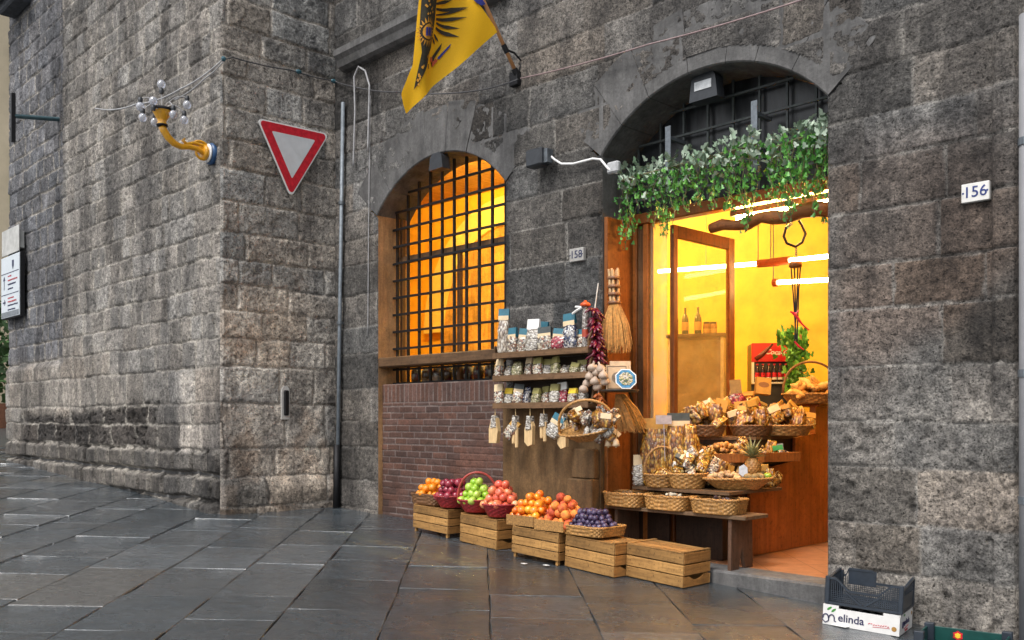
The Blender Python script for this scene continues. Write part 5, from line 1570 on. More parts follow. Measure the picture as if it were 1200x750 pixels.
# ------------------------------------------------------------------ stepped display
stand = thing('display_stand', (-4.95, 7.7, ZF), 'orange wooden stepped stand full of baskets in the doorway', 'display stand')
def clipx(d, X): return (FY*d + X)/FX
def camxy(xc, d): return (FX*xc - FY*d, FY*xc + FX*d)
def step(d0, d1, l0, l1, r0, r1, z, name):
    P_ = [camxy(l0, d0), camxy(r0, d0), camxy(r1, d1), camxy(l1, d1)]
    mb = MB(); mb.prism(P_, z-0.03, z, plane='xy'); obj(name, mb, M['oldwood'], stand)
    c = (sum(p[0] for p in P_)/4, sum(p[1] for p in P_)/4)
    Q = [(c[0]+(p[0]-c[0])*0.97, c[1]+(p[1]-c[1])*0.97) for p in P_]
    mb = MB(); mb.prism(Q, ZF+0.004, z-0.0305, plane='xy'); obj('shade_riser', mb, M['shade_wood'], stand)
mb = MB(); mb.prism([(-5.575, 7.0), (-4.50, 7.0), (-4.50, 7.9), (-5.315, 7.9), (-5.315, 7.312), (-5.575, 7.312)], 0.772, 0.80, plane='xy'); obj('tread', mb, M['oldwood'], stand)
mb = MB(); mb.box((-5.31, 7.34, ZF+0.004), (-4.79, 7.75, 0.7715)); mb.box((-5.80, 7.272, ZF+0.004), (-5.34, 7.29, 0.7715)); obj('shade_riser', mb, M['shade_wood'], stand)  # riser, plus a dark board added as the shade under the bench
def lft(d): return max(clipx(d, -5.31), (7.34-FX*d)/FY)
step(8.645, 8.94, lft(8.645), lft(8.94), clipx(8.645, -4.79), clipx(8.94, -4.79), 1.03, 'tread')
step(8.945, 9.60, lft(8.945), lft(9.6), clipx(8.945, -4.79), clipx(9.6, -4.79), 1.27, 'tread')
prof = [(7.746, ZF+0.006), (7.746, 0.74), (8.133, 0.765), (8.133, 0.975), (8.596, 1.017), (8.596, 1.25), (9.001, 1.29), (9.001, 1.57), (9.60, 1.57), (9.60, ZF+0.006)]
mb = MB(); mb.prism(prof, -4.78, -4.75, plane='yz'); obj('side_panel', mb, M['orange_wood_y'], stand)
mb = MB(); mb.box((-5.1, 8.99, 1.571), (-4.70, 9.62, 1.60), bev=0.004); mb.box((-4.80, 8.98, 1.28), (-4.735, 9.04, 1.57)); obj('top_board', mb, M['orange_wood'], stand)

# ------------------------------------------------------------------ cellophane bags
cello = {
 'mixed': speckle('mixed_pasta', [(0.75, 0.68, 0.52), (0.45, 0.42, 0.38), (0.62, 0.5, 0.36), (0.12, 0.10, 0.09), (0.8, 0.76, 0.66), (0.35, 0.16, 0.1)], 55),
 'white': speckle('white_pasta', [(0.8, 0.76, 0.68), (0.62, 0.57, 0.48), (0.85, 0.82, 0.76), (0.3, 0.27, 0.24)], 40, stretch=(1, 1, 2.2)),
 'blue': speckle('dark_beans', [(0.04, 0.045, 0.09), (0.75, 0.74, 0.72), (0.10, 0.12, 0.22), (0.55, 0.52, 0.5)], 50),
 'red': speckle('red_beans', [(0.42, 0.03, 0.06), (0.62, 0.12, 0.14), (0.75, 0.6, 0.55), (0.28, 0.02, 0.04)], 45),
 'spiral': speckle('twisted_pasta', [(0.70, 0.60, 0.48), (0.52, 0.43, 0.33), (0.30, 0.24, 0.2), (0.78, 0.72, 0.62)], 38, stretch=(1.6, 1.6, 0.7)),
 'olive': speckle('green_soup_mix', [(0.30, 0.29, 0.12), (0.48, 0.42, 0.22), (0.20, 0.19, 0.09), (0.62, 0.55, 0.36)], 60),
 'amber': speckle('warm_lit_pasta', [(0.54, 0.24, 0.03), (0.64, 0.34, 0.05), (0.34, 0.13, 0.015), (0.66, 0.42, 0.10), (0.20, 0.07, 0.012)], 34, stretch=(1.7, 1.7, 0.7)),  # pasta tones with the warm shop light mixed into the colour
 'golden': speckle('warm_lit_mix', [(0.58, 0.28, 0.03), (0.68, 0.40, 0.06), (0.38, 0.15, 0.015), (0.14, 0.055, 0.012), (0.62, 0.45, 0.18)], 48, stretch=(1.3, 1.3, 0.8)),  # warm lamp light put into these colours as well
 'brown': speckle('brown_mushrooms', [(0.17, 0.075, 0.02), (0.36, 0.17, 0.045), (0.09, 0.04, 0.015), (0.48, 0.27, 0.07), (0.58, 0.40, 0.15)], 34),
}
cards = {
 'blue': simple('blue_card', (0.025, 0.13, 0.18), 0.5, var=0.3, nscale=14, bmp=0), 'cream': simple('cream_card', (0.68, 0.52, 0.32), 0.6, var=0.12, bmp=0),
 'white': simple('white_card', (0.74, 0.73, 0.70), 0.6, var=0.08, bmp=0), 'dark': simple('dark_card', (0.05, 0.06, 0.06), 0.5, var=0.3, bmp=0),
 'yellow': simple('yellow_tag', (0.75, 0.52, 0.03), 0.5, bmp=0), 'olive': simple('olive_card', (0.25, 0.22, 0.07), 0.6, bmp=0), 'gold': simple('honey_card', (0.46, 0.25, 0.05), 0.55, var=0.15, bmp=0),
}
def bag(x, y, z, w, h, style, card, label, seed, rz=0.0, lean=0.0, cat='food bag', grp=None, name='food_bag', d=None, roll=0.0):
    rng = random.Random(seed); d = d or w*0.7
    th = thing(name, (x, y, z), label, cat, grp, rz); th.rotation_euler = (lean, roll, rz)
    ch = min(h*0.26, 0.075) if card else 0.0
    hb = h - ch*0.75
    mb = MB(); n = 18; rows = 12; ph = [rng.uniform(0, 6.28) for _ in range(4)]
    for j in range(rows+1):
        t_ = j/rows
        s = min(1.0, 0.82+1.2*t_)*(1.0 if t_ < 0.62 else 1-0.30*((t_-0.62)/0.38)); dd = d*(min(1.0, 0.8+1.6*t_))*(1.0 if t_ < 0.5 else max(0.10, 1-0.92*((t_-0.5)/0.5)**1.3))
        for k in range(n):
            an = 2*math.pi*k/n; c, s_ = math.cos(an), math.sin(an); e = 2/3.2
            q = 1+0.07*math.sin(5*an+ph[0]+3*t_*3)+0.06*math.sin(9*t_*3+ph[1]+2*an)+0.05*rng.uniform(-1, 1)
            mb.v.append(Vector((math.copysign(abs(c)**e, c)*w/2*s*q, math.copysign(abs(s_)**e, s_)*dd/2*q, t_*hb)))
    for j in range(rows):
        for k in range(n):
            l = (k+1) % n; mb.f.append((j*n+k, j*n+l, (j+1)*n+l, (j+1)*n+k))
    mb.f.append(tuple(range(n))[::-1]); mb.f.append(tuple(rows*n+k for k in range(n)))
    obj('contents', mb, cello[style], th, world=False, smooth=True)
    if card:
        mb = MB(); cw = w*0.88; a = 0.16
        z0 = h-ch
        mb.prism([(-0.022, z0-ch*0.35), (0.022, z0-ch*0.35), (0.010, h), (-0.010, h)], -cw/2, cw/2, plane='yz')
        c_ = obj('header_card', mb, cards[card], th, world=False)
        if card in ('blue', 'dark'):
            mb = MB(); mb.prism([(-0.026, z0-ch*0.62), (-0.0225, z0-ch*0.62), (-0.0205, z0+ch*0.02), (-0.0235, z0+ch*0.02)], -cw/2*0.98, cw/2*0.98, plane='yz'); obj('card_foot', mb, cards['cream'], th, world=False)
    return th

# ------------------------------------------------------------------ wall rack
YF, YB = 6.60, 6.83
rx0, rx1 = on_y(578, 443, YF).x, on_y(690, 437, YF).x
zs = [on_y(634, 411+1, YF).z, on_y(634, 440, YF).z, on_y(634, 473.5, YF).z]
rack = thing('wall_rack', ((rx0+rx1)/2, YB, zs[2]), 'brown three shelf wall rack crowded with food bags between window and door', 'shelf rack')
for z in zs:
    mb = MB(); mb.box((rx0, YF, z-0.042), (rx1, YB, z), bev=0.004); mb.box((rx0+0.002, YF-0.012, z-0.04), (rx1-0.002, YF-0.001, z+0.018)); obj('shelf', mb, M['oldwood'], rack)
mb = MB(); mb.prism([(YF+0.004, zs[0]+0.002), (YB, zs[0]+0.002), (YB, zs[0]+0.34), (YB-0.07, zs[0]+0.34), (YF+0.004, zs[0]+0.09)], rx1-0.022, rx1-0.001, plane='yz')
mb.prism([(YF+0.004, zs[1]+0.002), (YB, zs[1]+0.002), (YB, zs[0]-0.043), (YF+0.05, zs[0]-0.043)], rx1-0.022, rx1-0.001, plane='yz')
mb.prism([(YF+0.05, zs[2]+0.002), (YB, zs[2]+0.002), (YB, zs[1]-0.043), (YF+0.09, zs[1]-0.043)], rx1-0.022, rx1-0.001, plane='yz')
obj('side_board', mb, M['oldwood_z'], rack)
mb = MB(); mb.box((rx0+0.003, YF+0.002, zs[0]+0.002), (rx0+0.022, YB, zs[0]+0.09), bev=0.004); obj('end_stop', mb, M['oldwood_z'], rack)
mb = MB(); mb.box((rx0+0.06, YB, zs[2]-0.02), (rx1-0.03, YB+0.008, zs[0]-0.045)); obj('back_board', mb, wood('dark_back_board', (0.05, 0.03, 0.018), 0.7, 0), rack)
def shelf_x(px, y): return on_y(px, 440, y).x
top_row = [(590.5, 362, 13, 'spiral', 'blue', 'tall narrow bag of twisted pasta at the left end of the top shelf', 0),
 (602, 384, 12, 'mixed', 'blue', 'short blue topped bag right beside the tall twisted pasta on the top shelf', 0),
 (612, 385, 11, 'mixed', 'blue', 'second short blue topped bag from the left on the top shelf', 0.02),
 (625, 374, 17, 'white', 'white', 'large bag of white twists with white card on the top shelf', 0),
 (634, 377, 16, 'white', 'blue', 'bag with a wide blue card just behind the white twists on the top shelf', 0.11),
 (640, 383, 16, 'mixed', 'dark', 'bag with a drooping dark card in the middle of the top shelf', 0.02),
 (655, 385, 16, 'red', 'blue', 'red bean bag with blue and cream card on the top shelf', 0),
 (670, 367, 15, 'blue', 'blue', 'tall bag of black and white beans on the top shelf', 0),
 (680.5, 386, 12, 'mixed', 'blue', 'small dark topped bag at the right end of the top shelf', 0.05)]
for k, (px, ty, wpx, st_, cd, lab, back) in enumerate(top_row):
    y = YF+0.075+back; x = shelf_x(px, y)
    h = on_y(px, ty, y).z - zs[0] - 0.002
    bag(x, y, zs[0]+0.002, wpx*0.0102, h, st_, cd, lab, 100+k, rz=R(12+random.Random(k).uniform(-14, 18)), d=0.10, roll=R(random.Random(k+50).uniform(-5, 6)))
a = on_y(686, 405, YF+0.06); b = on_y(688, 352, YF+0.06)
bt = thing('slim_bottle', (a.x, YF+0.06, zs[0]+0.002), 'slim bottle with an orange cap at the right end of the top shelf', 'bottle')
hh = b.z - zs[0]
mb = MB(); mb.lathe([(0.030, 0), (0.032, 0.01), (0.032, hh*0.62), (0.030, hh*0.72), (0.022, hh*0.84), (0.022, hh*0.87)], 16, Matrix.Translation((0, 0, 0.0))); obj('glass_body', mb, speckle('layered_spice', [(0.5, 0.46, 0.42), (0.3, 0.25, 0.22), (0.62, 0.58, 0.55)], 60, 0.1), bt, world=False, smooth=True)
mb = MB(); mb.lathe([(0.0325, hh*0.24), (0.0325, hh*0.40)], 16, caps=False); obj('red_band', mb, simple('red_spice', (0.40, 0.06, 0.03), 0.3), bt, world=False, smooth=True)
mb = MB(); mb.lathe([(0.040, hh*0.872), (0.052, hh*0.90), (0.045, hh*0.94), (0.02, hh*0.965), (0.012, hh)], 16); obj('cap', mb, simple('orange_cap', (0.70, 0.10, 0.02), 0.4), bt, world=False, smooth=True)
mb = MB(); mb.tube([(-0.02, -0.03, hh*0.85), (-0.07, -0.04, hh*0.80), (-0.13, -0.04, hh*0.74)], 0.012, 6); mb.tube([(-0.02, -0.03, hh*0.85), (-0.06, -0.03, hh*0.87), (-0.10, -0.03, hh*0.88)], 0.012, 6); obj('ribbon', mb, cards['white'], bt, world=False)
def small_row(z, cols, seed, which, below):
    ordn = ['leftmost', 'second from left', 'third from left', 'fourth from left', 'fifth from left', 'fifth from right', 'fourth from right', 'third from right', 'second from right', 'rightmost']
    for k, (px, ty, st_, cd, desc) in enumerate(cols):
        y = YF+0.07+0.05*(k % 2); x = shelf_x(px, y); h = max(0.10, on_y(px, ty, y).z - z)
        bag(x, y, z+0.002, 0.118, min(h, below), st_, cd, '%s, %s on %s rack shelf' % (desc, ordn[k], which), seed+k, rz=R(random.Random(seed+k).uniform(-15, 32)), d=0.08, lean=R(-5), roll=R(random.Random(seed+k+9).uniform(-8, 10)))
small_row(zs[1], [(584, 421, 'mixed', 'cream', 'small bag of mixed pasta'), (596, 429, 'white', None, 'low white bag'), (606, 424, 'olive', None, 'olive green bag'), (620, 418, 'mixed', 'cream', 'bag with tall cream card'),
  (631, 419, 'mixed', 'olive', 'bag with dull card'), (641, 421, 'white', 'olive', 'pale bag with olive card'), (651, 418, 'olive', 'olive', 'dark olive topped bag'), (662, 428, 'mixed', None, 'low bag of mixed pasta'), (673, 425, 'olive', 'olive', 'olive soup mix bag'), (683, 422, 'mixed', 'olive', 'leaning pasta bag')], 200, 'middle', 0.235)
small_row(zs[2], [(586, 450, 'mixed', 'cream', 'bag of pale mixed pasta'), (596, 455, 'white', 'yellow', 'white bag with yellow tag'), (606, 450, 'mixed', 'dark', 'dark topped bag'), (617, 453, 'blue', None, 'bag of black and white beans'),
  (628, 455, 'olive', 'olive', 'olive green bag'), (640, 453, 'mixed', 'olive', 'bag with dull green card'), (650, 450, 'white', 'olive', 'pale bag with green card'), (661, 448, 'red', 'white', 'bag of red beans with white card'), (671, 455, 'mixed', 'yellow', 'bag with bright yellow tag'), (682, 452, 'white', None, 'white untagged bag')], 300, 'bottom', 0.24)
# bags of long pasta hanging from the lowest shelf
string_m = simple('straw_string', (0.55, 0.38, 0.18), 0.7, bmp=0)
sticks = simple('long_pasta', (0.66, 0.45, 0.22), 0.4, var=0.25, nscale=30, bmp=0.4, stretch=(4, 4, 0.4), coat=0.5)
for k, (px, ty, by, kind, lab) in enumerate(((580, 480, 519, 0, 'peaked pale packet hanging at the left end under the rack'), (604, 479, 525, 1, 'narrow packet with two long sticks hanging second under the rack'), (621, 480, 523, 2, 'long flat grey packet hanging third under the rack'),
                              (637, 478, 518, 1, 'short narrow packet hanging fourth under the rack'), (660, 476, 526, 2, 'packet hanging behind the hooped hanging basket'))):
    y = YF+0.02; a, b = on_y(px, ty, y), on_y(px, by, y)
    th = thing('hanging_packet', (a.x, y, b.z), lab, 'pasta packet')
    H_ = a.z-b.z; w = 0.135 if kind == 0 else (0.10 if kind == 1 else 0.12)
    mb = MB(); mb.tube([(0, 0, H_+0.03), (0.005, 0, H_*0.80)], 0.005, 5); mb.tube([(0.0, 0.0, H_+0.03), (0, 0.08, H_+0.035)], 0.005, 5); obj('string', mb, string_m, th, world=False)
    mb = MB()
    if kind == 0: mb.prism([(-w/2, 0), (w/2*0.7, 0.0), (w/2, H_*0.35), (w*0.3, H_*0.74), (0.0, H_*0.84), (-w*0.28, H_*0.68), (-w/2, H_*0.42)], -0.025, 0.025)
    elif kind == 1:
        mb.box((-w*0.42, -0.02, H_*0.10), (-w*0.02, 0.015, H_*0.62), bev=0.01); mb.box((w*0.05, -0.02, 0), (w*0.40, 0.015, H_*0.60), bev=0.01)
    else: mb.prism([(-w/2, H_*0.12), (-w*0.1, 0), (w*0.42, 0.02), (w*0.46, H_*0.55), (w*0.1, H_*0.82), (-w*0.2, H_*0.74), (-w*0.48, H_*0.45)], -0.022, 0.022)
    obj('pasta', mb, sticks, th, world=False)
    mb = MB(); mb.prism([(-w*0.30, H_*0.45), (w*0.35, H_*0.48), (w*0.25, H_*0.83), (-w*0.12, H_*0.83)], -0.034, 0.028); obj('wrapper', mb, cello['white'], th, world=False)
y = YF; a = on_y(594, 500, y)
bag(a.x, y, a.z-0.11, 0.12, 0.21, 'mixed', 'gold', 'slanting small bag hanging between the first two packets under the rack', 401, rz=0.3, d=0.07).rotation_euler = (0, R(38), 0.2)
a = on_y(648, 500, y); bag(a.x, y-0.03, a.z-0.10, 0.15, 0.24, 'white', 'blue', 'grey bag with blue and yellow card hanging under the rack', 402, rz=0.3, d=0.06).rotation_euler = (0, R(28), 0.2)
# hanging oval basket with packets
yb_ = 6.50; c = on_y(691, 512, yb_)
hb = basket('hanging_basket', (c.x, yb_, c.z-0.02), 'oval wicker basket with a hoop, full of packets, hanging under the rack', 0.275, 0.18, 0.10, M['wicker'], R(30), 0.55, hoop=0.30, tilt=(R(18), R(-8)), nw=28)
rng = random.Random(12)
for k in range(22):
    px, py = rng.uniform(668, 716), rng.uniform(484, 512)
    p = on_y(px, py, yb_ - 0.05 + rng.uniform(-0.06, 0.10))
    o = bag(p.x, p.y, p.z-0.04, 0.12, 0.13, rng.choice(['white', 'mixed', 'mixed', 'amber']), rng.choice([None, 'cream', None]), 'cream packet heaped in the hanging oval basket', 420+k, cat='packet', grp='packets in the hanging basket', name='snack_packet', d=0.05)
    o.rotation_euler = (rng.uniform(-1.2, 0.2), rng.uniform(-0.9, 0.9), rng.uniform(-1, 1))
for k, (px, lab) in enumerate(((713, 'small cream pottery bell hanging under the basket, the left one'), (722, 'small cream pottery bell hanging under the basket, the right one'))):
    p = on_y(px, 519, 6.55); mb = MB(); mb.lathe([(0.036, -0.03), (0.030, -0.005), (0.026, 0.02), (0.014, 0.035), (0.004, 0.04)], 14); 
    th = thing('pottery_bell', p, lab, 'bell'); obj('bell_body', mb, simple('cream_pottery', (0.62, 0.45, 0.28), 0.4), th, world=False, smooth=True)
    mb = MB(); mb.tube([(0, 0, 0.04), (0, 0.02, 0.13)], 0.004, 5); mb.tube([(0, 0, -0.045), (0, 0, 0.01)], 0.008, 5); obj('cord', mb, string_m, th, world=False)

# chillies, garlic, brooms, tray
def strand(px0, py0, px1, py1, y, n, name, label, mat, size, part):
    a, b = on_y(px0, py0, y), on_y(px1, py1, y)
    th = thing(name, a, label, 'dried food')
    rng = random.Random(n); mb = MB()
    for k in range(n):
        t_ = k/n; p = a.lerp(b, t_); an = rng.uniform(0, 6.28); out = Vector((math.cos(an), math.sin(an)*0.8-0.2, -0.35)).normalized()
        q = p + out*size*rng.uniform(0.9, 1.5); mid = (p+q)/2 + Vector((0, 0, size*0.25)); mb.tube([p, mid, q], [size*0.16, size*0.24, size*0.05], 6)
    obj(part, mb, mat, th, smooth=True)
    mb = MB(); mb.tube([a+Vector((0, 0.05, 0.25)), a, b], 0.006, 5); obj('cord', mb, simple('white_cord', (0.6, 0.58, 0.54), 0.7, bmp=0), th)
strand(697, 362, 701, 425, 6.70, 80, 'chilli_string', 'dark red string of dried chillies at the right end of the rack', simple('dried_chilli', (0.13, 0.006, 0.022), 0.32, var=0.5, nscale=25, bmp=0.2, coat=0.2), 0.085, 'chillies')
strand(701, 462, 713, 497, 6.64, 70, 'chilli_string', 'small orange string of dried peppers hanging above the pottery bells', simple('orange_chilli', (0.40, 0.10, 0.015), 0.4, var=0.4, nscale=25, bmp=0.2), 0.05, 'peppers')
ga = on_y(699, 436, 6.62); gth = thing('garlic_braid', ga, 'braid of pale garlic bulbs hanging beside the plate on the round tray', 'garlic')
garl = simple('garlic_skin', (0.45, 0.34, 0.26), 0.5, var=0.2, nscale=30, bmp=0.3, stretch=(4, 4, 0.5))
for k, (px, py) in enumerate(((691, 441), (699, 436), (707, 440), (688, 449), (697, 447), (709, 447), (684, 456), (700, 453), (694, 431), (704, 432))):
    p = on_y(px, py, 6.60 + 0.03*(k % 2)); mb = MB(); mb.lathe([(0.012, -0.036), (0.040, -0.026), (0.047, -0.004), (0.036, 0.022), (0.013, 0.042), (0.008, 0.07)], 12, Matrix.Translation(p) @ Matrix.Rotation(0.5*math.sin(k*3), 4, 'X')); obj('bulb', mb, garl, gth, smooth=True)
straw = simple('broom_straw', (0.56, 0.28, 0.07), 0.55, var=0.4, nscale=40, bmp=0.3, obj_rand=0.1)
def broom(top, bot, w, label, seed, stub=True):
    th = thing('straw_broom', top, label, 'broom'); rng = random.Random(seed)
    ax = (bot-top); L = ax.length; neck = top + ax*0.42
    if stub:
        mb = MB()
        for k in range(26):
            an = rng.uniform(0, 6.28); r = 0.05*math.sqrt(rng.random()); o_ = Vector((r*math.cos(an), r*math.sin(an), rng.uniform(-0.02, 0.03)))
            mb.tube([top+o_, neck+o_*0.9], 0.011, 5)
        obj('handle_stub', mb, simple('pale_straw', (0.62, 0.40, 0.20), 0.6, var=0.3, nscale=40), th)
        for f in (0.09, 0.2, 0.30, 0.41):
            c_ = top+ax*f; mb = MB(); mb.lathe([(0.058, -0.016), (0.066, 0), (0.058, 0.016)], 16, Matrix.Translation(c_)); obj('binding', mb, simple('brown_binding', (0.20, 0.09, 0.04), 0.5), th, smooth=True)
    else: neck = top
    mb = MB()
    for k in range(300):
        an = rng.uniform(0, 6.28); r = math.sqrt(rng.random())
        s_ = neck + Vector((0.05*r*math.cos(an), 0.045*r*math.sin(an), 0))
        e_ = bot + Vector((w*r*math.cos(an)*FX, w*r*math.cos(an)*FY + 0.07*r*math.sin(an), rng.uniform(-0.05, 0.06)))
        m_ = s_.lerp(e_, 0.5) + Vector((w*0.18*r*math.cos(an)*FX, w*0.18*r*math.cos(an)*FY, 0))
        mb.tube([s_, m_, e_], [0.006, 0.006, 0.003], 4, caps=False)
    obj('bristles', mb, straw, th, shadefix=False)
bx, by_ = at_d(719, 8.86); t_ = Vector((bx, by_, CAM_H + (490-318)/1085*8.86)); bx, by_ = at_d(722, 8.84); b_ = Vector((bx, by_, CAM_H + (490-408)/1085*8.84))
broom(t_, b_, 0.155, 'short straw broom with bound stub hanging high on the door jamb', 1)
bx, by_ = at_d(727, 8.86); t_ = Vector((bx, by_, CAM_H + (490-462)/1085*8.86)); bx, by_ = at_d(741, 8.86); b_ = Vector((bx, by_, CAM_H + (490-502)/1085*8.86))
broom(t_, b_, 0.14, 'straw broom head spreading out under the round tray on the jamb', 2, False)
dT = 8.66
bx, by_ = at_d(726, dT); zt = CAM_H + (490-458)/1085*dT
tr = thing('round_tray', (bx, by_, zt), 'dark round tray fixed to the door jamb below the brooms', 'tray')
mb = MB(); mb.lathe([(0.02, -0.012), (0.17, -0.012), (0.185, 0.006), (0.18, 0.010), (0.165, 0.0), (0.02, -0.002)], 32); obj('dish', mb, simple('dark_tray', (0.035, 0.028, 0.022), 0.3), tr, world=False, smooth=True)
mb = MB(); mb.tube([(-0.02, 0.17, -0.01), (-0.06, 0.27, -0.10)], 0.012, 6); obj('bracket', mb, M['iron'], tr, world=False)
bx, by_ = at_d(734, dT-0.06)
pt_ = thing('painted_plate', (bx, by_, zt+0.008), 'eight sided plate painted blue and green standing on the round tray', 'plate'); pt_.rotation_euler = (R(72), 0, CAMRZ)
oc = lambda r: [(r*math.cos(R(22.5+45*k)), r*math.sin(R(22.5+45*k))+0.108) for k in range(8)]
mb = MB(); mb.prism(oc(0.105), -0.010, 0.0, plane='xy'); obj('white_edge', mb, M['white'], pt_, world=False)
mb = MB(); mb.prism(oc(0.095), 0.0005, 0.003, plane='xy'); obj('blue_border', mb, simple('glaze_blue', (0.05, 0.20, 0.38), 0.15, var=0.6, nscale=30, bmp=0), pt_, world=False)
mb = MB(); mb.prism(oc(0.068), 0.0035, 0.006, plane='xy'); obj('painted_centre', mb, speckle('painted_leaves', [(0.75, 0.74, 0.66), (0.15, 0.28, 0.12), (0.75, 0.72, 0.6), (0.10, 0.14, 0.10), (0.6, 0.55, 0.2)], 60, 0.15, stretch=(1, 2.5, 1), bmp=0.0), pt_, world=False)
bx, by_ = at_d(724, dT+0.06)
pc = thing('picture_tile', (bx, by_, zt+0.008), 'beige square tile with a round mark standing behind the painted plate', 'tile'); pc.rotation_euler = (R(80), R(0), CAMRZ)
mb = MB(); mb.box((-0.11, 0.0, -0.012), (0.10, 0.245, 0.0), bev=0.003); mb.box((-0.07, 0.02, -0.028), (0.13, 0.285, -0.0135), bev=0.003); obj('tile_body', mb, simple('beige_tile', (0.50, 0.38, 0.25), 0.5, var=0.12), pc, world=False)
mb = MB(); mb.lathe([(0.055, 0.001), (0.055, 0.003)], 24, Matrix.Translation((0.0, 0.12, 0))); obj('round_mark', mb, simple('grey_mark', (0.16, 0.13, 0.10), 0.5, var=0.4, nscale=40), pc, world=False)
mb = MB()
for sx_, q in ((-0.107, 0.097),): mb.box((-0.095, 0.012, 0.0006), (0.085, 0.018, 0.002)); mb.box((-0.095, 0.227, 0.0006), (0.085, 0.233, 0.002)); mb.box((-0.095, 0.0185, 0.0006), (-0.089, 0.2265, 0.002)); mb.box((0.079, 0.0185, 0.0006), (0.085, 0.2265, 0.002))
obj('frame_line', mb, simple('brown_line', (0.15, 0.10, 0.06), 0.5, bmp=0), pc, world=False)

# ------------------------------------------------------------------ what the stand carries
def zpx(py, d): return CAM_H + (490-py)/1085*d
# tall bags of pasta by the side pane
for k, (px, d, top, w, lab) in enumerate(((771, 8.87, 490, 0.31, 'large clear sack of twisted pasta with a cream card at the left of the stand'), (795, 8.80, 484, 0.24, 'tall amber pasta sack with dark card behind the large clear one'), (809, 8.70, 497, 0.16, 'narrow amber pasta sack beside the glass door, rightmost of the sacks'))):
    x, y = at_d(px, d); z = 0.803; bag(x, y, z, w, zpx(top, d)-z, 'amber', ('gold', 'dark', None)[k], lab, 500+k, rz=CAMRZ+R(-4+6*k), d=0.17, cat='pasta sack', name='pasta_sack')
x, y = at_d(778, 8.74); z = zpx(497, 8.74)
mb = MB(); mb.box((-0.075, 0, 0), (0.075, 0.004, 0.085)); mb.box((-0.003, 0.004, -0.35), (0.003, 0.009, 0.05))
o = obj('price_card', mb, simple('grey_lilac_card', (0.30, 0.26, 0.27), 0.5, bmp=0)); o.location = (x, y, z); o.rotation_euler = (R(-12), 0, CAMRZ); tag(o, 'blank pale price card standing over the large pasta sack', 'price card')
x, y = at_d(749, 8.92)
bag(x, y, 0.802, 0.125, zpx(533, 8.92)-0.802, 'white', 'cream', 'white twisted sweets in a tall bag with cream card beside the long baskets', 520, rz=CAMRZ, d=0.10)
# baskets of the lowest tread
d = 8.74; x, y = at_d(776, d)
basket('round_basket', (x, y, 0.802), 'round wicker basket with hoop handle at the left end of the stand', 0.175, 0.155, 0.12, M['wicker'], CAMRZ, 0.2, hoop=0.28, nw=24)
filler((x, y, 0.89), 0.14, 0.12, 0.10, cello['golden'], None, name='bag_heap')
tag(bpy.data.objects['bag_heap'], 'low heap of mixed pasta in the hooped basket of the stand', 'pasta')
d = 8.58; x, y = at_d(806, d)
basket('round_basket', (x, y, 0.802), 'deep round basket under the heap of white and yellow packets', 0.185, 0.17, 0.135, M['wicker'], CAMRZ, 0.2, nw=26)
def packets(px, py, d, a, b, h, n, styles, cardl, seed, label, grp, w=(0.09, 0.13), z=None):
    rng = random.Random(seed)
    x0, y0 = at_d(px, d); z0 = z if z is not None else zpx(py, d)
    for k in range(n):
        r, an = math.sqrt((k+0.5)/n), k*2.4
        xx, yy = a*r*math.cos(an), b*r*math.sin(an)
        X, Y = x0 + FX*xx - FY*yy, y0 + FY*xx + FX*yy
        o = bag(X, Y, z0 + h*(1-r**1.6), rng.uniform(*w), rng.uniform(0.13, 0.19), rng.choice(styles), rng.choice(cardl), label, seed*50+k, cat='packet', grp=grp, name='food_packet', d=0.055)
        o.rotation_euler = (rng.uniform(-0.9, 0.25), rng.uniform(-0.8, 0.8), CAMRZ+rng.uniform(-0.8, 0.8))
packets(810, 556, 8.60, 0.17, 0.12, 0.19, 16, ['golden', 'golden', 'amber', 'mixed'], [None, None, None, 'white', 'dark', None], 31, 'small packet in the white and yellow heap on the stand', 'packets heaped on the deep round basket', z=0.90)
# shallow oval basket with nuts, pineapple and kiwis
d = 8.46; x, y = at_d(864, d); zb = 0.802
basket('oval_basket', (x, y, zb), 'wide shallow oval basket of nuts with a pineapple, right on the stand', 0.315, 0.20, 0.10, M['wicker'], CAMRZ, 0.42, 2.6, nw=36, rim=0.016)
filler((x, y, zb+0.045), 0.25, 0.15, 0.035, M['nutmix'], None, CAMRZ, name='nut_bed'); tag(bpy.data.objects['nut_bed'], 'bed of mixed nuts filling the wide oval basket', 'nuts', None, 'stuff')
px_, py_ = at_d(850, d+0.0)
rubble('ginger_nut', (px_, py_, zb+0.085), 0.17, 0.12, 0.055, 46, [simple('ginger_root', (0.50, 0.33, 0.16), 0.6, var=0.3, nscale=50), walnut[1], walnut[0]], 40, 'knobbly tan nut heaped in the wide oval basket', 'nut', 'nuts in the wide oval basket', 0.042, 1.7, CAMRZ)
kiwi = simple('kiwi_skin', (0.22, 0.15, 0.06), 0.75, var=0.25, nscale=60, bmp=0.3); lime = simple('lime_skin', (0.22, 0.34, 0.03), 0.35, var=0.2, nscale=40, bmp=0.2)
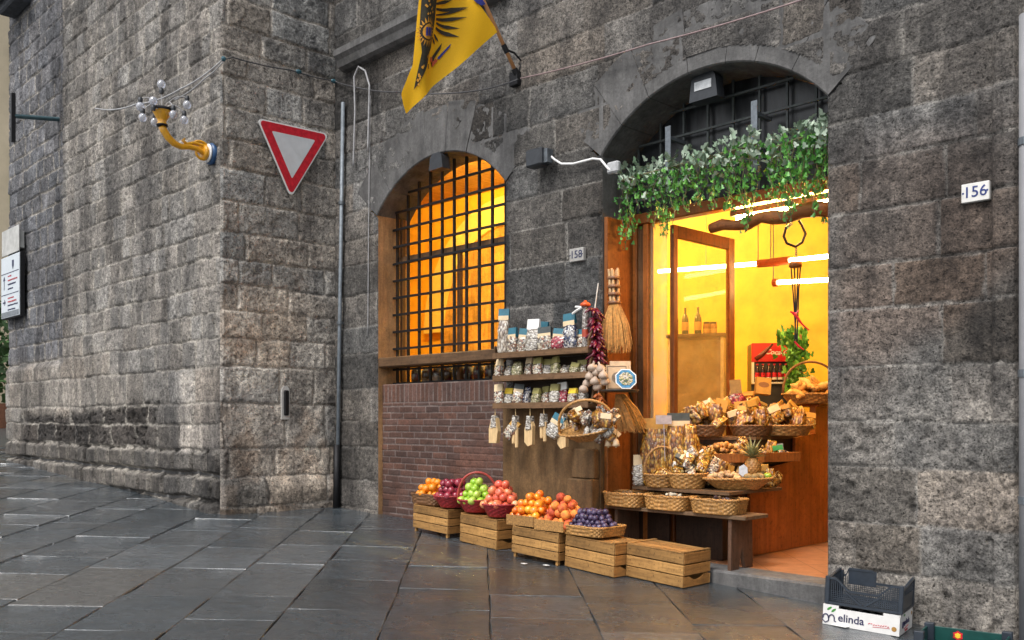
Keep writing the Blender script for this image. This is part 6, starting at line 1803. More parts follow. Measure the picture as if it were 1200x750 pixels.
for k, (px, dd, m_, lab) in enumerate(((877, 8.34, kiwi, 'brown kiwi in front of the pineapple, leftmost'), (885, 8.31, kiwi, 'brown kiwi in front of the pineapple, middle of the row'), (892, 8.36, kiwi, 'brown kiwi beside the green lime'), (899, 8.42, lime, 'green lime at the right end of the oval basket'), (889, 8.42, kiwi, 'brown kiwi tucked behind the other kiwis'))):
    xx, yy = at_d(px, dd); mb = MB(); mb.ball((0, 0, 0), 0.036, 14, 10, (1.2, 0.95, 0.92)); mb.tube([(0.040, 0, 0), (0.047, 0, 0.001)], [0.006, 0.004], 6)
    o = obj('lime' if m_ is lime else 'kiwi', mb, m_, smooth=True); o.location = (xx, yy, zb+0.118); o.rotation_euler = (0.2*k, 0.1, 0.5+k); tag(o, lab, 'lime' if m_ is lime else 'kiwi')
dP = 8.50; xx, yy = at_d(882, dP); pa = thing('pineapple', (xx, yy, zb+0.10), 'pineapple with a spiky crown standing in the wide oval basket', 'pineapple')
mb = MB(); nS, nR = 13*4, 40
for j in range(nR+1):
    t_ = j/nR; r0_ = 0.072*math.sin(math.pi*(0.12+0.78*t_))**0.6
    for k in range(nS):
        an = 2*math.pi*k/nS; bmp_ = abs(math.sin(6.5*an+t_*14))*abs(math.sin(6.5*an-t_*14))
        r_ = r0_*(1+0.12*bmp_); mb.v.append(Vector((r_*math.cos(an), r_*math.sin(an), t_*0.185)))
for j in range(nR):
    for k in range(nS):
        l = (k+1) % nS; mb.f.append((j*nS+k, j*nS+l, (j+1)*nS+l, (j+1)*nS+k))
mb.f.append(tuple(range(nS))[::-1]); mb.f.append(tuple(nR*nS+k for k in range(nS)))
obj('fruit_body', mb, simple('pineapple_rind', (0.34, 0.16, 0.04), 0.55, var=0.5, nscale=40, bmp=0.3), pa, world=False, smooth=True)
mb = MB(); rng = random.Random(6)
for k in range(46):
    an = k*2.4; el = 0.25+1.2*(k/46); L = rng.uniform(0.10, 0.19)*(0.8+0.4*k/46); dr = Vector((math.cos(an)*math.cos(el), math.sin(an)*math.cos(el), math.sin(el))); sd_ = Vector((-math.sin(an), math.cos(an), 0))
    p0 = Vector((0, 0, 0.182)) + dr*0.012; p1 = p0+dr*L*0.5; p2 = p0+dr*L + Vector((dr.x, dr.y, -0.3))*L*0.22
    mb.add([p0-sd_*0.011, p0+sd_*0.011, p1+sd_*0.012+Vector((0, 0, 0.004)), p1-sd_*0.012+Vector((0, 0, 0.004)), p2, p1-Vector((0, 0, 0.004))], [(0, 1, 5), (1, 2, 5), (0, 5, 3), (3, 5, 4), (5, 2, 4)])
obj('crown', mb, simple('pineapple_leaf', (0.22, 0.22, 0.10), 0.5, var=0.4, nscale=20, bmp=0), pa, world=False, shadefix=False)
xx, yy = at_d(870, 8.36); mb = MB(); mb.prism([(-0.035, 0.02), (0.0, 0.0), (0.045, 0.03), (0.035, 0.09), (0.0, 0.115), (-0.04, 0.085)], -0.004, 0.0)
o = obj('price_tag', mb, simple('grey_blue_tag', (0.40, 0.45, 0.52), 0.4, bmp=0)); o.location = (xx, yy, zb+0.12); o.rotation_euler = (R(-15), R(10), CAMRZ); tag(o, 'small grey blue tag leaning beside the pineapple', 'price tag')
packets(838, 0, 8.68, 0.10, 0.09, 0.10, 8, ['amber', 'golden', 'golden'], [None, None, 'gold'], 45, 'amber packet tucked between the deep basket and the nut basket', 'packets between the two baskets', z=0.83)
packets(893, 0, 8.80, 0.13, 0.07, 0.08, 7, ['brown', 'amber'], [None, 'gold', None], 46, 'brown packet standing behind the pineapple under the fig tray', 'packets behind the pineapple', z=0.81)
packets(866, 0, 8.86, 0.12, 0.06, 0.10, 7, ['amber', 'brown', 'amber'], [None, 'dark', None], 47, 'amber packet behind the mushroom tray on the middle step', 'packets behind the mushroom tray', z=1.05)
def packet_row(px0, px1, d0, d1, z, n, styles, cardl, seed, label, grp):
    rng = random.Random(seed)
    for k in range(n):
        t_ = k/(n-1); x, y = at_d(px0+(px1-px0)*t_+rng.uniform(-2, 2), d0+(d1-d0)*t_+rng.uniform(-0.015, 0.015))
        o = bag(x, y, z, rng.uniform(0.10, 0.14), rng.uniform(0.15, 0.21), rng.choice(styles), rng.choice(cardl), label, seed*70+k, cat='packet', grp=grp, name='food_packet', d=0.07)
        o.rotation_euler = (rng.uniform(-0.35, 0.05), rng.uniform(-0.3, 0.3), CAMRZ+rng.uniform(-0.5, 0.5))
packet_row(826, 900, 8.70, 8.70, 0.803, 9, ['amber', 'golden', 'brown', 'golden'], [None, 'gold', None, None], 61, 'golden packet standing in the row behind the nut basket', 'packets in a row behind the nut basket')
packet_row(838, 912, 8.93, 9.02, 1.033, 8, ['amber', 'brown', 'brown', 'red'], [None, 'gold', None, 'dark'], 62, 'golden packet standing in the row below the top step baskets', 'packets in a row below the top step')
packet_row(800, 835, 8.85, 8.95, 1.033, 4, ['amber', 'amber', 'brown'], [None, 'gold', None], 63, 'amber packet squeezed beside the glass door on the stand', 'packets beside the glass door')
# second tread: two open trays
def open_box(px, d, z, w, dd, h, label, rz):
    x, y = at_d(px, d); th = thing('display_tray', (x, y, z), label, 'tray', None, rz); t_ = 0.012
    mb = MB(); mb.box((-w/2, -dd/2, 0), (w/2, -dd/2+t_, h), bev=0.003); mb.box((-w/2, dd/2-t_, 0), (w/2, dd/2, h), bev=0.003); mb.box((-w/2, -dd/2+t_, 0), (-w/2+t_, dd/2-t_, h)); mb.box((w/2-t_, -dd/2+t_, 0), (w/2, dd/2-t_, h)); obj('sides', mb, M['orange_wood'], th, world=False)
    mb = MB(); mb.box((-w/2+t_, -dd/2+t_, 0.002), (w/2-t_, dd/2-t_, 0.012)); obj('base', mb, M['oldwood'], th, world=False)
    return x, y
x, y = open_box(846, 8.80, 1.032, 0.50, 0.24, 0.085, 'wooden tray of orange brown mushrooms on the middle step', CAMRZ)
rubble('dried_mushroom', (x, y, 1.10), 0.22, 0.10, 0.09, 70, [simple('dried_mushroom_a', (0.52, 0.24, 0.05), 0.5, var=0.4, nscale=50), simple('dried_mushroom_b', (0.62, 0.34, 0.09), 0.5, var=0.4, nscale=50), simple('dried_mushroom_c', (0.35, 0.15, 0.04), 0.5, var=0.4, nscale=50)], 41, 'dried orange mushroom piece heaped in the middle step tray', 'mushroom', 'dried mushrooms in the tray', 0.045, 1.6, CAMRZ, power=3)
x, y = open_box(907, 9.02, 1.03, 0.46, 0.24, 0.09, 'orange wooden tray of dark dried fruit with a green card on the middle step', CAMRZ+R(28))
rubble('dark_fig', (x, y, 1.085), 0.17, 0.08, 0.03, 30, [walnut[2], walnut[0], walnut[2]], 42, 'dark dried fig in the orange tray on the middle step', 'fig', 'dark figs in the orange tray', 0.045, 1.2, CAMRZ+R(28), power=3)
xx, yy = at_d(912, 8.95); mb = MB(); mb.box((-0.05, -0.003, 0), (0.05, 0.0, 0.05)); mb.tube([(0, 0.001, -0.06), (0, 0.001, 0.01)], 0.003, 5); o = obj('price_tag', mb, simple('green_tag', (0.02, 0.20, 0.05), 0.4, bmp=0)); o.location = (xx, yy, 1.14); o.rotation_euler = (R(-20), R(-8), CAMRZ); tag(o, 'small green price tag in the tray of dark figs', 'price tag')
# upper baskets with cellophane bags
for k, (px, d, z, a, b, n, lab, pl, sty) in enumerate(((825, 8.97, 1.275, 0.215, 0.13, 13, 'round dark basket of cellophane bags at the left of the top step', 'amber cellophane bag in the left basket of the top step', ['amber', 'golden', 'brown']),
        (880, 9.13, 1.275, 0.21, 0.16, 13, 'round dark basket of mushroom bags in the middle of the top step', 'dark mushroom bag in the middle basket of the top step', ['brown', 'golden', 'amber']),
        (919, 9.24, 1.275, 0.28, 0.19, 14, 'wide basket of large brown bags at the right of the top step', 'large brown bag in the right basket of the top step', ['brown', 'brown', 'amber', 'golden']))):
    x, y = at_d(px, d); x = min(x, -4.6)
    basket('round_basket', (x, y, z), lab, a, b, 0.10, M['dark_wicker'] if k < 2 else M['wicker'], CAMRZ, 0.2, nw=30)
    packets(px, 0, d, a*0.85, b*0.85, 0.15, n, sty, ['gold', 'gold', None, 'cream', None], 33+k, pl, pl.replace('bag in', 'bags in'), (0.11, 0.17) if k == 2 else (0.09, 0.14), z=z+0.07)
packets(868, 0, 9.42, 0.30, 0.12, 0.13, 14, ['amber', 'golden', 'brown', 'red'], ['gold', None, 'gold', 'cream'], 38, 'honey coloured packet piled behind the top step baskets', 'packets piled at the back of the stand', (0.10, 0.16), z=1.46)
for k, (px, py, d, w, h, mt, lab) in enumerate(((862, 453, 9.35, 0.115, 0.14, 'olive', 'brown price card on a stick above the top step'), (895, 452, 9.4, 0.15, 0.17, 'gold', 'cream box with an oval mark behind the top step bags'), (845, 475, 9.2, 0.12, 0.13, 'gold', 'cream price card among the top step bags'), (872, 475, 9.22, 0.19, 0.09, 'gold', 'wide cream price card in the middle of the top step'))):
    xx, yy = at_d(px, d); z = zpx(py, d)
    th = thing('price_card', (xx, yy, z), lab, 'price card', None, CAMRZ); th.rotation_euler = (R(-10), R((-4, 6, 14, -6)[k]), CAMRZ)
    mb = MB(); mb.box((-w/2, -0.003, -h/2), (w/2, 0.003 if k != 1 else 0.07, h/2)); obj('card', mb, cards[mt] if k else simple('brown_card', (0.22, 0.14, 0.05), 0.6), th, world=False)
    if k == 1:
        mb = MB(); mb.lathe([(1.0, 0), (1.0, 0.002)], 24, Matrix.Translation((0, -0.0035, 0.01)) @ Matrix.Rotation(R(90), 4, 'X'), 0.055, 0.028); obj('oval_mark', mb, simple('oval_brown', (0.22, 0.10, 0.04), 0.5, bmp=0), th, world=False)
    else:
        mb = MB(); mb.tube([(0, 0.006, -h/2-0.22), (0, 0.006, h/2-0.02)], 0.004, 5); obj('stick', mb, string_m, th, world=False)
# big hooped basket on the top board
d = 9.72; x, y = at_d(950, d)
basket('bread_basket', (x, y, 1.602), 'big hooped basket piled with golden bread sticks on the top of the stand', 0.30, 0.20, 0.10, M['wicker'], CAMRZ, 0.25, hoop=0.36, nw=34, hoop_mat=M['dark_wicker'])
rubble('bread_roll', (x, y, 1.69), 0.24, 0.15, 0.14, 60, [simple('golden_crust', (0.62, 0.34, 0.09), 0.5, var=0.3, nscale=30), simple('pale_crust', (0.70, 0.45, 0.16), 0.5, var=0.25, nscale=30), simple('brown_crust', (0.48, 0.24, 0.06), 0.5, var=0.3, nscale=30)], 43, 'golden bread stick piled in the big hooped basket', 'bread', 'bread sticks in the hooped basket', 0.055, 2.6, CAMRZ+0.3)

# ------------------------------------------------------------------ deeper in the shop
d = 11.2; x, y = at_d(907, d); fr = thing('drinks_fridge', (x, y, ZF), 'drinks fridge with a red cola header and a row of bottles at the back', 'fridge', None, CAMRZ-R(8))
W_ = 0.53; zt_, zm_, zb_ = zpx(402, d), zpx(424, d), zpx(448, d)
mb = MB(); L_ = lambda z: z-ZF
mb.box((-W_/2, 0.02, 0), (W_/2, 0.45, L_(zt_)-0.002)); obj('cabinet', mb, M['dark_plastic'], fr, world=False)
mb = MB(); mb.box((-W_/2, -0.02, L_(zm_)), (W_/2, 0.018, L_(zt_)), bev=0.004); obj('header_panel', mb, simple('cola_red', (0.62, 0.012, 0.012), 0.35, var=0.05, bmp=0), fr, world=False)
T = Matrix.Translation((0.075, -0.0215, (L_(zm_)+L_(zt_))/2-0.005)) @ Matrix.Rotation(R(90), 4, 'X') @ Matrix.Rotation(R(-4), 4, 'Z')
obj('lettering', text_mb('Coca-Cola', 0.085, T, 0.001, shear=0.35, bold=0.002), M['white'], fr, world=False, shadefix=False)
mb = MB(); mb.tube([(-0.22, -0.026, L_(zm_)+0.03), (-0.14, -0.026, L_(zm_)+0.09), (-0.09, -0.026, L_(zt_)-0.085), (-0.04, -0.026, L_(zt_)-0.035), (-0.02, -0.026, L_(zt_)-0.01)], [0.028, 0.03, 0.024, 0.013, 0.012], 10); obj('bottle_picture', mb, simple('picture_brown', (0.12, 0.02, 0.012), 0.4, bmp=0), fr, world=False, smooth=True)
mb = MB(); mb.box((-W_/2, -0.06, L_(zb_)-0.02), (W_/2, 0.018, L_(zb_)), bev=0.003); mb.box((-W_/2, -0.012, L_(zb_)+0.001), (-W_/2+0.03, 0.018, L_(zm_)-0.002)); mb.box((W_/2-0.03, -0.012, L_(zb_)+0.001), (W_/2, 0.018, L_(zm_)-0.002)); obj('bottle_shelf', mb, M['white'], fr, world=False)
cola = simple('cola_bottle', (0.035, 0.012, 0.008), 0.1, bmp=0, coat=0.5)
for k in range(7):
    X_ = -W_/2+0.065+k*0.067; zz = L_(zb_)+0.001
    mb = MB(); mb.lathe([(0.025, zz), (0.028, zz+0.02), (0.026, zz+0.08), (0.028, zz+0.13), (0.012, zz+0.19), (0.011, zz+0.205)], 12, Matrix.Translation((X_, -0.032, 0))); bo = obj('cola_bottle', mb, cola, fr, world=False, smooth=True)
    mb = MB(); mb.lathe([(0.0285, zz+0.062), (0.0285, zz+0.115)], 12, Matrix.Translation((X_, -0.032, 0)), caps=False); obj('red_label', mb, M['red'], bo, world=False)
    mb = MB(); mb.lathe([(0.0288, zz+0.03), (0.0288, zz+0.058)], 12, Matrix.Translation((X_, -0.032, 0)), caps=False); obj('white_label', mb, M['white'], bo, world=False)
    mb = MB(); mb.lathe([(0.014, zz+0.2055), (0.014, zz+0.222)], 10, Matrix.Translation((X_, -0.032, 0))); obj('cap', mb, M['red'], bo, world=False)
# green plant with red ribbon beside the fridge
dv = 10.6; x, y = at_d(938, dv); pl = thing('shop_plant', (x, y, ZF), 'green climbing plant with a red ribbon beside the drinks fridge', 'plant')
mb = MB(); rng = random.Random(15)
for k in range(420):
    px, py = rng.gauss(934, 6), rng.uniform(388, 462)
    if py < 405: px = rng.uniform(912, 944)
    q = at_d(px, dv+rng.uniform(-0.15, 0.15)); leaf_mesh(mb, (q[0], q[1], zpx(py, dv)), rng.uniform(0.05, 0.09), rng, True)
obj('foliage', mb, M['ivy'], pl, shadefix=False)
mb = MB(); mb.tube([(x, y, ZF), (x+0.02, y, 1.2), (x, y, zpx(392, dv))], 0.015, 6); mb.lathe([(0.13, 0), (0.17, 0.32), (0.18, 0.34)], 16, Matrix.Translation((x, y, ZF))); obj('pot', mb, simple('terracotta', (0.35, 0.14, 0.07), 0.7), pl)
# glazed counter case with bottles seen through the door glass
d = 11.3; x, y = at_d(815, d); zt_ = zpx(391, d)
cs = thing('counter_case', (x, y, ZF), 'tall pale glazed case with bottles on top, seen through the door glass', 'display case', None, CAMRZ-R(20))
mb = MB(); mb.box((-0.36, -0.02, zt_-ZF-0.045), (0.36, 0.5, zt_-ZF), bev=0.005); obj('top', mb, M['oldwood'], cs, world=False)
mb = MB(); mb.box((-0.34, 0, 0), (-0.30, 0.46, zt_-ZF-0.046)); mb.box((0.30, 0, 0), (0.34, 0.46, zt_-ZF-0.046)); mb.box((-0.299, 0.4, 0), (0.299, 0.44, zt_-ZF-0.046)); mb.box((-0.299, 0.02, 0), (0.299, 0.399, 0.5)); obj('carcass', mb, simple('pale_case', (0.55, 0.45, 0.28), 0.4), cs, world=False)
mb = MB(); mb.box((-0.299, 0.01, 0.502), (0.299, 0.018, zt_-ZF-0.047)); obj('front_glass', mb, M['shop_glass'], cs, world=False)
dark_b = simple('dark_wine_bottle', (0.045, 0.05, 0.015), 0.1, bmp=0); 
for k, (px, h_, r_, lab) in enumerate(((791, 0.33, 0.042, 'dark wine bottle at the left end of the counter case'), (803, 0.33, 0.042, 'dark wine bottle second from left on the counter case'), (818, 0.34, 0.045, 'dark wine bottle with pale label beside the jars on the case'), (828, 0.155, 0.045, 'squat jar next to the wine bottles on the case'), (836, 0.155, 0.045, 'squat jar at the right end of the counter case'))):
    q = at_d(px, d-0.02+0.16); th = thing('wine_bottle' if k < 3 else 'glass_jar', (q[0], q[1], zt_+0.001), lab, 'bottle' if k < 3 else 'jar')
    mb = MB(); mb.lathe([(r_*0.95, 0), (r_, 0.01), (r_, h_*0.55), (r_*0.8, h_*0.65), (0.015, h_*0.78), (0.014, h_*0.97), (0.017, h_)] if k < 3 else [(r_*0.95, 0), (r_, 0.01), (r_, h_*0.75), (r_*0.85, h_*0.85)], 16); obj('glass_body', mb, dark_b if k < 3 else simple('amber_jar', (0.30, 0.12, 0.02), 0.15, bmp=0), th, world=False, smooth=True)
    mb = MB(); mb.lathe([(r_+0.001, h_*0.15), (r_+0.001, h_*0.46)], 16, caps=False); obj('label', mb, cards['gold'], th, world=False)
    if k > 2: mb = MB(); mb.lathe([(r_*0.9, h_*0.855), (r_*0.9, h_)], 16); obj('lid', mb, M['iron'], th, world=False)
# hanging scale in the doorway
dS = 8.05
def sp(px, py): q = at_d(px, dS); return Vector((q[0], q[1], zpx(py, dS)))
hsx = thing('hanging_scale', sp(931, 308), 'old hanging scale with an iron ring and cords in the doorway', 'scale')
pts = [(921, 268), (919, 280), (925, 288), (934, 289), (941, 282), (944, 272), (939, 263)]
mb = MB(); mb.tube([sp(*p) for p in ((928, 262), (921, 267), (918.5, 277), (922, 285), (932, 289), (940, 284), (944, 274), (940, 264), (936, 258))], 0.013, 8); obj('ring', mb, M['iron'], hsx, smooth=True)
mb = MB()
for k in range(5):
    a, b = sp(933, 289+k*2.4), sp(933, 291.4+k*2.4); c_ = (a+b)/2
    mb.tube([c_+Vector((0.008*math.cos(q)*(1 if k % 2 else 0), 0.008*math.cos(q)*(0 if k % 2 else 1), 0.013*math.sin(q))) for q in np.linspace(0, 6.28, 9)[:-1]], 0.003, 5, closed=True)
obj('chain', mb, M['grey_metal'], hsx)
c_ = sp(932, 310); mb = MB(); mb.lathe([(0.02, -0.03), (0.055, -0.022), (0.058, 0.005), (0.05, 0.022), (0.015, 0.03)], 18, Matrix.Translation(c_)); obj('wooden_cap', mb, M['orange_wood'], hsx, smooth=True)
for a, b, c3 in (((927, 313), (930, 350), (933, 398)), ((931, 314), (932, 350), (932, 395)), ((935, 314), (934, 350), (931, 402)), ((938, 313), (936, 340), (934, 400))):
    mb = MB(); mb.tube([sp(*a), sp(*b), sp(*c3)], 0.006, 6); obj('cord', mb, M['iron'], hsx)
mb = MB(); mb.tube([sp(929, 366), sp(934, 372), sp(940, 380), sp(948, 387)], [0.012, 0.014, 0.008, 0.006], 6); mb.tube([sp(931, 400), sp(936, 406), sp(942, 410)], [0.008, 0.01, 0.005], 6); mb.tube([sp(926, 365), sp(932, 368), sp(936, 364)], [0.008, 0.012, 0.008], 6); obj('red_ribbon', mb, M['red'], hsx)

# ------------------------------------------------------------------ boxes by the right wall
RZB = R(10)
bxx, byy = -3.02, 6.49
ut = (math.cos(RZB), math.sin(RZB))
cb = thing('cardboard_box', (bxx, byy, gz(bxx)+0.004), 'white fruit box with dark blue lettering on the ground by the right wall', 'box'); cb.rotation_euler = (0, SL, RZB)
L_, D_, H_ = 0.525, 0.37, 0.145
card = simple('white_cardboard', (0.68, 0.67, 0.65), 0.55, var=0.06, bmp=0.05)
mb = MB(); mb.box((-L_/2, -D_/2, 0), (L_/2, -D_/2+0.006, H_-0.02)); obj('long_side', mb, card, cb, world=False); mb = MB(); mb.box((-L_/2, D_/2-0.006, 0), (L_/2, D_/2, H_-0.02)); obj('long_side', mb, card, cb, world=False)
mb = MB(); mb.box((-L_/2, -D_/2+0.0065, 0), (-L_/2+0.006, D_/2-0.0065, H_)); mb.box((L_/2-0.006, -D_/2+0.0065, 0), (L_/2, D_/2-0.0065, H_)); obj('short_side', mb, card, cb, world=False)
mb = MB(); mb.box((-L_/2+0.007, -D_/2+0.007, 0.002), (L_/2-0.007, D_/2-0.007, 0.01)); obj('base', mb, card, cb, world=False)
mb = MB(); mb.box((-L_/2, -D_/2+0.0005, H_-0.0195), (-L_/2+0.11, -D_/2+0.0055, H_+0.0)); mb.box((L_/2-0.11, -D_/2+0.0005, H_-0.0195), (L_/2-0.007, -D_/2+0.0055, H_+0.0)); obj('corner_flap', mb, card, cb, world=False)
def box_print(T, s, mat_list):
    navy, red, green, ochre = mat_list
    mb = text_mb('elinda', 0.088*s, T @ Matrix.Translation((0.012*s, 0.0, 0)), 0.0008, bold=0.0012)
    heart = []
    for sgn in (-1, 1):
        pts = [T @ Vector((-0.165*s + sgn*0.024*s + 0.022*s*math.cos(a)*1.0, -0.012*s + 0.030*s*math.sin(a) + (0.0), 0.0012)) for a in np.linspace(R(180), R(0), 10)]
        mb.tube(pts, 0.0052*s, 6)
    mb.tube([T @ Vector((-0.205*s+0.0*s, -0.008*s, 0.0012)), T @ Vector((-0.22*s, -0.028*s, 0.0012)), T @ Vector((-0.19*s, -0.052*s, 0.0012)), T @ Vector((-0.165*s, -0.035*s, 0.0012)), T @ Vector((-0.165*s, -0.01*s, 0.0012))], 0.0048*s, 6)
    mb.tube([T @ Vector((-0.119*s, -0.012*s, 0.0012)), T @ Vector((-0.119*s, -0.03*s, 0.0012)), T @ Vector((-0.105*s, -0.036*s, 0.0012))], 0.005*s, 6)
    return mb
navy = simple('navy_print', (0.02, 0.02, 0.07), 0.5, bmp=0); redp = simple('red_line', (0.5, 0.04, 0.06), 0.5, bmp=0); greenp = simple('green_leaf_print', (0.05, 0.22, 0.04), 0.5, bmp=0)
Tf = Matrix.Translation((-0.075, -D_/2-0.0012, 0.060)) @ Matrix.Rotation(R(90), 4, 'X')
obj('lettering', box_print(Tf, 0.88, (navy, redp, greenp, None)), navy, cb, world=False, shadefix=False)
Ts = Matrix.Translation((L_/2+0.0012, 0.02, 0.075)) @ Matrix.Rotation(R(90), 4, 'Z') @ Matrix.Rotation(R(90), 4, 'X')
obj('lettering', box_print(Ts, 0.62, (navy, redp, greenp, None)), navy, cb, world=False, shadefix=False)
mb = MB(); rng = random.Random(3)
for k in range(9): mb.tube([(0.055+k*0.016, -D_/2-0.001, 0.052+0.004*math.sin(k*2)), (0.066+k*0.016, -D_/2-0.001, 0.056+0.004*math.cos(k))], 0.0028, 5)
mb.tube([(0.085, -D_/2-0.001, 0.036), (0.14, -D_/2-0.001, 0.041), (0.20, -D_/2-0.001, 0.044)], 0.002, 5)
mb.tube([(L_/2+0.001, -0.05, 0.030), (L_/2+0.001, 0.0, 0.036), (L_/2+0.001, 0.06, 0.040)], 0.003, 5); mb.box((L_/2+0.0005, -0.03, 0.008), (L_/2+0.002, 0.05, 0.022)); obj('red_print', mb, redp, cb, world=False, shadefix=False)
mb = MB()
for (x_, z_) in ((-L_/2+0.045, 0.118), (-L_/2+0.075, 0.108)): mb.lathe([(1, 0), (1, 0.001)], 14, Matrix.Translation((x_, -D_/2-0.0008, z_)) @ Matrix.Rotation(R(90), 4, 'X') @ Matrix.Rotation(R(40), 4, 'Z'), 0.020, 0.008)
mb.lathe([(1, 0), (1, 0.001)], 14, Matrix.Translation((L_/2+0.0008, -0.06, 0.128)) @ Matrix.Rotation(R(90), 4, 'Y'), 0.008, 0.022); obj('green_print', mb, greenp, cb, world=False, shadefix=False)
mb = MB(); mb.lathe([(1, 0), (1, 0.0012)], 18, Matrix.Translation((L_/2-0.035, -D_/2-0.0008, 0.045)) @ Matrix.Rotation(R(90), 4, 'X'), 0.017, 0.017); mb.lathe([(1, 0), (1, 0.0012)], 18, Matrix.Translation((L_/2+0.001, 0.15, 0.110)) @ Matrix.Rotation(R(90), 4, 'Y'), 0.015, 0.015); obj('round_seal', mb, simple('ochre_seal', (0.32, 0.17, 0.04), 0.5, bmp=0), cb, world=False, shadefix=False)
mb = MB()
for i in range(6):
    for j in range(4): mb.ball((-L_/2+0.06+i*0.08, -D_/2+0.06+j*0.08, 0.045), 0.036, 10, 7)
obj('dark_padding', mb, simple('dark_padding', (0.03, 0.03, 0.05), 0.4, var=0.4), cb, world=False, smooth=True)

pc_ = thing('plastic_crate', (bxx+0.01, byy+0.012, gz(bxx)+0.152), 'dark blue black plastic crate stacked on the white fruit box', 'crate'); pc_.rotation_euler = (0, SL, RZB+R(1))
plast = simple('dark_blue_plastic', (0.022, 0.03, 0.042), 0.38, var=0.2, bmp=0.1)
L_, D_ = 0.525, 0.365; hc, hm = 0.195, 0.115
def lattice_wall(mb, length, T, top, low, grips=False):
    """a side of the crate: frame, V braces and a fine grating"""
    t_ = 0.010
    mb.box((-length/2, 0, 0), (length/2, t_, 0.018), T)
    n = int(length/0.0135)
    for k in range(1, n):
        x = -length/2 + length*k/n; zt = top(x)
        mb.box((x-0.0022, 0.003, 0.018), (x+0.0022, 0.008, max(0.03, zt-0.012)), T)
    for z in np.arange(0.03, 0.10, 0.0135): mb.box((-length/2+0.02, 0.0035, z-0.0018), (length/2-0.02, 0.0075, z+0.0018), T)
    m_ = 24
    for k in range(m_):
        a, b = -length/2+length*k/m_, -length/2+length*(k+1)/m_
        mb.prism([(a, top(a)-0.016), (b, top(b)-0.016), (b, top(b)), (a, top(a))], -0.003, t_+0.003, T)
def top_long(x):
    ax = abs(x); return hm if ax < 0.10 else (hm + (hc-hm)*(ax-0.10)/0.09 if ax < 0.19 else hc)
mb = MB(); lattice_wall(mb, L_, Matrix.Translation((0, -D_/2, 0)), top_long, hm)
mb.prism([(-0.02, 0.018), (0.0, 0.018), (-0.115, hc-0.09), (-0.135, hc-0.09)], -0.004, 0.012, Matrix.Translation((0, -D_/2, 0))); mb.prism([(0.0, 0.018), (0.02, 0.018), (0.135, hc-0.09), (0.115, hc-0.09)], -0.004, 0.012, Matrix.Translation((0, -D_/2, 0)))
obj('front_side', mb, plast, pc_, world=False)
mb = MB(); lattice_wall(mb, L_, Matrix.Translation((0, D_/2-0.01, 0)), lambda x: hc*0.85 if abs(x) > 0.2 else (hc*1.12 if x < 0.0 else hm*1.15), hm); mb.box((-0.2, D_/2-0.008, 0.10), (0.0, D_/2-0.002, hc*1.08)); obj('back_side', mb, plast, pc_, world=False)
for s in (-1, 1):
    T = Matrix.Translation((s*(L_/2) - (0.01 if s > 0 else 0.0), 0, 0)) @ Matrix.Rotation(R(90), 4, 'Z') @ Matrix.Translation((0, -0.01, 0))
    mb = MB(); lattice_wall(mb, D_-0.03, T, lambda x: hc + 0.018*math.sin(x*9), hm); mb.box((-D_/2+0.02, 0.0015, 0.02), (D_/2-0.02, 0.0095, 0.12), T); obj('end_side', mb, plast, pc_, world=False)
for sx in (-1, 1):
    for sy in (-1, 1): x, y = sx*(L_/2-0.012), sy*(D_/2-0.012); mb = MB(); mb.box((x-0.016, y-0.016, 0), (x+0.016, y+0.016, hc+0.004), bev=0.004); obj('corner_post', mb, plast, pc_, world=False)
mb = MB(); mb.box((-L_/2+0.005, -D_/2+0.005, -0.004), (L_/2-0.005, D_/2-0.005, 0.006)); obj('base', mb, plast, pc_, world=False)

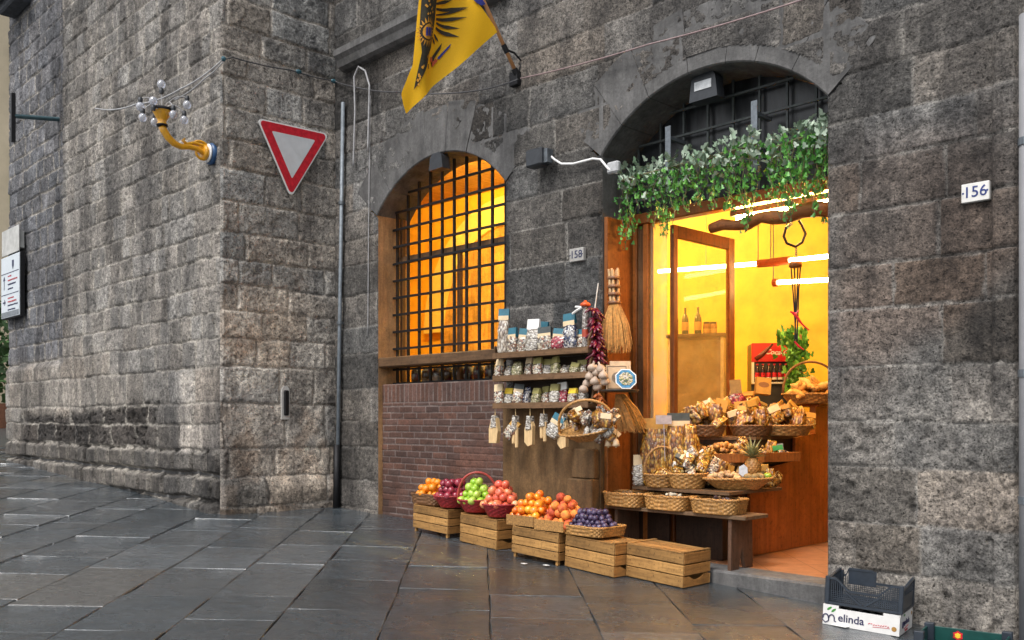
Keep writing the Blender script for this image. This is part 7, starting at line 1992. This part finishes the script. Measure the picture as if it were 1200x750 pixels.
gcx, gcy = -2.24, 6.17
gc = thing('green_crate', (gcx, gcy, gz(gcx)+0.004), 'dark green plastic crate with a red and yellow sticker at the bottom right corner', 'crate', None, R(10))
gm = simple('dark_green_plastic', (0.008, 0.055, 0.048), 0.35, var=0.15, bmp=0.05)
L_, D_, H_ = 0.50, 0.34, 0.15
mb = MB(); mb.box((-L_/2, D_/2-0.012, 0), (L_/2, D_/2, H_), bev=0.003); obj('long_side', mb, gm, gc, world=False); mb = MB(); mb.box((-L_/2, -D_/2, 0), (L_/2, -D_/2+0.012, H_*0.8), bev=0.003); obj('long_side', mb, gm, gc, world=False)
mb = MB(); mb.box((-L_/2, -D_/2+0.0125, 0), (-L_/2+0.012, D_/2-0.0125, H_), bev=0.003); mb.box((L_/2-0.012, -D_/2+0.0125, 0), (L_/2, D_/2-0.0125, H_), bev=0.003); obj('short_side', mb, gm, gc, world=False)
for sx in (-1, 1):
    for sy in (-1, 1): x, y = sx*(L_/2-0.02), sy*(D_/2-0.02); mb = MB(); mb.box((x-0.03, y-0.024, 0.0), (x+0.03, y+0.024, H_+0.022), bev=0.004); obj('corner_post', mb, plast, gc, world=False)
mb = MB(); mb.box((-L_/2+0.013, -D_/2+0.013, 0.002), (L_/2-0.013, D_/2-0.013, 0.01)); obj('base', mb, gm, gc, world=False)
st2 = []
for a in range(12): st2.append(((0.034 if a % 2 else 0.026)*math.cos(a*math.pi/6)-0.06, (0.034 if a % 2 else 0.026)*math.sin(a*math.pi/6)+H_-0.045))
mb = MB(); mb.prism(st2, D_/2-0.015, D_/2-0.0125); sk = obj('sticker', mb, M['red'], gc, world=False)
mb = MB(); mb.prism([(x*0.6-0.024, (z-(H_-0.045))*0.6+H_-0.045) for x, z in st2], D_/2-0.0175, D_/2-0.0155); obj('sticker_centre', mb, cards['yellow'], sk, world=False)
c = at_d(986, 6.62); mb = MB(); mb.prism([(-0.06, -0.03), (0.05, -0.035), (0.07, 0.02), (0.0, 0.045), (-0.05, 0.02)], 0, 0.004, Matrix.Translation((c[0], c[1], gz(c[0])+0.012)) @ Matrix.Rotation(R(4), 4, 'X'), plane='xy')
tag(obj('paper_scrap', mb, cards['white']), 'crumpled white paper scrap on the ground before the fruit box', 'paper')
for k, (px, py, lab) in enumerate(((614, 662, 'tiny pale litter scrap on the stones in front of the footed middle crate'), (640, 664, 'tiny white litter scrap by the foot of the middle crate'))):
    r = ray(px, py); t_ = (0.18445+CAM_H-0.0)/1; 
    dd = (-0.045*4.1 - CAM_H)/(r.z + 0.045*r.x); p = Vector((r.x*dd, r.y*dd, CAM_H+r.z*dd))
    mb = MB(); mb.prism([(-0.03, -0.012), (0.025, -0.018), (0.034, 0.012), (-0.02, 0.02)], 0.012, 0.016, Matrix.Translation(p), plane='xy'); tag(obj('litter_scrap', mb, cards['white']), lab, 'litter')
